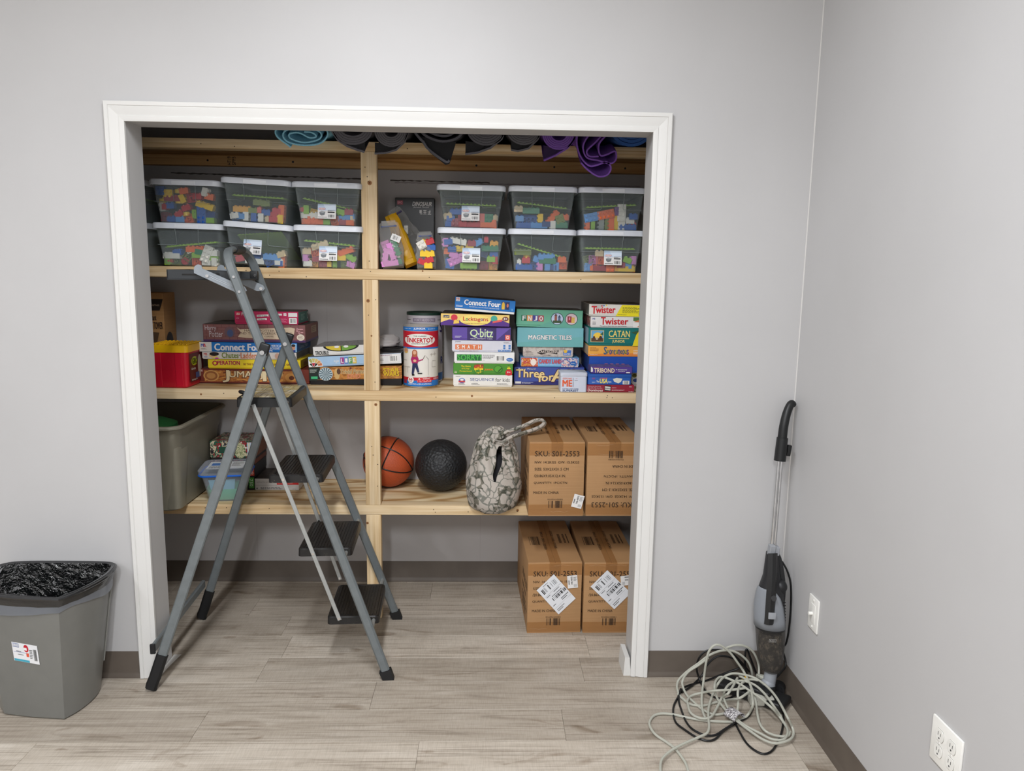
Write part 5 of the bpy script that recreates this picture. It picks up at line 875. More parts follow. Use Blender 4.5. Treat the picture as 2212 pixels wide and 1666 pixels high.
prt(t, can_face(r1, h1), [('R', 0.3, 0.87, 0.72, 0.925, C(150, 138, 154)), T('FORT HUDSON', 0.34, 0.88, 0.68, 0.915, C(226, 220, 226), bold=0.0), ('R', 0.1, 0.895, 0.25, 0.9, BLACK), ('R', 0.77, 0.895, 0.95, 0.9, BLACK), T('THE ORIGINAL', 0.24, 0.83, 0.46, 0.85, DGREY), T('S', 0.83, 0.72, 0.92, 0.86, C(52, 40, 96), bold=0.03), T('R', 0.86, 0.26, 0.95, 0.36, C(52, 60, 130), bold=0.04), ('R', 0.5, 0.8, 0.53, 0.84, C(90, 90, 120))])
# --- stack A behind the ladder
yA = 0.627
gbox('wide wood brown game box with big cream capitals, bottom of stack behind ladder', -0.923, -0.448, yA, 0.24, Z2, 0.064, C(112, 46, 34), [
    ('R', 0.0, 0.0, 1, 0.09, C(86, 30, 26)), ('R', 0.0, 0.09, 1, 0.12, C(160, 80, 50), 1), ('R', 0.05, 0.14, 0.9, 0.88, m_stripes('jungle_carving', [(118, 62, 34), (176, 110, 52), (204, 146, 74), (140, 80, 40)], (14, 14, 40), 3)), ('E', 0.11, 0.52, 0.07, 0.38, C(206, 156, 90), 2), ('E', 0.11, 0.52, 0.058, 0.32, C(150, 92, 50), 3), ('E', 0.11, 0.52, 0.04, 0.2, C(190, 136, 76), 4),
    T('J', 0.215, 0.1, 0.275, 0.9, C(226, 208, 168), bold=0.03, out=C(60, 26, 18), L=6), T('UMANJ', 0.275, 0.3, 0.575, 0.86, C(226, 208, 168), bold=0.03, out=C(60, 26, 18), L=6), T('I', 0.58, 0.18, 0.61, 0.86, C(226, 208, 168), bold=0.03, out=C(60, 26, 18), L=6), ('E', 0.83, 0.5, 0.075, 0.38, C(196, 128, 62), 2), ('E', 0.83, 0.46, 0.05, 0.28, C(222, 160, 84), 3), ('E', 0.84, 0.42, 0.025, 0.14, C(110, 56, 30), 4), ('R', 0.72, 0.55, 0.76, 0.8, C(206, 170, 110), 3), T('E', 0.73, 0.58, 0.75, 0.76, C(90, 50, 30)), T('MB', 0.012, 0.8, 0.035, 0.93, C(216, 190, 180))], side=C(130, 40, 38))
gbox('yellow game box with red capitals, second in stack behind ladder', -0.882, -0.484, yA - 0.002, 0.24, Z2 + 0.065, 0.040, C(240, 214, 40), [
    T('O', 0.05, 0.34, 0.105, 0.86, C(176, 36, 44), bold=0.06, out=C(250, 236, 190)), T('PERATION', 0.105, 0.42, 0.345, 0.86, C(176, 36, 44), bold=0.06, out=C(250, 236, 190)), T('BE THE DOCTOR IN THIS ELECTRONIC GAME', 0.385, 0.42, 0.915, 0.62, C(150, 92, 30), bold=0.05)], base=C(220, 190, 30), sidespec=[T('OPERATION', 0.2, 0.3, 0.75, 0.7, C(120, 60, 40), bold=0.05, L=4)], side=C(150, 122, 30))
gbox('white game box with green and orange script, third in stack behind ladder', -0.906, -0.501, yA, 0.24, Z2 + 0.106, 0.032, C(228, 222, 218), [
    T('MB', 0.02, 0.5, 0.055, 0.82, C(206, 60, 60)), ('L', 0.02, 0.2, 0.055, 0.4, 1, C(60, 90, 160)), ('E', 0.13, 0.7, 0.05, 0.26, C(40, 28, 30), 2), ('E', 0.11, 0.5, 0.035, 0.3, C(236, 200, 150), 1), ('P', [(0.1, 0.1), (0.15, 0.5), (0.19, 0.1)], C(240, 216, 120), 3), ('E', 0.155, 0.12, 0.02, 0.12, C(206, 80, 180), 3), T('Chutes', 0.21, 0.18, 0.385, 0.92, C(120, 140, 60), bold=0.04), T('and', 0.388, 0.5, 0.405, 0.7, DGREY), T('Ladders', 0.41, 0.14, 0.595, 0.92, C(206, 126, 84), bold=0.04), ('E', 0.8, 0.5, 0.03, 0.4, C(222, 180, 160), 1), ('E', 0.86, 0.3, 0.03, 0.28, C(170, 190, 220), 1)], side=C(96, 96, 92), sidespec=[T('CHUTES', 0.1, 0.25, 0.6, 0.6, DGREY, L=4)])
gbox('blue game box with bold white lettering, third from top behind ladder', -0.914, -0.497, yA - 0.004, 0.25, Z2 + 0.139, 0.041, C(24, 118, 200), [
    ('R', 0, 0, 0.125, 1, C(228, 226, 222)), T('M', 0.018, 0.5, 0.043, 0.82, C(50, 90, 180), bold=0.05), T('B.', 0.045, 0.5, 0.072, 0.82, RED, bold=0.05), ('L', 0.015, 0.2, 0.08, 0.4, 2, INKG), T('Connect Four', 0.155, 0.14, 0.66, 0.86, C(236, 236, 240), bold=0.06), T('THE VERTICAL', 0.685, 0.55, 0.85, 0.8, C(226, 232, 242), bold=0.04), T('CHECKERS', 0.685, 0.3, 0.82, 0.5, C(226, 232, 242), bold=0.04), T('GAME', 0.685, 0.08, 0.75, 0.26, C(226, 232, 242), bold=0.04), ('R', 0.935, 0.05, 0.998, 0.92, C(150, 196, 232), 1), ('E', 0.965, 0.55, 0.018, 0.3, C(210, 150, 120), 3), ('E', 0.965, 0.74, 0.02, 0.14, C(30, 24, 24), 4), ('R', 0.945, 0.06, 0.985, 0.26, C(40, 60, 140), 3)], side=C(36, 84, 140), sidespec=[T('Connect Four', 0.15, 0.3, 0.75, 0.72, C(150, 180, 210), bold=0.03, L=4)])
gbox('tall maroon brick patterned game box with parchment banner behind ladder', -0.897, -0.460, yA, 0.24, Z2 + 0.181, 0.077, C(128, 84, 82), [
    ('R', 0, 0.02, 1, 0.13, C(74, 44, 92))] + [('R', 0.0, 0.13 + j * 0.17, 1, 0.14 + j * 0.17, C(96, 58, 60), 1) for j in range(1, 6)] + [('R', 0.03 + 0.075 * i + (0.037 if j % 2 else 0), 0.14 + j * 0.17, 0.034 + 0.075 * i + (0.037 if j % 2 else 0), 0.30 + j * 0.17, C(96, 58, 60), 1) for i in range(13) for j in range(5)] + [
    T('Harry', 0.02, 0.58, 0.13, 0.92, C(196, 186, 190), bold=0.0), T('Potter', 0.06, 0.28, 0.195, 0.62, C(196, 186, 190), bold=0.0), ('P', [(0.33, 0.84), (0.36, 0.72), (0.86, 0.86), (0.9, 0.8), (0.88, 0.24), (0.82, 0.18), (0.42, 0.24), (0.34, 0.3), (0.37, 0.55)], C(206, 186, 160), 2), T('HARRY POTTER', 0.405, 0.6, 0.70, 0.72, C(84, 60, 50), bold=0.0), T("AND THE SORCERER'S STONE", 0.34, 0.44, 0.87, 0.57, C(84, 60, 50), bold=0.0), T('GAME', 0.6, 0.3, 0.69, 0.38, C(84, 60, 50), bold=0.0), ('E', 0.26, 0.55, 0.05, 0.3, C(106, 82, 90), 2), ('E', 0.265, 0.5, 0.03, 0.2, C(70, 84, 124), 3),
    T('U', 0.912, 0.62, 0.928, 0.84, C(230, 176, 180)), ('L', 0.93, 0.72, 0.985, 0.82, 1, C(230, 176, 180)), T('G', 0.93, 0.5, 0.948, 0.66, C(230, 176, 180)), ('L', 0.955, 0.54, 0.99, 0.64, 1, C(230, 176, 180)), ('E', 0.953, 0.3, 0.038, 0.18, C(226, 214, 196), 2), ('L', 0.927, 0.2, 0.98, 0.4, 4, C(110, 80, 70))],
    side=C(112, 62, 50), sidespec=[('R', 0.45, 0.45, 0.85, 0.85, C(156, 130, 100), 2), ('L', 0.5, 0.5, 0.8, 0.8, 3, C(90, 64, 50)), ('R', 0, 0.02, 1, 0.13, C(74, 44, 92), 2)], top=DARKTOP)
gbox('pink toy set box with dark green end, top of stack behind ladder', -0.761, -0.489, yA + 0.002, 0.18, Z2 + 0.2585, 0.056, C(184, 34, 84), [
    ('R', 0.025, 0.66, 0.095, 0.94, C(206, 30, 50)), T('LEGO', 0.032, 0.72, 0.088, 0.88, WHITE, bold=0.03), T('Friends', 0.115, 0.68, 0.3, 0.9, WHITE, bold=0.03), T('41704', 0.025, 0.42, 0.07, 0.5, C(236, 190, 210)), ('P', [(0.35, 0.58), (0.54, 0.64), (0.525, 0.72), (0.54, 0.78), (0.35, 0.74)], WHITE, 1), T('READY TO BUILD', 0.365, 0.62, 0.515, 0.71, BLACK), ('P', [(0.35, 0.32), (0.51, 0.36), (0.5, 0.44), (0.51, 0.5), (0.35, 0.46)], WHITE, 1), T('TO BUILD', 0.37, 0.36, 0.48, 0.44, BLACK), ('R', 0.69, 0.7, 0.745, 0.84, WHITE), ('R', 0.77, 0.68, 0.815, 0.88, WHITE), T('UP', 0.778, 0.73, 0.807, 0.82, C(184, 34, 84)), ('E', 0.575, 0.4, 0.02, 0.2, BLACK, 2), ('E', 0.575, 0.42, 0.011, 0.1, C(230, 230, 230), 3), ('R', 0.845, 0.6, 0.985, 0.92, PAPER), ('R', 0.855, 0.08, 0.975, 0.52, WHITE), ('B', 0.865, 0.14, 0.965, 0.46), ('L', 0.68, 0.16, 0.82, 0.5, 5, C(222, 130, 160))],
    side=C(50, 106, 96), sidespec=[('L', 0.25, 0.3, 0.65, 0.8, 5, C(140, 180, 170)), ('E', 0.88, 0.6, 0.04, 0.3, C(226, 226, 220), 3), ('E', 0.88, 0.6, 0.025, 0.2, C(40, 60, 56), 4)], top=C(100, 96, 96))
# --- stack B straddling the post
yB = 0.617
gbox('black based game box with orange lid print, bottom of stack behind the post', -0.445, -0.043, yB, 0.24, Z2 + 0.001, 0.080, m_stripes('space_lid_art', [(150, 96, 40), (190, 128, 60), (214, 150, 76), (160, 110, 62)], (10, 10, 30), 3), [
    ('R', 0.0, 0.32, 0.12, 0.99, C(34, 46, 42), 1), ('L', 0.01, 0.7, 0.09, 0.9, 4, C(190, 200, 190)), ('R', 0.02, 0.36, 0.09, 0.5, C(70, 190, 130), 2), ('R', 0.0, 0.26, 0.085, 0.34, C(34, 46, 42), 1), ('E', 0.18, 0.62, 0.075, 0.36, C(190, 204, 210), 2)] + [('P', [(0.18, 0.62), (0.18 + 0.07 * math.cos(a), 0.62 + 0.34 * math.sin(a)), (0.18 + 0.07 * math.cos(a + 0.2), 0.62 + 0.34 * math.sin(a + 0.2))], C(76, 104, 116), 3) for a in [k * 0.42 for k in range(15)]] + [
    ('E', 0.3, 0.62, 0.03, 0.3, C(206, 170, 110), 2), ('E', 0.32, 0.75, 0.02, 0.16, C(90, 60, 40), 3), T('Trivial Pursuit', 0.34, 0.62, 0.62, 0.86, C(150, 124, 84), shear=0.3, out=C(226, 200, 150)), T('DVD', 0.41, 0.36, 0.55, 0.58, C(206, 120, 80), shear=0.2, bold=0.04, out=C(236, 180, 150)), ('E', 0.45, 0.93, 0.012, 0.05, C(110, 50, 60), 3),
    T('STAR', 0.8, 0.67, 0.97, 0.9, C(226, 190, 40), bold=0.05, out=C(90, 60, 20)), T('WARS', 0.8, 0.45, 0.97, 0.68, C(226, 190, 40), bold=0.05, out=C(90, 60, 20)), T('SAGA EDITION', 0.8, 0.36, 0.96, 0.43, C(206, 150, 80))],
    tilt=-1.6, base=C(22, 20, 22), basef=0.3, side=C(60, 44, 30))
for ch in bpy.data.objects:
    if ch.name.startswith('box_base') and ch.parent and ch.parent.get('label', '').startswith('black based'): ch.rotation_euler[1] = math.radians(1.6); ch.scale = (1, 1, 0.5); ch.location.z = 0.0
gbox('pale blue game box with colourful letter tiles leaning behind the post', -0.447, -0.045, yB - 0.002, 0.24, Z2 + 0.087, 0.0445, C(168, 200, 230), [
    ('P', [(0.003, 0.02)] + [(max(0.003, 0.055 - 0.1 * math.cos(a)), 0.03 + 0.84 * math.sin(a)) for a in [k * PI / 16 for k in range(4, 17)]] + [(0.155, 0.02)], WHITE, 1)] + [('P', [(0.055 + 0.05 * math.cos(a), 0.06 + 0.42 * math.sin(a)), (0.055 + 0.095 * math.cos(a), 0.06 + 0.8 * math.sin(a)), (0.055 + 0.095 * math.cos(a + 0.36), 0.06 + 0.8 * math.sin(a + 0.36)), (0.055 + 0.05 * math.cos(a + 0.36), 0.06 + 0.42 * math.sin(a + 0.36))], [C(206, 120, 80), C(222, 160, 100), C(222, 190, 110), C(206, 196, 120), C(170, 170, 90)][i % 5], 2) for i, a in enumerate([0.1 + k * 0.42 for k in range(5)])] + [('P', [(0.055, 0.0), (0.035, 0.4), (0.075, 0.4)], C(190, 40, 60), 3), ('P', [(0.05, 0.0), (0.012, 0.3), (0.032, 0.4)], BLACK, 3), ('P', [(0.06, 0.0), (0.078, 0.4), (0.1, 0.28)], BLACK, 3)] + [
    T('the Game', 0.275, 0.42, 0.33, 0.62, WHITE, shear=0.2), T('of', 0.29, 0.3, 0.31, 0.4, WHITE)] + [('R', 0.345 + i * 0.044, 0.2, 0.386 + i * 0.044, 0.84, c, 2) for i, c in enumerate((C(160, 60, 140), C(80, 120, 190), C(100, 160, 90), C(222, 190, 60)))] + [T(ch, 0.354 + i * 0.044, 0.32, 0.377 + i * 0.044, 0.72, WHITE, bold=0.05) for i, ch in enumerate('LIFE')] +
    [('R', 0.66, 0.02, 1, 0.98, C(226, 226, 226), 1), ('R', 0.865, 0.2, 0.965, 0.88, WHITE, 2), ('B', 0.875, 0.28, 0.955, 0.76), ('L', 0.76, 0.3, 0.83, 0.55, 3, INKG), ('L', 0.76, 0.8, 0.9, 0.92, 1, C(160, 120, 140))], tilt=-3.2, side=C(80, 80, 84), top=C(120, 116, 116))
gbox('white game box with half round yellow and green window behind the post', -0.426, -0.16, yB, 0.235, Z2 + 0.1325, 0.040, C(226, 224, 220), [
    T('TROUBLE', 0.035, 0.12, 0.255, 0.52, BLACK, bold=0.05, out=C(244, 244, 240)), ('P', [(0.17, 1.0)] + [(0.46 - 0.29 * math.cos(a), 1.0 - 0.62 * math.sin(a)) for a in [k * PI / 14 for k in range(15)]], BLACK, 2), ('P', [(0.21, 1.0)] + [(0.46 - 0.25 * math.cos(a), 1.0 - 0.52 * math.sin(a)) for a in [k * PI / 28 for k in range(14)]] + [(0.452, 0.5), (0.452, 1.0)], C(214, 190, 60), 3), ('P', [(0.468, 1.0), (0.468, 0.5)] + [(0.46 - 0.25 * math.cos(a), 1.0 - 0.52 * math.sin(a)) for a in [PI / 2 + k * PI / 28 for k in range(1, 14)]], C(112, 160, 60), 3), ('E', 0.39, 1.0 - 0.1, 0.04, 0.12, PAPER, 4), ('E', 0.54, 1.0 - 0.1, 0.04, 0.12, PAPER, 4)],
    tilt=-3.4, top=m_stripes('grey_rules_print', [(150, 148, 146), (120, 118, 116), (168, 166, 164)], (40, 12, 40), 3))
o = obj('plastic_sleeve', tf(pillow(0.10, 0.05, 0.16, seed=31, wr=0.008), (0, 0.08, 0)), C(178, 174, 172, rough=0.3), None, (-0.115, yB + 0.04, Z2 + 0.162), (0, math.radians(-3.2), 0)); tag(o, 'crumpled grey plastic sleeve on the pale blue box behind the post', 'plastic sleeve')
o = obj('game_disc', lathe([(0.004, 0), (0.048, 0), (0.049, 0.003), (0.044, 0.005), (0.004, 0.005)], 28), BLACK, None, (-0.09, yB + 0.07, Z2 + 0.157), (0, math.radians(-3.2), 0)); tag(o, 'flat black disc lying on the pale blue game box', 'disc')
# --- brick tub and tall tower box at the far left
t = thing('brick_tub', 'red plastic tub with studded yellow lid by left jamb', 'tub', (-0.996, 0.49, Z2))
rg = lambda z, hx, hy: [(x, y + 0.095, z) for x, y in rrect(hx, hy, 0.014, 3)]
obj('tub_body', loft([rg(0, 0.073, 0.086), rg(0.004, 0.076, 0.089), rg(0.15, 0.080, 0.094)]), C(196, 22, 46, rough=0.35), t)
lid = obj('lid', loft([rg(0.148, 0.083, 0.097), rg(0.176, 0.083, 0.097), rg(0.179, 0.080, 0.094)]), C(238, 186, 20, rough=0.35), t)
st = lathe([(0.0042, 0), (0.0042, 0.0035), (0.0028, 0.0038)], 8, False, True)
obj('stud_grid', join(*[tf(st, (-0.072 + i * 0.016, 0.022 + j * 0.0162, 0.179)) for i in range(10) for j in range(10)]), C(238, 186, 20, rough=0.35), lid)
for sx in (-0.058, 0.028): obj('corner_rib', bbox(sx, sx + 0.03, 0.0, 0.004, 0.004, 0.146, 0.0015), C(190, 20, 44, rough=0.35), t, (0, 0.0045, 0), (math.radians(3), 0, 0))
prt(t, face((0.0805, 0.02, 0.02), (0, 0.15, 0), (0, 0, 0.12)), [('R', 0, 0, 1, 1, C(96, 24, 34), 2), ('E', 0.35, 0.72, 0.22, 0.16, C(180, 190, 40), 3), T('GRO', 0.18, 0.62, 0.55, 0.82, C(40, 50, 20), L=5, bold=0.04), ('E', 0.72, 0.5, 0.14, 0.4, C(200, 190, 180), 3), ('R', 0.4, 0.1, 0.66, 0.3, C(60, 90, 150), 4), T('Build and play', 0.1, 0.4, 0.4, 0.5, PAPER, L=5), T('Building Set', 0.1, 0.03, 0.5, 0.1, PAPER, L=5)])
t = gbox('tall kraft cardboard tower game box behind the red tub', -1.325, -1.091, 0.70, 0.125, Z2, 0.385, m_card('kraft_game_box', (164, 124, 80)), [
    ('P', [(0.0, 0.8), (0.93, 0.8), (1.0, 0.93), (0.0, 0.93)], C(40, 34, 32)), T('Timeless Games', 0.5, 0.85, 0.93, 0.88, C(170, 150, 130)), T('Giant', 0.74, 0.69, 0.86, 0.755, C(52, 36, 28), bold=0.03), T('TOPPLING TOWER', 0.58, 0.59, 0.97, 0.67, C(52, 36, 28), bold=0.03), ('P', [(0.6, 0.1), (0.58, 0.3), (0.66, 0.5), (0.62, 0.56), (0.9, 0.55), (0.84, 0.4), (0.9, 0.32), (0.86, 0.1)], C(86, 64, 44)), ('P', [(0.66, 0.3), (0.72, 0.45), (0.8, 0.44), (0.78, 0.3)], C(128, 98, 66), 2)],
    sidespec=[('E', 0.4, 0.42, 0.3, 0.13, C(34, 28, 26), 2), T('5', 0.3, 0.35, 0.5, 0.44, C(150, 120, 90), L=4)], cat='game box')

# ================================================================== lowest shelf and floor of the closet
Z3 = SZ['three'] + 0.001
def pf(px, py, x0, x1, y0, y1): return ((px - x0) / (x1 - x0), (y1 - py) / (y1 - y0))
def carton(label, x, y, z, yaw, flip=False, ship=False, stick=None, seed=0):
    W, D, H = 0.228, 0.525, 0.314
    t = thing('shipping_carton', label, 'carton', (x, y, z), (0, 0, yaw), 'kraft shipping cartons')
    obj('carton_body', bbox(0, W, 0, D, 0, H - 0.003, 0.003, 2), M_CARD, t)
    for a, b in ((0.0005, W / 2 - 0.0008), (W / 2 + 0.0008, W - 0.0005)): obj('top_flap', bbox(a, b, 0.001, D - 0.001, H - 0.0034, H, 0.001), M_CARD, t)
    obj('packing_tape', join(box(W / 2 - 0.024, W / 2 + 0.024, -0.0008, D + 0.0008, H + 0.0002, H + 0.0006), box(W / 2 - 0.024, W / 2 + 0.024, -0.0009, -0.0004, H - 0.06, H + 0.0006)), M_TAPE, t, smooth=False)
    obj('packing_tape', box(-0.0005, W + 0.0005, -0.001, -0.0004, H - 0.056, H - 0.006), M_TAPE, t, smooth=False)
    obj('packing_tape', box(-0.0005, W + 0.0005, -0.001, -0.0004, 0.006, 0.05), M_TAPE, t, smooth=False)
    f = face((0, -0.0009, 0), (W, 0, 0), (0, 0, H))
    ls = [('SKU: S01-2553', 0.10, 0.81, 0.90, 0.88), ('NW: 14.2KGS  GW: 15.5KGS', 0.10, 0.715, 0.90, 0.748), ('SIZE: 53X23X31.5 CM', 0.10, 0.622, 0.71, 0.656), ('/20.86X9.05X12.4 IN.', 0.09, 0.53, 0.665, 0.566), ('QUANTITY: 1PC/CTN', 0.09, 0.437, 0.69, 0.471), ('MADE IN CHINA', 0.085, 0.305, 0.545, 0.34), ('PO:XSDH14203853', 0.345, 0.222, 0.62, 0.24)]
    sp = []
    for s, a, b, c, d in ls:
        if flip: a, b, c, d = 1 - c, 1 - d, 1 - a, 1 - b
        sp.append(('T', s, a, b, c, d, M_INK, {'bold': 0.004, 'rot': 180 if flip else 0}))
    sp.append(('B', 0.355, 0.115, 0.61, 0.212, M_INK) if not flip else ('B', 0.39, 0.788, 0.645, 0.885, M_INK))
    prt(t, f, sp)
    tp = face((0, 0, H + 0.0003), (W, 0, 0), (0, D, 0))
    prt(t, tp, [('T', 'SKU: S01-2553', 0.375, 0.28, 0.425, 0.7, M_INK, {'rot': -90}), ('T', 'SKU: S01-2553', 0.575, 0.3, 0.625, 0.72, M_INK, {'rot': 90}), ('B', 0.12, 0.38, 0.32, 0.58, M_INK), ('B', 0.70, 0.42, 0.9, 0.64, M_INK)])
    lf = face((0, D, 0), (0, -D, 0), (0, 0, H))
    prt(t, lf, [('T', 'SKU: S01-2553', 0.55, 0.55, 0.95, 0.66, M_INK, {'bold': 0.01}), ('T', 'MADE IN CHINA', 0.55, 0.4, 0.85, 0.47, M_INK), ('L', 0.55, 0.12, 0.95, 0.34, 4, M_INK)])
    rnd = random.Random(seed)
    for i in range(3):      # creases of the tape, their glint painted as a pale colour
        zc = rnd.choice((H - 0.012, H - 0.05, 0.045, 0.02)); x0 = rnd.uniform(0.01, 0.12)
        obj('tape_crease_glint', tube([(x0 + k * 0.012, -0.0013, zc + rnd.uniform(-0.003, 0.003)) for k in range(7)], 0.00022, 4), C(206, 186, 158, rough=0.2), t)
    if stick:
        u, v, a = stick; s = obj('small_label', box(-0.0215, 0.0215, -0.0004, 0.0002, -0.028, 0.028), PAPER, t, (u * W, -0.0034, v * H), (0, math.radians(a), 0), smooth=False)
        prt(s, face((-0.0215, -0.0004, -0.028), (0.043, 0, 0), (0, 0, 0.056)), [('T', '346-4032', 0.34, 0.3, 0.5, 0.92, BLACK, {'rot': 90}), ('L', 0.1, 0.1, 0.25, 0.9, 1, INKG), ('L', 0.6, 0.55, 0.95, 0.9, 4, INKG), ('R', 0.6, 0.1, 0.9, 0.3, C(190, 190, 190))])
    if ship:
        (ox, oz), (ux, uz), (vx, vz) = ship
        O, U, V = Vector((ox * W, -0.0027, oz * H)), Vector(((ux - ox) * W, 0, (uz - oz) * H)), Vector(((vx - ox) * W, 0, (vz - oz) * H))
        n = Vector((0, -1, 0)) * 0.0005
        s = obj('shipping_label', ([tuple(p) for p in (O, O + U, O + U + V, O + V, O + n, O + U + n, O + U + V + n, O + V + n)], [(4, 5, 6, 7), (0, 3, 2, 1), (0, 1, 5, 4), (1, 2, 6, 5), (2, 3, 7, 6), (3, 0, 4, 7)]), C(226, 228, 232, rough=0.3), t, smooth=False)
        prt(s, face(O + n, U, V), [('B', 0.12, 0.74, 0.88, 0.9), ('L', 0.3, 0.93, 0.6, 0.96, 1, DGREY), ('R', 0.03, 0.66, 0.97, 0.664, INKG, 1), ('L', 0.1, 0.60, 0.4, 0.64, 1, DGREY), ('L', 0.5, 0.60, 0.95, 0.64, 1, BLACK), ('B', 0.25, 0.4, 0.97, 0.5), ('L', 0.3, 0.52, 0.9, 0.56, 1, DGREY), ('L', 0.08, 0.28, 0.3, 0.32, 1, BLACK), ('L', 0.55, 0.24, 0.95, 0.34, 2, DGREY), ('R', 0.03, 0.2, 0.97, 0.203, INKG, 1), ('L', 0.1, 0.06, 0.5, 0.16, 2, INKG)])
    return t
carton('kraft carton with diagonal shipping label on the floor, beside bare floor', 0.507, 0.335, 0.0, 0.04, ship=(pf(565, 1000, 262, 783, 510, 1180), pf(727, 850, 262, 783, 510, 1180), pf(347, 768, 262, 783, 510, 1180)), stick=(0.825, 0.73, -5), seed=1)
carton('kraft carton with diagonal shipping label on the floor, against right jamb', 0.7435, 0.338, 0.0, 0.012, ship=(pf(1095, 955, 800, 1310, 515, 1185), pf(1248, 800, 800, 1310, 515, 1185), pf(862, 738, 800, 1310, 515, 1185)), stick=(0.80, 0.755, 84), seed=2)
carton('kraft carton standing upright on lowest shelf beside the camouflage sack', 0.503, 0.336, Z3, 0.02, stick=(0.895, 0.205, 14), seed=3)
carton('kraft carton standing upside down on lowest shelf against right jamb', 0.7415, 0.342, Z3, 0.01, flip=True, seed=4)

# camouflage sack hanging over the shelf edge
t = thing('drawstring_sack', 'grey camouflage cloth sack slumped over shelf edge beside cartons', 'sack', (0.362, 0.475, Z3))
def sack():
    prof = [(-0.020, 0.03, 0.04), (-0.016, 0.062, 0.07), (0.002, 0.092, 0.09), (0.03, 0.108, 0.103), (0.075, 0.119, 0.108), (0.125, 0.118, 0.105), (0.18, 0.106, 0.094), (0.235, 0.092, 0.08), (0.28, 0.076, 0.064), (0.31, 0.056, 0.05), (0.33, 0.036, 0.036), (0.342, 0.018, 0.02)]
    pr = catmull([(a, b, c) for a, b, c in prof], 7); nu = 150; rings = []; r = random.Random(9)
    ph = [(r.uniform(0, 6.3), r.choice((2, 3, 4, 5, 7, 9)), r.uniform(10, 60)) for _ in range(9)]
    for k, (z, hx, hy) in enumerate(pr):
        ring = []
        cx = 0.012 * (z / 0.34) - 0.004; cy = 0.03 * max(0, z) / 0.34
        for i in range(nu):
            a = 2 * PI * i / nu
            n = sum(math.sin(p0 + m * a + f * z) for p0, m, f in ph) / 9
            q = 1 + 0.11 * n + (0.075 * math.sin(13 * a + 22 * z) * max(0, (z - 0.14) / 0.2))
            x, y = cx + hx * q * math.cos(a), cy + hy * q * math.sin(a)
            zz_ = z
            if y > -0.012: zz_ = max(z, 0.002 + 0.0002 * k)
            ring.append((x, y, zz_ + 0.006 * n * (1 if z > 0.02 else 0)))
        rings.append(ring)
    V, F = loft(rings)
    keep, cut = [], []
    def lips(z):
        s = (z - 0.135) / 0.14; mid = 0.002 + 0.026 * s - 0.004 * math.sin(s * 9)
        return mid, 0.002 + 0.012 * math.sin(PI * max(0, min(1, s * 0.75 + 0.1)))
    for f in F:
        if len(f) == 4:
            c = [sum(V[i][j] for i in f) / 4 for j in range(3)]
            # the gaping slit in the front of the cloth
            if c[1] < 0 and 0.135 < c[2] < 0.275:
                mid, hw = lips(c[2])
                if abs(c[0] - mid) < hw: cut.append(f); continue
        keep.append(f)
    edge = set(i for f in cut for i in f) & set(i for f in keep for i in f)
    for i in edge:
        mid, hw = lips(V[i][2]); x = V[i][0]
        V[i] = (mid + math.copysign(hw, x - mid), V[i][1] - 0.002, V[i][2])
    return V, keep
sk = obj('sack_cloth', sack(), M_CAMO, t, ang=70); md = sk.modifiers.new('thickness', 'SOLIDIFY'); md.thickness = 0.0025; md.offset = -1
obj('sack_contents', tf(sphere(0.07, 16, 12), (0.01, 0.012, 0.13), sc=(1.15, 1.0, 1.45)), C(30, 28, 32, rough=0.8), t)
strap = [(-0.01, -0.04, 0.29), (0.03, -0.045, 0.325), (0.085, -0.045, 0.347), (0.13, -0.04, 0.365), (0.165, -0.03, 0.38), (0.195, -0.02, 0.382), (0.207, -0.015, 0.368), (0.19, -0.02, 0.352), (0.15, -0.032, 0.338), (0.10, -0.045, 0.325), (0.06, -0.052, 0.31), (0.025, -0.055, 0.285)]
obj('carry_loop', tube(catmull(strap, 6), 0.0075, 8), M_CAMO, t)
obj('carry_loop', tube(catmull([(x + 0.006, y + 0.014, z - 0.004 - 0.004 * i / 12) for i, (x, y, z) in enumerate(strap)], 6), 0.0065, 8), M_CAMO, t)
obj('gather_knot', tf(sphere(0.018, 12, 8), (0.02, -0.035, 0.312), sc=(1.2, 1, 0.8)), M_CAMO, t)
obj('drawcord', tube(catmull([(0.0, -0.05, 0.3), (0.03, -0.062, 0.298), (0.05, -0.06, 0.305), (0.06, -0.055, 0.29), (0.045, -0.06, 0.28), (0.03, -0.06, 0.29)], 6), 0.0028, 6), C(150, 146, 138), t)

# balls
def great(r, axis, n=48, off=0.0):
    q = Vector(axis).to_track_quat('Z', 'Y'); rr = math.sqrt(max(1e-6, r * r - off * off))
    return [q @ Vector((rr * math.cos(2 * PI * i / n), rr * math.sin(2 * PI * i / n), off)) for i in range(n)]
t = thing('basketball', 'orange basketball with black seams half behind the post', 'ball', (-0.1255, 0.757, Z3 + 0.1175), (0.15, -0.35, -0.1))
obj('ball', sphere(0.1175, 40, 26), M_BBALL, t)
for i, (ax, off) in enumerate((((0.75, -0.12, -0.65), 0), ((0.62, 0.1, 0.78), 0))): obj('seam', tube(great(0.1172, ax, 48, off), 0.0032, 6, True), BLACK, t)
for s in (-1, 1):
    pts = []
    for k in range(48):
        a = 2 * PI * k / 48; v = Vector((math.cos(a) * 0.9, math.sin(a) * 0.78, s * (0.62 - 0.30 * math.cos(2 * a)))); pts.append(Euler((0.2, 1.05, 0.3)).to_matrix() @ (v.normalized() * 0.1172))
    obj('seam', tube(pts, 0.0032, 6, True), BLACK, t)
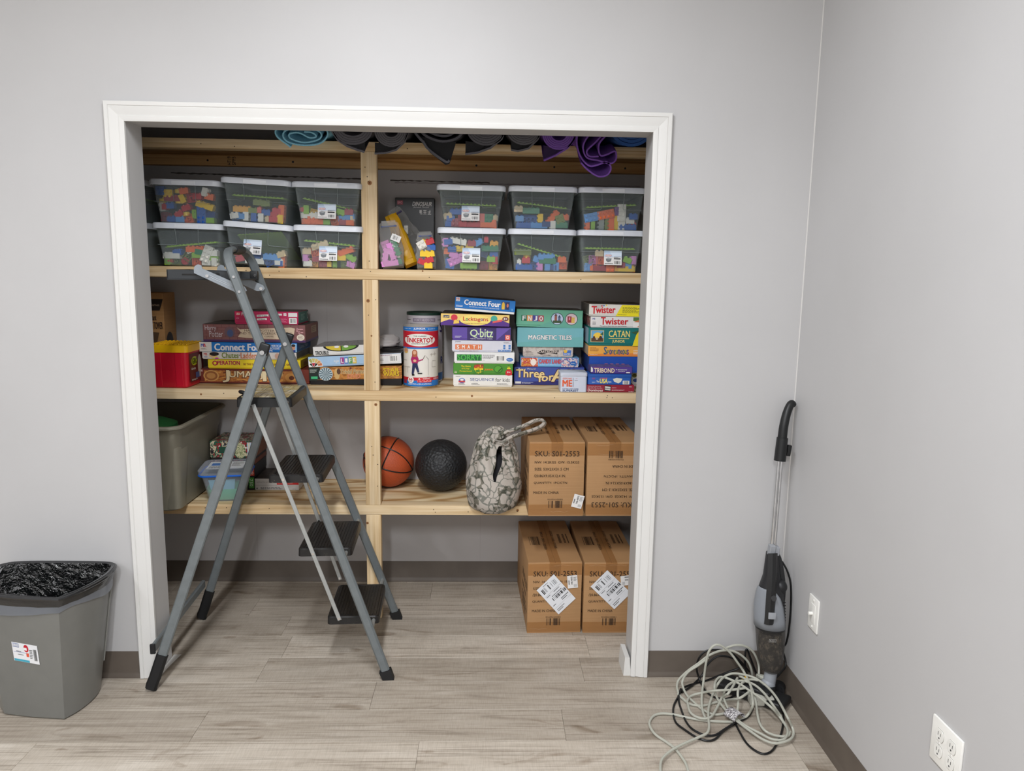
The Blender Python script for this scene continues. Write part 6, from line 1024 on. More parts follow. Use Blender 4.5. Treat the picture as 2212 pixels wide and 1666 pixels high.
t = thing('rubber_ball', 'black dimpled rubber ball beside the basketball', 'ball', (0.121, 0.70, Z3 + 0.118)); obj('ball', sphere(0.118, 44, 30), M_KBALL, t)
g = []
for i in range(7):          # moulded triangle band facing the room
    for j in range(3):
        a, b = -PI / 2 - 0.16 + i * 0.052, 0.12 + j * 0.07; P = lambda aa, bb: Vector((math.cos(bb) * math.cos(aa), math.cos(bb) * math.sin(aa), math.sin(bb))) * 0.1182
        g.append(tube([P(a, b), P(a + 0.026, b + 0.06), P(a + 0.052, b)], 0.0006, 4))
obj('moulded_triangles', join(*g), C(72, 73, 76, rough=0.5), t)

# big storage tub, half behind the left jamb
t = thing('storage_tub', 'large taupe plastic storage tub without lid behind left jamb', 'storage tub', (-1.092, 0.585, Z3))
GT = C(126, 122, 108, rough=0.42)
def tr(z, hx, hy, r=0.05, dx=0): return [(x + dx, y, z) for x, y in rrect(hx, hy, r, 5)]
obj('tub_body', loft([tr(0, 0.150, 0.205), tr(0.006, 0.158, 0.212), tr(0.27, 0.178, 0.252), tr(0.285, 0.184, 0.26), tr(0.335, 0.187, 0.266), tr(0.35, 0.196, 0.277), tr(0.368, 0.198, 0.279), tr(0.369, 0.192, 0.273), tr(0.35, 0.184, 0.263), tr(0.02, 0.154, 0.208)]), GT, t)
obj('rim_lip', tube([(x, y, 0.361) for x, y in rrect(0.199, 0.281, 0.052, 6)], 0.008, 8, True), GT, t)
obj('corner_moulding', join(*[loft([[(x + 0.13, y - 0.175, z) for x, y in rrect(hx, hy, 0.025, 4)] for z, hx, hy in ((0.01, 0.034, 0.039), (0.15, 0.042, 0.052), (0.275, 0.048, 0.066), (0.283, 0.044, 0.06))])]), GT, t)
b = thing('green_bucket', 'dark green bucket turned upside down inside the taupe tub', 'bucket', (-1.09, 0.47, Z3 + 0.024))
obj('bucket_shell', lathe([(0.118, 0), (0.121, 0.008), (0.128, 0.28), (0.120, 0.325), (0.07, 0.345)], 28), C(32, 84, 44, rough=0.35), b)
obj('black_band', lathe([(0.128, 0.285), (0.133, 0.29), (0.131, 0.297), (0.122, 0.299)], 28, False, False), BLACK, b)

# clip-lid food box
t = thing('food_container', 'clear clip lid food box with blue seal and green contents', 'food container', (-0.803, 0.575, Z3), (0, 0, math.radians(9)))
fr = lambda z, hx, hy, r=0.03: [(x, y, z) for x, y in rrect(hx, hy, r, 4)]
obj('box_body', loft([fr(0, 0.066, 0.056, 0.022), fr(0.012, 0.074, 0.064), fr(0.105, 0.092, 0.078), fr(0.118, 0.099, 0.084), fr(0.118, 0.097, 0.082), fr(0.104, 0.090, 0.076), fr(0.014, 0.072, 0.062), fr(0.003, 0.064, 0.054, 0.021)]), M_FROST, t)
obj('lid', loft([fr(0.119, 0.104, 0.089), fr(0.141, 0.107, 0.092), fr(0.15, 0.10, 0.085), fr(0.15, 0.085, 0.07), fr(0.144, 0.082, 0.067)]), M_FROST, t)
obj('blue_seal', tube([(x, y, 0.119) for x, y in rrect(0.104, 0.089, 0.031, 5)], 0.0042, 8, True), C(14, 96, 200), t)
prt(t, face((-0.075, -0.06, 0.1446), (0.15, 0, 0), (0, 0.12, 0)), [('R', 0, 0, 1, 1, C(214, 218, 222)), ('R', 0.08, 0.45, 0.55, 0.8, C(70, 120, 190), 2), ('L', 0.06, 0.08, 0.6, 0.35, 3, DGREY), ('L', 0.65, 0.3, 0.95, 0.9, 5, INKG)])
obj('green_filling', loft([fr(0.004, 0.062, 0.052, 0.02), fr(0.014, 0.071, 0.061), fr(0.055, 0.079, 0.067)]), C(120, 214, 168, rough=0.6), t)
obj('paper_insert', loft([[(x, y, z) for x, y in ((-0.064 * s, -0.0735 - o), (0.045 * s, -0.0735 - o), (0.045 * s, -0.0715 - o), (-0.064 * s, -0.0715 - o))] for z, s, o in ((0.02, 0.72, -0.014), (0.06, 0.9, -0.007), (0.1, 1.0, 0.0))]), C(150, 206, 222), t)
# puzzle boxes
PZ = m_stripes('puzzle_collage', [(226, 222, 214), (150, 34, 44), (40, 92, 70), (206, 190, 160), (40, 36, 40), (120, 150, 180)], (16, 16, 16), 2.2)
PZD = m_stripes('puzzle_collage_dark', [(86, 38, 36), (40, 28, 28), (130, 90, 80), (60, 40, 36), (160, 130, 110)], (24, 24, 24), 2)
def puzzle(label, x0, x1, y, dep, z0, h, m, spec, side):
    t = thing('puzzle_box', label, 'puzzle box', ((x0 + x1) / 2, y, z0), (0, 0, 0), 'puzzle boxes on the lowest shelf'); wd = x1 - x0
    obj('box_base', bbox(-wd / 2 + 0.002, wd / 2 - 0.002, 0.002, dep - 0.002, 0, h - 0.003, 0.001), C(40, 36, 36), t); obj('box_lid', bbox(-wd / 2, wd / 2, 0, dep, h * 0.12, h, 0.0015), m, t)
    prt(t, face((wd / 2, 0, 0), (0, dep, 0), (0, 0, h)), [('R', 0.01, 0.14, 0.99, 0.99, side)])
    prt(t, face((-wd / 2, 0, 0), (wd, 0, 0), (0, 0, h)), spec)
puzzle('puzzle box with green end band, bottom of pile behind food box', -0.93, -0.722, 0.684, 0.185, Z3, 0.059, C(40, 36, 38), [('R', 0.885, 0.13, 1, 0.99, C(74, 140, 56), 1), T('750', 0.91, 0.3, 0.975, 0.86, C(216, 230, 200), rot=-90)], C(36, 32, 34))
puzzle('puzzle box with red end band, second in pile behind food box', -0.925, -0.719, 0.682, 0.185, Z3 + 0.060, 0.056, C(44, 38, 40), [('R', 0.91, 0.13, 1, 0.99, C(206, 74, 54), 1), T('300', 0.93, 0.25, 0.98, 0.9, C(240, 220, 210), rot=-90)], C(36, 36, 40))
puzzle('slim dark red puzzle box under the collage box', -0.913, -0.716, 0.68, 0.185, Z3 + 0.117, 0.023, PZD, [], C(110, 56, 36))
puzzle('puzzle box with busy picture collage on top of pile', -0.911, -0.714, 0.68, 0.185, Z3 + 0.141, 0.085, PZ, [('E', 0.68, 0.5, 0.12, 0.42, m_stripes('tree_collage', [(70, 96, 56), (206, 200, 160), (110, 130, 80), (190, 90, 60)], (40, 40, 40), 4), 2), ('R', 0.84, 0.05, 0.96, 0.95, C(190, 200, 214), 2), ('R', 0.87, 0.05, 0.89, 0.95, C(232, 214, 160), 3), ('R', 0.2, 0.35, 0.36, 0.7, C(36, 76, 58), 2), ('R', 0.42, 0.4, 0.54, 0.8, C(206, 206, 206), 2)], C(120, 74, 50))
gf = thing('frame_box', 'flat white box with red strip beside the puzzle pile', 'box', (-0.6205, 0.684, Z3), (0, 0, 0))
obj('carton', bbox(-0.099, 0.099, 0, 0.18, 0, 0.053, 0.0015), C(206, 202, 198), gf); prt(gf, face((-0.098, 0.001, 0.053), (0.196, 0, 0), (0, 0.178, 0)), [('R', 0, 0, 1, 1, m_stripes('frame_photo', [(50, 44, 42), (80, 72, 66), (120, 110, 100)], (12, 30, 12), 3))])
prt(gf, face((-0.099, 0, 0), (0.198, 0, 0), (0, 0, 0.053)), [T('americanflat', 0.05, 0.66, 0.42, 0.8, DGREY, bold=-0.01, space=1.3), ('R', 0.5, 0.48, 0.995, 0.9, C(206, 44, 44)), T('11 x 14 SET BY M STUDIO', 0.52, 0.6, 0.86, 0.72, C(246, 214, 210)), ('R', 0.02, 0.40, 0.5, 0.415, INKG), ('P', [(0.03, 0.1), (0.07, 0.1), (0.05, 0.25)], DGREY), ('L', 0.13, 0.08, 0.62, 0.28, 2, DGREY), ('L', 0.85, 0.08, 0.97, 0.14, 1, INKG)])

# ================================================================== step ladder
LD = thing('step_ladder', 'grey four step folding ladder with black treads standing in doorway', 'step ladder', (-0.042, 0.228, 0), (0, 0, math.radians(3.0)))
K = 0.354; KW = 0.0555
dR = Vector((-K, 0, 1)).normalized(); bR = Vector((1, 0, K)).normalized()
def rp(z, s): return Vector((-K * z, s * (0.246 - KW * z), z))
side = [rp(z, -1) for z in (0.022, 0.4, 0.8, 1.2, 1.44, 1.50)]
arch = []
for a in range(1, 9):
    th_ = a / 9 * PI / 2; arch.append(Vector((0, -0.075 - 0.085 * math.cos(th_), 1.515 + 0.062 * math.sin(th_))))
for v in arch: v.x = -K * v.z
path = side + arch + [Vector((-K * 1.578, 0, 1.578))]
path = path + [Vector((v.x, -v.y, v.z)) for v in path[::-1][1:]]
obj('front_frame', sweep_flat(path, bR, 0.033, 0.020, 0.3), M_LAD, LD)
gp = [Vector((-K * z, y, z)) for y, z in ((-0.055, 1.5775), (-0.03, 1.5785), (0, 1.579), (0.03, 1.5785), (0.055, 1.5775))]
grip = obj('hand_grip', sweep_flat(gp, bR, 0.042, 0.029, 0.3), M_BLACKP, LD)
o_ = Vector((-K * 1.579, 0, 1.579)) + bR * 0.0; 
prt(grip, face(Vector((-K * 1.5935 - 0.014, -0.022, 1.594)) , Vector((0, 0, 0)) + Vector((0.0, 0.044, 0)), Vector((-0.028, 0, 0.0))), [T('W', 0.2, 0.2, 0.8, 0.8, C(222, 60, 40), bold=0.03)])
for s in (-1, 1):
    p = rp(0.0, s); q = rp(0.036, s)
    obj('front_foot', loft([[(p.x - 0.021, p.y - 0.014, 0), (p.x + 0.021, p.y - 0.014, 0), (p.x + 0.021, p.y + 0.014, 0), (p.x - 0.021, p.y + 0.014, 0)], [(q.x - 0.021, q.y - 0.013, 0.028), (q.x + 0.021, q.y - 0.013, 0.040), (q.x + 0.021, q.y + 0.013, 0.040), (q.x - 0.021, q.y + 0.013, 0.028)]]), M_RUBBER, LD, smooth=False)
# rear legs
def rl(z, s):
    u = 1 - z / 1.214; return Vector((-0.43 - 0.418 * u, s * (0.204 + 0.076 * u), z))
dL = (rl(0, 1) - rl(1.214, 1)).normalized()
for s in (-1, 1):
    a, b = rl(1.245, s), rl(0.11, s)
    ax = Vector((1, 0, -0.344)).normalized()
    obj('rear_leg', sweep_flat([a, rl(0.8, s), rl(0.4, s), b], ax, 0.034, 0.016, 0.25), M_LAD, LD)
    obj('rear_foot', sweep_flat([rl(0.135, s), rl(0.09, s), rl(0.05, s), rl(0.024, s) + Vector((-0.002, 0, 0)), rl(0.008, s) + Vector((0.0, 0, 0))], ax, 0.040, 0.024, 0.3), M_RUBBER, LD)
    c = rl(1.252, s)
    obj('leg_cap', bbox(-0.0175, 0.0175, -0.010, 0.010, -0.042, 0.002, 0.007, 3), M_BLACKP, LD, c + Vector((0, 0, 0)), (0, math.radians(18), 0))
    pv = rl(1.222, s); obj('pivot_bolt', cyl(pv + Vector((0, s * 0.008, 0)), pv + Vector((0, s * 0.016, 0)), 0.008, 12), M_CHROME, LD)
    pv2 = rp(1.20, s)
    if s > 0: obj('pivot_bolt', cyl(rp(1.214, 1) + Vector((0, -0.009, 0)), rp(1.214, 1) + Vector((0, -0.016, 0)), 0.008, 12), M_CHROME, LD)
    for z in (1.482, 1.431):
        p = rp(z, s); obj('frame_bolt', cyl(p + Vector((0, -0.009, 0)), p + Vector((0, -0.0135, 0)), 0.0048, 10), M_CHROME, LD)
obj('rear_crossbar', sweep_flat([Vector((-0.828, -0.285, 0.165)), Vector((-0.828, 0, 0.165)), Vector((-0.828, 0.275, 0.165))], (0, 0, 1), 0.034, 0.014, 0.25), M_LAD, LD)
obj('crossbar_cap', bbox(-0.837, -0.819, -0.292, -0.283, 0.146, 0.184, 0.002), M_RUBBER, LD)
# treads
steps = [(-0.237, -0.043, 0.150, 0.204), (-0.337, -0.140, 0.156, 0.480), (-0.437, -0.240, 0.153, 0.764), (-0.541, -0.345, 0.150, 1.051)]
for i, (l0, l1, hw, z) in enumerate(steps):
    th = 0.030 if i < 3 else 0.035
    def sr(zz_, e, cx=(l0 + l1) / 2): return [(x + cx, y, zz_) for x, y in rrect((l1 - l0) / 2 + e, hw + e, 0.014, 3)]
    tr_ = obj('step_tread' if i < 3 else 'top_platform', loft([sr(z - th, 0.001), sr(z - 0.004, 0.0), sr(z, -0.004), sr(z, -0.010), sr(z - 0.001, -0.011)]), M_TREAD if i < 3 else M_BLACKP, LD)
    if i < 3:
        g = [box(l0 + 0.016 + k * 0.0115, l0 + 0.0215 + k * 0.0115, -hw + 0.016, hw - 0.016, z - 0.002, z + 0.0012) for k in range(15)]
        obj('tread_ribs', join(*g), M_TREAD, tr_, smooth=False)
    else:
        pm = NT('worn_warning_sticker'); f1 = pm.noise(pm.coords((60, 3, 1)), 5, 4, 0.6); f2 = pm.noise(pm.coords((4, 6, 1)), 3, 3)
        c1 = pm.ramp(f1, [(0.36, (70, 64, 56)), (0.46, (176, 166, 142)), (0.6, (206, 198, 176))]); c2 = pm.ramp(f2, [(0.42, (255, 255, 255)), (0.5, (232, 214, 120)), (0.62, (206, 170, 90)), (0.7, (255, 250, 240))])
        pm.base(pm.mix(0.8, c1, c2, 'MULTIPLY')); pm.set(0.35, 0, 0.4)
        obj('warning_sticker', bbox(l0 + 0.014, l1 - 0.014, -hw + 0.014, hw - 0.014, z - 0.001, z + 0.0012, 0.0005), pm.m, tr_)
        obj('carry_handle', tube(catmull([(l0 + 0.05, -hw + 0.01, z), (l0 + 0.03, -hw + 0.004, z + 0.018), (l0 + 0.008, -hw + 0.03, z + 0.018), (l0 + 0.0, -hw + 0.07, z + 0.008), (l0 + 0.01, -hw + 0.09, z)], 5), 0.006, 8), M_BLACKP, tr_)
    lx = -K * (z - 0.016) + 0.004; w_ = 0.246 - KW * z
    obj('step_axle', cyl((lx, -w_, z - 0.017), (lx, w_, z - 0.017), 0.0075, 12), M_BRACE, LD)
    if i == 3: obj('platform_axle', cyl((l0 + 0.03, -w_ - 0.02, z - 0.04), (l0 + 0.03, w_ + 0.02, z - 0.04), 0.009, 12), M_BRACE, LD)
# flat zinc braces beside the treads
for s in (-1, 1):
    def bp(z): return Vector((-0.472 + (1.017 - z) / 0.797 * 0.281, -0.170 - 0.012 * (1.0 - z), z)) if s < 0 else Vector((-0.465 + (0.934 - z) / 0.759 * 0.238, 0.182 + 0.02 * (1.0 - z), z))
    obj('brace_bar', sweep_flat([bp(1.03), bp(0.6), bp(0.205)], (Vector((1, 0, 0.35))), 0.015, 0.004, 0.3), M_BRACE, LD)
    for z in (0.764 - 0.012, 0.480 - 0.012, 0.212): p = bp(z); obj('rivet', cyl(p + Vector((0, -0.004, 0)), p + Vector((0, 0.004, 0)), 0.005, 10), M_CHROME, LD)
# fold-out tray with slots, hook arms either side
ty0, ty1, tx0, tx1 = -0.112, 0.128, -0.772, -0.520
def skirt(y, th):
    n = 12
    out = [(tx0, 1.4715), (tx1, 1.4655), (tx1, 1.498), (tx0, 1.5045)]
    return prism(out, y, y + th)
tray = obj('tool_tray', join(skirt(ty0, 0.004), skirt(ty1 - 0.004, 0.004), box(tx0, tx1, ty0, ty1, 1.4685, 1.4725), box(tx0, tx0 + 0.004, ty0, ty1, 1.4715, 1.5045)), M_SLATE, LD, smooth=False)
obj('tray_slot', join(bbox(-0.72, -0.64, ty0 - 0.0006, ty0 + 0.001, 1.4845, 1.4905, 0.0025, 2), cyl((-0.597, ty0 - 0.0006, 1.488), (-0.597, ty0 + 0.001, 1.488), 0.008, 14), box(-0.6015, -0.5925, ty0 - 0.0005, ty0 + 0.001, 1.471, 1.486)), BLACK, tray)
for s in (-1, 1):
    y = -0.131 if s < 0 else 0.136
    pl = [(-0.672, 1.5065), (-0.668, 1.518), (-0.657, 1.5235), (-0.646, 1.520), (-0.643, 1.509), (-0.500, 1.447), (-0.493, 1.434), (-0.503, 1.424), (-0.525, 1.424), (-0.672, 1.493)]
    arm = obj('hook_arm', prism([(x, z) for x, z in pl], y, y + 0.004), M_ARM, LD, smooth=False)
    if s < 0:
        obj('arm_slot_rim', tube([(-0.618, y - 0.0005, 1.4855), (-0.545, y - 0.0005, 1.452), (-0.542, y - 0.0005, 1.447), (-0.546, y - 0.0005, 1.446), (-0.618, y - 0.0005, 1.479)], 0.0011, 6, True), C(176, 182, 188, rough=0.3), arm)
        obj('arm_bolt', cyl((-0.627, y - 0.005, 1.4835), (-0.627, y + 0.004, 1.4835), 0.0058, 12), M_CHROME, arm)
    else: obj('arm_bolt', cyl((-0.507, y - 0.006, 1.434), (-0.507, y + 0.004, 1.434), 0.0065, 12), M_CHROME, arm)
obj('tray_clip', bbox(-0.545, -0.515, 0.118, 0.137, 1.466, 1.502, 0.004, 2), M_BLACKP, LD)
obj('clip_bolt', cyl((-0.524, 0.114, 1.485), (-0.524, 0.12, 1.485), 0.0058, 12), M_CHROME, LD)

# ================================================================== stick vacuum in the corner
VC = thing('stick_vacuum', 'black and grey stick vacuum leaning in the room corner', 'vacuum', (1.36, -0.13, 0))
def W2(p): return Vector(p) - Vector((1.36, -0.13, 0))
def stk(rows, n=24, cap=True):
    return loft([[W2((cx + rx * math.cos(2 * PI * i / n), cy + ry * math.sin(2 * PI * i / n), z)) for i in range(n)] for z, cx, cy, rx, ry in rows], cap, cap)
GV = C(134, 138, 144, rough=0.4)
obj('dust_canister', stk([(0.095, 1.368, -0.143, 0.020, 0.02), (0.105, 1.367, -0.142, 0.033, 0.032), (0.14, 1.364, -0.139, 0.043, 0.041), (0.2, 1.361, -0.135, 0.050, 0.048), (0.268, 1.357, -0.13, 0.0525, 0.05)]), M_SMOKE, VC)
dm = NT('dust_and_lint'); fz = dm.noise(dm.coords((3, 3, 2.2)), 16, 5, 0.7, 0.3); dm.base(dm.ramp(fz, [(0.35, (78, 76, 73)), (0.52, (104, 99, 92)), (0.6, (168, 158, 140)), (0.7, (120, 104, 86))])); dm.bump(fz, 0.6, 0.006); dm.set(0.9, 0, 0.1)
obj('dust_load', stk([(0.108, 1.367, -0.142, 0.028, 0.028), (0.14, 1.364, -0.139, 0.038, 0.036), (0.2, 1.361, -0.135, 0.043, 0.041), (0.245, 1.358, -0.131, 0.038, 0.036)]), dm.m, VC)
obj('motor_body', stk([(0.262, 1.357, -0.13, 0.053, 0.050), (0.268, 1.357, -0.13, 0.054, 0.051), (0.36, 1.353, -0.122, 0.0505, 0.047), (0.41, 1.356, -0.115, 0.042, 0.04), (0.45, 1.358, -0.108, 0.03, 0.03), (0.53, 1.36, -0.095, 0.022, 0.022)]), C(38, 38, 40, rough=0.4), VC)
# grey shell wraps the front left of the motor body
def shell():
    rings = []
    for z, cx, cy, rx, ry, a0, a1 in ((0.272, 1.357, -0.131, 0.0555, 0.0525, 150, 315), (0.30, 1.356, -0.129, 0.0555, 0.052, 150, 312), (0.35, 1.3535, -0.124, 0.0535, 0.0495, 152, 306), (0.385, 1.354, -0.120, 0.049, 0.0455, 156, 292), (0.405, 1.3555, -0.1175, 0.0445, 0.043, 160, 272), (0.412, 1.356, -0.116, 0.0425, 0.041, 175, 250)):
        rings.append([W2((cx + rx * math.cos(math.radians(a0 + (a1 - a0) * i / 16)), cy + ry * math.sin(math.radians(a0 + (a1 - a0) * i / 16)), z)) for i in range(17)])
    return loft(rings, False, False, closed=False)
sh = obj('grey_shell', shell(), GV, VC, ang=60); md = sh.modifiers.new('thickness', 'SOLIDIFY'); md.thickness = 0.003; md.offset = 1
obj('black_spine', sweep_flat([W2((1.331, -0.1815, 0.300)), W2((1.3325, -0.1795, 0.315)), W2((1.337, -0.168, 0.40)), W2((1.343, -0.150, 0.48)), W2((1.348, -0.128, 0.54))], (1, 0.12, 0), 0.036, 0.026, 0.45), C(30, 30, 31, rough=0.45), VC)
obj('release_button', bbox(-0.013, 0.013, -0.003, 0.003, -0.0115, 0.0115, 0.0025, 2), C(150, 153, 158, rough=0.4), VC, W2((1.3355, -0.193, 0.335)), (math.radians(-9), math.radians(3), 0))
obj('power_button', cyl(W2((1.3405, -0.181, 0.395)), W2((1.3415, -0.186, 0.396)), 0.010, 16), C(60, 60, 62, rough=0.3), VC)
obj('grab_handle', tube(catmull([W2(p) for p in ((1.362, -0.092, 0.535), (1.380, -0.098, 0.508), (1.391, -0.107, 0.455), (1.396, -0.116, 0.40), (1.392, -0.123, 0.34), (1.384, -0.126, 0.30))], 5), 0.0135, 10), C(34, 34, 36, rough=0.42), VC)
obj('handle_web', tf(sphere(0.026, 14, 10), W2((1.385, -0.128, 0.415)), sc=(0.9, 0.9, 1.0)), C(34, 34, 36, rough=0.42), VC)
obj('vent_slots', join(*[tf(bbox(-0.009, 0.009, -0.0015, 0.0015, -0.0022, 0.0022, 0.001), W2((1.3965, -0.158 + 0.0018 * k, 0.30 + 0.0105 * k)), (0, 0.3, 0.85)) for k in range(7)]), BLACK, VC)
prt(VC, face(W2((1.335, -0.1835, 0.232)), (0.024, -0.0025, 0), (0, -0.001, 0.012)), [('R', 0, 0, 1, 0.06, C(190, 188, 184)), ('R', 0, 0.94, 1, 1, C(190, 188, 184)), ('R', 0, 0, 0.04, 1, C(190, 188, 184)), ('R', 0.96, 0, 1, 1, C(190, 188, 184)), T('BLACK+', 0.12, 0.3, 0.88, 0.72, C(190, 188, 184))])
obj('pole_clamp', join(bbox(-0.0165, 0.004, -0.02, 0.006, -0.02, 0.02, 0.002), bbox(0.003, 0.021, -0.016, 0.012, -0.018, 0.014, 0.002)), C(150, 153, 158, rough=0.4), VC, W2((1.356, -0.105, 0.545)), (0, math.radians(3), 0))
pa, pb = W2((1.358, -0.10, 0.55)), W2((1.376, -0.064, 0.885))
obj('chrome_pole', join(cyl(pa + Vector((-0.005, -0.003, 0)), pb + Vector((-0.005, -0.003, 0)), 0.0062, 12), cyl(pa + Vector((0.0065, 0.001, 0)), pb + Vector((0.0065, 0.001, 0)), 0.0062, 12)), M_CHROME, VC)
obj('grip_sleeve', cyl(W2((1.3745, -0.067, 0.862)), W2((1.381, -0.060, 0.945)), 0.0205, 18, 0.0195), M_BLACKP, VC)
obj('curved_grip', tube(catmull([W2(p) for p in ((1.380, -0.061, 0.94), (1.384, -0.057, 0.985), (1.393, -0.05, 1.025), (1.404, -0.043, 1.052), (1.414, -0.038, 1.064), (1.421, -0.034, 1.058))], 6), 0.0155, 14, rf=lambda u: 0.0165 - 0.0035 * u), M_BLACKP, VC)
obj('cord_hook', bbox(-0.006, 0.008, -0.008, 0.008, -0.026, 0.014, 0.003, 2), M_BLACKP, VC, W2((1.4055, -0.062, 0.905)), (0, math.radians(6), 0))
obj('neck_joint', join(cyl(W2((1.360, -0.149, 0.052)), W2((1.367, -0.143, 0.1)), 0.022, 16), tf(sphere(0.026, 14, 10), W2((1.356, -0.15, 0.05)))), C(150, 154, 160, rough=0.4), VC)
fl = obj('floor_head', join(bbox(-0.125, 0.125, -0.046, 0.046, 0.006, 0.036, 0.01, 3), bbox(-0.05, 0.07, -0.03, 0.04, 0.03, 0.054, 0.01, 3)), C(30, 31, 32, rough=0.4), VC, W2((1.302, -0.152, 0)), (0, 0, math.radians(-40)))
obj('head_wheel', join(cyl(W2((1.398, -0.142, 0.024)), W2((1.412, -0.116, 0.024)), 0.023, 20), cyl(W2((1.396, -0.145, 0.024)), W2((1.398, -0.142, 0.024)), 0.015, 16)), M_RUBBER, VC)
def cord(paths, r, n=7): return join(*[tube(catmull([W2(p) for p in q], 5), r, n) for q in paths])
KP = [
 [(1.384, -0.085, 0.505), (1.405, -0.08, 0.488), (1.425, -0.09, 0.45), (1.434, -0.10, 0.407), (1.4355, -0.11, 0.338), (1.431, -0.12, 0.251), (1.424, -0.12, 0.193), (1.418, -0.105, 0.168), (1.43, -0.11, 0.125), (1.428, -0.12, 0.104), (1.402, -0.14, 0.088), (1.37, -0.155, 0.066)],
 [(1.297, -0.03, 0.048), (1.234, -0.03, 0.024), (1.166, -0.044, 0.005), (1.111, -0.067, 0.005), (1.063, -0.096, 0.005), (1.028, -0.157, 0.005), (1.0, -0.21, 0.005), (0.986, -0.261, 0.005), (0.984, -0.311, 0.005), (1.003, -0.349, 0.005), (1.032, -0.391, 0.005), (1.061, -0.409, 0.005), (1.091, -0.4, 0.005), (1.134, -0.355, 0.005), (1.184, -0.317, 0.005), (1.241, -0.278, 0.005), (1.277, -0.227, 0.005)],
 [(1.049, -0.113, 0.012), (1.027, -0.173, 0.005), (1.02, -0.251, 0.005), (1.02, -0.306, 0.005), (1.032, -0.349, 0.005), (1.064, -0.38, 0.005), (1.098, -0.378, 0.005), (1.133, -0.359, 0.012), (1.187, -0.317, 0.012)],
 [(1.185, -0.322, 0.006), (1.185, -0.364, 0.005), (1.187, -0.419, 0.005), (1.201, -0.459, 0.005), (1.224, -0.478, 0.005), (1.255, -0.464, 0.005), (1.291, -0.42, 0.005), (1.328, -0.361, 0.005), (1.362, -0.289, 0.005), (1.379, -0.238, 0.005)],
 [(1.325, -0.045, 0.04), (1.284, -0.045, 0.088), (1.243, -0.045, 0.122), (1.191, -0.045, 0.129), (1.153, -0.045, 0.122), (1.129, -0.045, 0.091), (1.125, -0.045, 0.05), (1.136, -0.055, 0.013), (1.139, -0.104, 0.005), (1.155, -0.148, 0.005), (1.181, -0.165, 0.005), (1.22, -0.159, 0.005), (1.272, -0.132, 0.02)],
 [(1.322, -0.035, 0.041), (1.277, -0.035, 0.082), (1.228, -0.035, 0.099), (1.196, -0.035, 0.093), (1.166, -0.035, 0.062), (1.148, -0.04, 0.024), (1.123, -0.058, 0.01), (1.089, -0.092, 0.006), (1.049, -0.126, 0.006)],
 [(1.317, -0.05, 0.022), (1.305, -0.05, 0.077), (1.304, -0.05, 0.125), (1.31, -0.05, 0.131), (1.323, -0.05, 0.101), (1.35, -0.05, 0.036)]]
obj('power_cord', cord(KP, 0.0036), C(20, 20, 21, rough=0.4), VC)

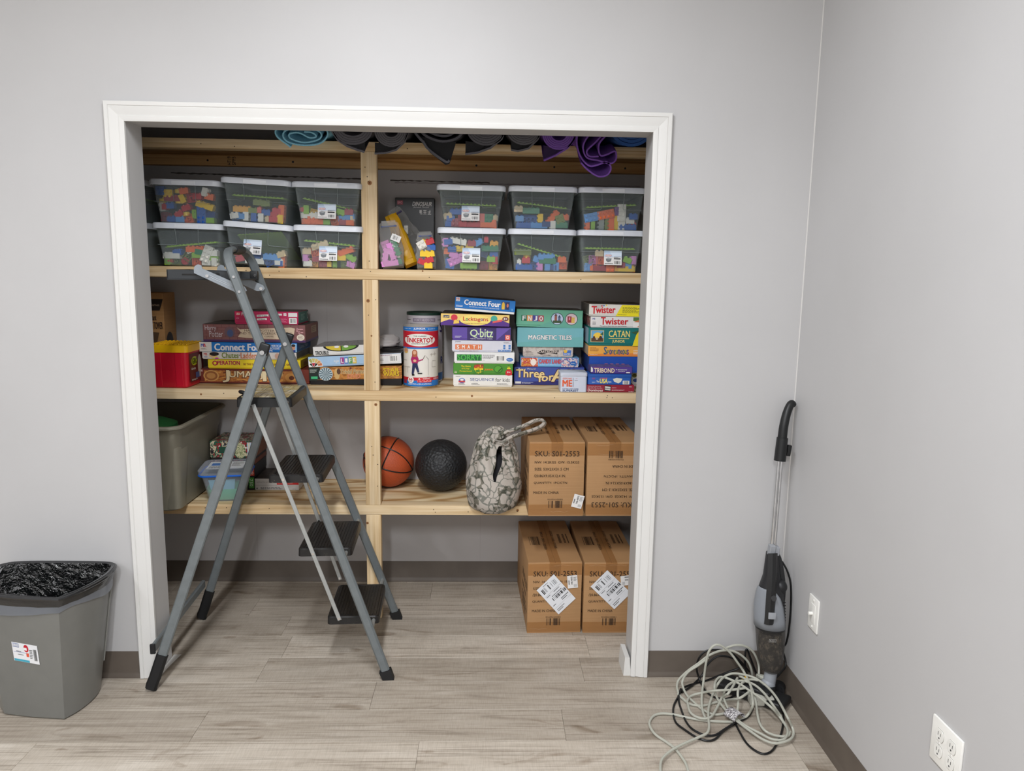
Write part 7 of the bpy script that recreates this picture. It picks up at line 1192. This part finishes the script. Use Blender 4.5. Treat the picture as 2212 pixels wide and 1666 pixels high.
# ================================================================== grey extension cord heap
EC = thing('extension_cord', 'tangled light grey extension cord heaped at the vacuum foot', 'extension cord', (1.36, -0.13, 0))
SP = [
 [(0.862, -0.63, 0.005), (0.872, -0.69, 0.005), (0.915, -0.715, 0.005), (0.952, -0.685, 0.005), (0.962, -0.63, 0.005), (0.959, -0.569, 0.006), (0.96, -0.517, 0.006), (0.946, -0.454, 0.006), (0.927, -0.419, 0.006), (0.899, -0.378, 0.006), (0.89, -0.34, 0.006), (0.893, -0.307, 0.006), (0.914, -0.272, 0.006), (0.944, -0.258, 0.006), (0.984, -0.263, 0.006), (1.027, -0.281, 0.006), (1.078, -0.298, 0.006), (1.134, -0.306, 0.006), (1.184, -0.306, 0.006), (1.222, -0.289, 0.006), (1.246, -0.277, 0.02), (1.249, -0.296, 0.064), (1.267, -0.234, 0.064), (1.282, -0.174, 0.064), (1.278, -0.14, 0.064), (1.262, -0.114, 0.064)],
 [(0.862, -0.63, 0.005), (0.868, -0.582, 0.016), (0.881, -0.53, 0.016), (0.902, -0.498, 0.016), (0.94, -0.464, 0.016), (0.986, -0.434, 0.016), (1.033, -0.407, 0.016), (1.067, -0.385, 0.016), (1.084, -0.352, 0.016), (1.096, -0.304, 0.016), (1.11, -0.254, 0.016), (1.132, -0.202, 0.016), (1.155, -0.163, 0.028), (1.167, -0.168, 0.064), (1.201, -0.128, 0.067), (1.234, -0.12, 0.076), (1.275, -0.12, 0.072), (1.312, -0.132, 0.066), (1.335, -0.174, 0.064), (1.345, -0.229, 0.064), (1.345, -0.292, 0.064), (1.339, -0.366, 0.064), (1.358, -0.368, 0.028), (1.355, -0.391, 0.016), (1.333, -0.419, 0.016), (1.3, -0.436, 0.016), (1.268, -0.44, 0.016), (1.24, -0.418, 0.016), (1.214, -0.372, 0.016), (1.192, -0.324, 0.016), (1.18, -0.3, 0.016), (1.172, -0.26, 0.016), (1.165, -0.213, 0.016), (1.158, -0.184, 0.028), (1.148, -0.19, 0.064), (1.168, -0.145, 0.064), (1.193, -0.122, 0.064), (1.222, -0.14, 0.064), (1.248, -0.174, 0.064), (1.266, -0.212, 0.064), (1.288, -0.26, 0.064), (1.306, -0.317, 0.064), (1.337, -0.31, 0.028), (1.347, -0.34, 0.016), (1.341, -0.377, 0.016), (1.322, -0.409, 0.016), (1.303, -0.423, 0.016), (1.271, -0.418, 0.016), (1.243, -0.386, 0.016), (1.209, -0.344, 0.016), (1.193, -0.305, 0.016), (1.183, -0.244, 0.016), (1.182, -0.195, 0.028), (1.178, -0.212, 0.064), (1.205, -0.174, 0.064), (1.24, -0.151, 0.064), (1.271, -0.151, 0.064), (1.299, -0.179, 0.064), (1.313, -0.234, 0.064), (1.316, -0.296, 0.064), (1.342, -0.305, 0.028), (1.345, -0.33, 0.016)],
 [(1.089, -0.29, 0.01), (1.092, -0.246, 0.011), (1.107, -0.181, 0.019), (1.136, -0.1, 0.038), (1.141, -0.1, 0.105), (1.148, -0.1, 0.148), (1.163, -0.1, 0.172), (1.181, -0.1, 0.178), (1.204, -0.1, 0.168), (1.23, -0.1, 0.145), (1.258, -0.1, 0.108), (1.282, -0.1, 0.074), (1.284, -0.133, 0.067), (1.28, -0.19, 0.064), (1.28, -0.237, 0.044), (1.27, -0.282, 0.03), (1.259, -0.339, 0.023), (1.263, -0.378, 0.02), (1.287, -0.39, 0.012), (1.314, -0.396, 0.01), (1.335, -0.395, 0.012), (1.35, -0.375, 0.012)],
 [(1.052, -0.186, 0.006), (1.037, -0.148, 0.006), (1.039, -0.099, 0.011), (1.051, -0.07, 0.02), (1.067, -0.07, 0.041), (1.092, -0.07, 0.065), (1.122, -0.07, 0.088), (1.159, -0.07, 0.119), (1.199, -0.07, 0.137), (1.24, -0.07, 0.139), (1.279, -0.07, 0.122), (1.31, -0.07, 0.091), (1.325, -0.07, 0.054), (1.329, -0.07, 0.02), (1.301, -0.145, 0.03)],
 [(1.215, -0.06, 0.137), (1.227, -0.06, 0.144), (1.255, -0.06, 0.154), (1.287, -0.06, 0.154), (1.317, -0.06, 0.14), (1.338, -0.06, 0.113), (1.353, -0.06, 0.075), (1.347, -0.084, 0.041), (1.323, -0.145, 0.03), (1.305, -0.189, 0.03)],
 [(1.156, -0.08, 0.117), (1.12, -0.08, 0.087), (1.083, -0.08, 0.06), (1.064, -0.08, 0.026), (1.06, -0.104, 0.013), (1.064, -0.149, 0.007), (1.078, -0.191, 0.006), (1.098, -0.238, 0.006), (1.126, -0.264, 0.006), (1.164, -0.259, 0.006), (1.198, -0.244, 0.006)],
 [(1.033, -0.137, 0.006), (1.044, -0.169, 0.006), (1.06, -0.201, 0.006), (1.102, -0.212, 0.006), (1.154, -0.191, 0.006), (1.197, -0.199, 0.021), (1.214, -0.26, 0.064), (1.259, -0.223, 0.064)],
 [(1.048, -0.222, 0.012), (1.053, -0.19, 0.012), (1.077, -0.158, 0.012), (1.116, -0.16, 0.025), (1.145, -0.212, 0.064), (1.207, -0.207, 0.064), (1.256, -0.196, 0.064)],
 [(1.049, -0.212, 0.016), (1.043, -0.264, 0.016), (1.058, -0.294, 0.016), (1.085, -0.304, 0.016), (1.112, -0.289, 0.016), (1.151, -0.229, 0.016), (1.176, -0.195, 0.028), (1.19, -0.223, 0.064), (1.25, -0.13, 0.064)],
 [(1.185, -0.315, 0.02), (1.2, -0.285, 0.024), (1.216, -0.247, 0.04), (1.221, -0.223, 0.064), (1.243, -0.179, 0.064), (1.276, -0.146, 0.064), (1.3, -0.14, 0.064), (1.32, -0.146, 0.064)]]
GC = C(178, 178, 166, rough=0.45)
obj('cable', cord(SP, 0.0043, 8), GC, EC)
pg = obj('flat_plug', loft([[W2((1.352 + a * hx * 0.92 - b * hy * 0.4, -0.125 - a * hx * 0.42 + b * hy * 0.9, z)) for a, b in [(math.cos(2 * PI * i / 18), math.sin(2 * PI * i / 18)) for i in range(18)]] for z, hx, hy in ((0.056, 0.024, 0.013), (0.059, 0.027, 0.016), (0.066, 0.027, 0.016), (0.069, 0.023, 0.012))]), GC, EC)
obj('plug_ribs', join(*[tf(bbox(-0.0012, 0.0012, -0.008, 0.008, -0.004, 0.005, 0.0008), W2((1.327 + 0.004 * k, -0.113 - 0.002 * k, 0.064)), (0, 0, -0.45)) for k in range(3)]), GC, pg)
sb = obj('socket_block', bbox(-0.042, 0.042, -0.02, 0.02, 0.0, 0.028, 0.004, 2), C(196, 195, 184, rough=0.45), EC, W2((1.312, -0.205, 0.055)) - Vector((0, 0, 0.0)), (0, 0, math.radians(-4)))
sb.location.z = 0.012
obj('socket_slot', join(*[box(x, x + 0.002, -0.0206, -0.019, 0.012, 0.018) for x in (0.008, 0.016, -0.02)]), BLACK, sb)
tm_ = NT('printed_cord_tag'); fz = tm_.noise(tm_.coords((40, 220, 60)), 3, 2); tm_.base(tm_.ramp(fz, [(0.46, (96, 90, 94)), (0.52, (232, 230, 230))], 'CONSTANT')); tm_.set(0.4, 0, 0.4)
tg = loft([[W2((1.188, -0.293, 0.022)) + Euler((0, 0, math.radians(-58))).to_matrix() @ Vector((y, 0.026 * math.cos(a), 0.016 * math.sin(a))) for a in [PI * (-0.12 + 1.24 * i / 16) for i in range(17)]] for y in (-0.024, -0.012, 0.0, 0.012, 0.024)], False, False, closed=False)
to = obj('warning_tag', tg, tm_.m, EC, ang=60); md = to.modifiers.new('thickness', 'SOLIDIFY'); md.thickness = 0.0008
obj('twist_tie', tube(catmull([W2(p) for p in ((1.272, -0.122, 0.052), (1.280, -0.128, 0.066), (1.288, -0.136, 0.064), (1.292, -0.142, 0.05))], 4), 0.0042, 6), C(214, 170, 60, rough=0.25, metal=0.6), EC)

# ================================================================== waste bin with liner
TB = thing('waste_bin', 'grey plastic waste bin with black liner beside the door casing', 'waste bin', (-1.19, -0.15, 0))
def tring(z, e=0.0):
    u = z / 0.452
    bot = [(-1.298, -0.242), (-1.19, -0.262), (-1.081, -0.273), (-1.058, -0.225), (-1.046, -0.16), (-1.052, -0.10), (-1.075, -0.055), (-1.12, -0.036), (-1.2, -0.030), (-1.3, -0.034), (-1.345, -0.06), (-1.36, -0.12), (-1.345, -0.19)]
    top = [(-1.335, -0.262), (-1.19, -0.293), (-1.048, -0.310), (-1.012, -0.235), (-0.992, -0.15), (-0.995, -0.075), (-1.015, -0.03), (-1.07, -0.016), (-1.2, -0.014), (-1.34, -0.016), (-1.395, -0.045), (-1.415, -0.12), (-1.395, -0.205)]
    out = []
    for (a, b), (c, d) in zip(bot, top):
        x, y = a + (c - a) * u, b + (d - b) * u; v = Vector((x + 1.195, y + 0.155)); L = v.length
        v = v * ((L + e) / L); out.append((v.x - 1.195 + 1.19, v.y - 0.155 + 0.15, z))
    return out
def dense(ring, sharp=(0, 2)):
    P = [Vector(p) for p in ring]; n = len(P); out = []
    for i in range(n):
        j = (i + 1) % n; h = (i - 1) % n; k = (i + 2) % n
        a = P[h] if i not in sharp else P[i] * 2 - P[j]; d = P[k] if j not in sharp else P[j] * 2 - P[i]; b, c = P[i], P[j]
        for s in range(4):
            t_ = s / 4; out.append(0.5 * ((2 * b) + (c - a) * t_ + (2 * a - 5 * b + 4 * c - d) * t_ * t_ + (3 * b - a - 3 * c + d) * t_ ** 3))
    return out
GB = C(118, 118, 114, rough=0.32)
obj('bin_body', loft([dense(tring(0, -0.006)), dense(tring(0.006)), dense(tring(0.22)), dense(tring(0.44)), dense(tring(0.44, -0.004)), dense(tring(0.012, -0.006))]), GB, TB, ang=28)
hp = [Vector(v) for v in dense(tring(0.40, 0.006))]
obj('side_flute', join(*[tube([Vector(dense(tring(z, 0.0015))[k]) for z in (0.11, 0.2, 0.3, 0.4)], 0.004, 6) for k in (21, 23)]), GB, TB)
rr_ = random.Random(5)
def wob(ring, a): return [Vector(v) + Vector((rr_.uniform(-a, a), rr_.uniform(-a, a), rr_.uniform(-a, a))) for v in ring]
def slack(z, e, dz):
    R = dense(tring(z, e)); n = len(R); return [Vector((v.x, v.y, v.z - dz * (0.5 + 0.5 * math.sin(2 * PI * (i / n) * 3 + 1.0)) + rr_.uniform(-0.001, 0.001))) for i, v in enumerate(R)]
lr = [slack(0.421, 0.006, 0.006), slack(0.433, 0.0085, 0.003), dense(tring(0.447, 0.009)), dense(tring(0.456, 0.005)), dense(tring(0.453, -0.006)), wob(dense(tring(0.40, -0.014)), 0.004), wob(dense(tring(0.33, -0.018)), 0.007), wob(dense(tring(0.24, -0.022)), 0.008), wob(dense(tring(0.14, -0.03)), 0.008), wob(dense(tring(0.06, -0.05)), 0.006)]
obj('liner_rim', loft(lr[:5], False, False), M_BAND, TB, ang=70)
obj('liner_bead', tube(dense(tring(0.449, 0.008)), 0.0065, 8, True), M_BAND, TB)
obj('bin_liner', loft(lr[4:], False, True), M_LINER, TB, ang=70)
fm = m_clear('thin_grey_liner_film', (190, 193, 198), 0.42, 0.18, (150, 155, 163))
obj('liner_hem', loft([slack(0.404, 0.003, 0.026), slack(0.414, 0.0045, 0.012), slack(0.428, 0.0055, 0.004)], False, False), fm, TB, ang=70)
# price sticker on the front
a_, b_ = Vector(tring(0.2, 0.001)[0]), Vector(tring(0.2, 0.001)[2])
def bf(px, z):   # point on the front panel
    q0, q1 = Vector(tring(z, 0.0012)[0]), Vector(tring(z, 0.0012)[2]); mid = Vector(tring(z, 0.0012)[1])
    return q0 + (mid - q0) * (px * 2) if px < 0.5 else mid + (q1 - mid) * (px * 2 - 1)
O = bf(0.345, 0.216); U = bf(0.70, 0.207) - O; V = bf(0.345, 0.284) - O; nn = U.cross(V).normalized()
O = O + nn * 0.0012
s = obj('price_sticker', ([tuple(p) for p in (O, O + U, O + U + V, O + V, O + nn * 0.0006, O + U + nn * 0.0006, O + U + V + nn * 0.0006, O + V + nn * 0.0006)], [(4, 5, 6, 7), (0, 3, 2, 1), (0, 1, 5, 4), (1, 2, 6, 5), (2, 3, 7, 6), (3, 0, 4, 7)]), C(232, 233, 236, rough=0.3), TB, smooth=False)
prt(s, face(O + nn * 0.0006, U, V), [('R', 0.02, 0.01, 0.62, 0.13, C(70, 166, 190)), ('R', 0.03, 0.76, 0.27, 0.96, C(60, 90, 160), 1), ('R', 0.04, 0.79, 0.26, 0.94, WHITE, 2), T('C.O.S.', 0.06, 0.82, 0.25, 0.92, C(60, 90, 160)), ('E', 0.55, 0.76, 0.095, 0.2, C(196, 30, 50), 1), ('R', 0.46, 0.66, 0.58, 0.8, WHITE, 2), ('R', 0.53, 0.32, 0.63, 0.52, C(222, 90, 60), 1), ('R', 0.04, 0.5, 0.56, 0.515, C(90, 110, 170)), ('L', 0.15, 0.52, 0.42, 0.6, 1, DGREY), ('L', 0.2, 0.35, 0.42, 0.43, 1, INKG), ('B', 0.82, 0.18, 0.95, 0.78), ('L', 0.67, 0.25, 0.79, 0.75, 6, DGREY)])

# ================================================================== wall plates on the right wall
PLW = C(240, 239, 234, rough=0.35)
t = thing('coax_plate', 'small white single jack plate on right wall by the corner', 'wall plate', (RX, -0.288, 0.390))
def rbx(y0, y1, z0, z1, x0, x1, b=0.002): return bbox(-x1, -x0, y0, y1, z0, z1, b, 2)
obj('plate', rbx(-0.036, 0.036, -0.058, 0.058, 0, 0.006, 0.003), PLW, t); obj('insert', rbx(-0.017, 0.017, -0.033, 0.033, 0.005, 0.0075, 0.001), C(232, 231, 226), t)
obj('jack', cyl((-0.007, 0.002, 0.0), (-0.02, 0.002, 0.0), 0.006, 12), PLW, t)
for zz_ in (-0.046, 0.046): obj('screw', cyl((-0.006, 0, zz_), (-0.0085, 0, zz_), 0.0042, 10), C(226, 225, 220), t)
t = thing('outlet_plate', 'white double power outlet plate low on right wall', 'wall outlet', (RX, -1.031, 0.4025))
obj('plate', rbx(-0.058, 0.058, -0.057, 0.057, 0, 0.0065, 0.003), PLW, t)
for yc in (0.0235, -0.0235):
    for zc in (0.0205, -0.0205):
        ring = [(-0.0068, y + yc, z + zc) for y, z in [(0.0155 * math.cos(a), max(-0.0145, min(0.0145, 0.0185 * math.sin(a)))) for a in [2 * PI * i / 28 for i in range(28)]]]
        rec = obj('receptacle', loft([ring, [(-0.0085, y, z) for _, y, z in ring]]), C(236, 235, 230, rough=0.35), t)
        obj('receptacle_rim', tube([(-0.0066, y * 1.0, z) for _, y, z in ring], 0.0007, 5, True), C(150, 146, 140), rec)
        obj('slots', join(box(-0.0088, -0.0083, yc + 0.004, yc + 0.0056, zc - 0.001, zc + 0.008), box(-0.0088, -0.0083, yc - 0.0056, yc - 0.004, zc - 0.001, zc + 0.007), cyl((-0.0083, yc, zc - 0.0075), (-0.0088, yc, zc - 0.0075), 0.0024, 8)), DGREY, rec)
    obj('screw', cyl((-0.006, yc, 0), (-0.008, yc, 0), 0.003, 10), C(226, 225, 220), t)
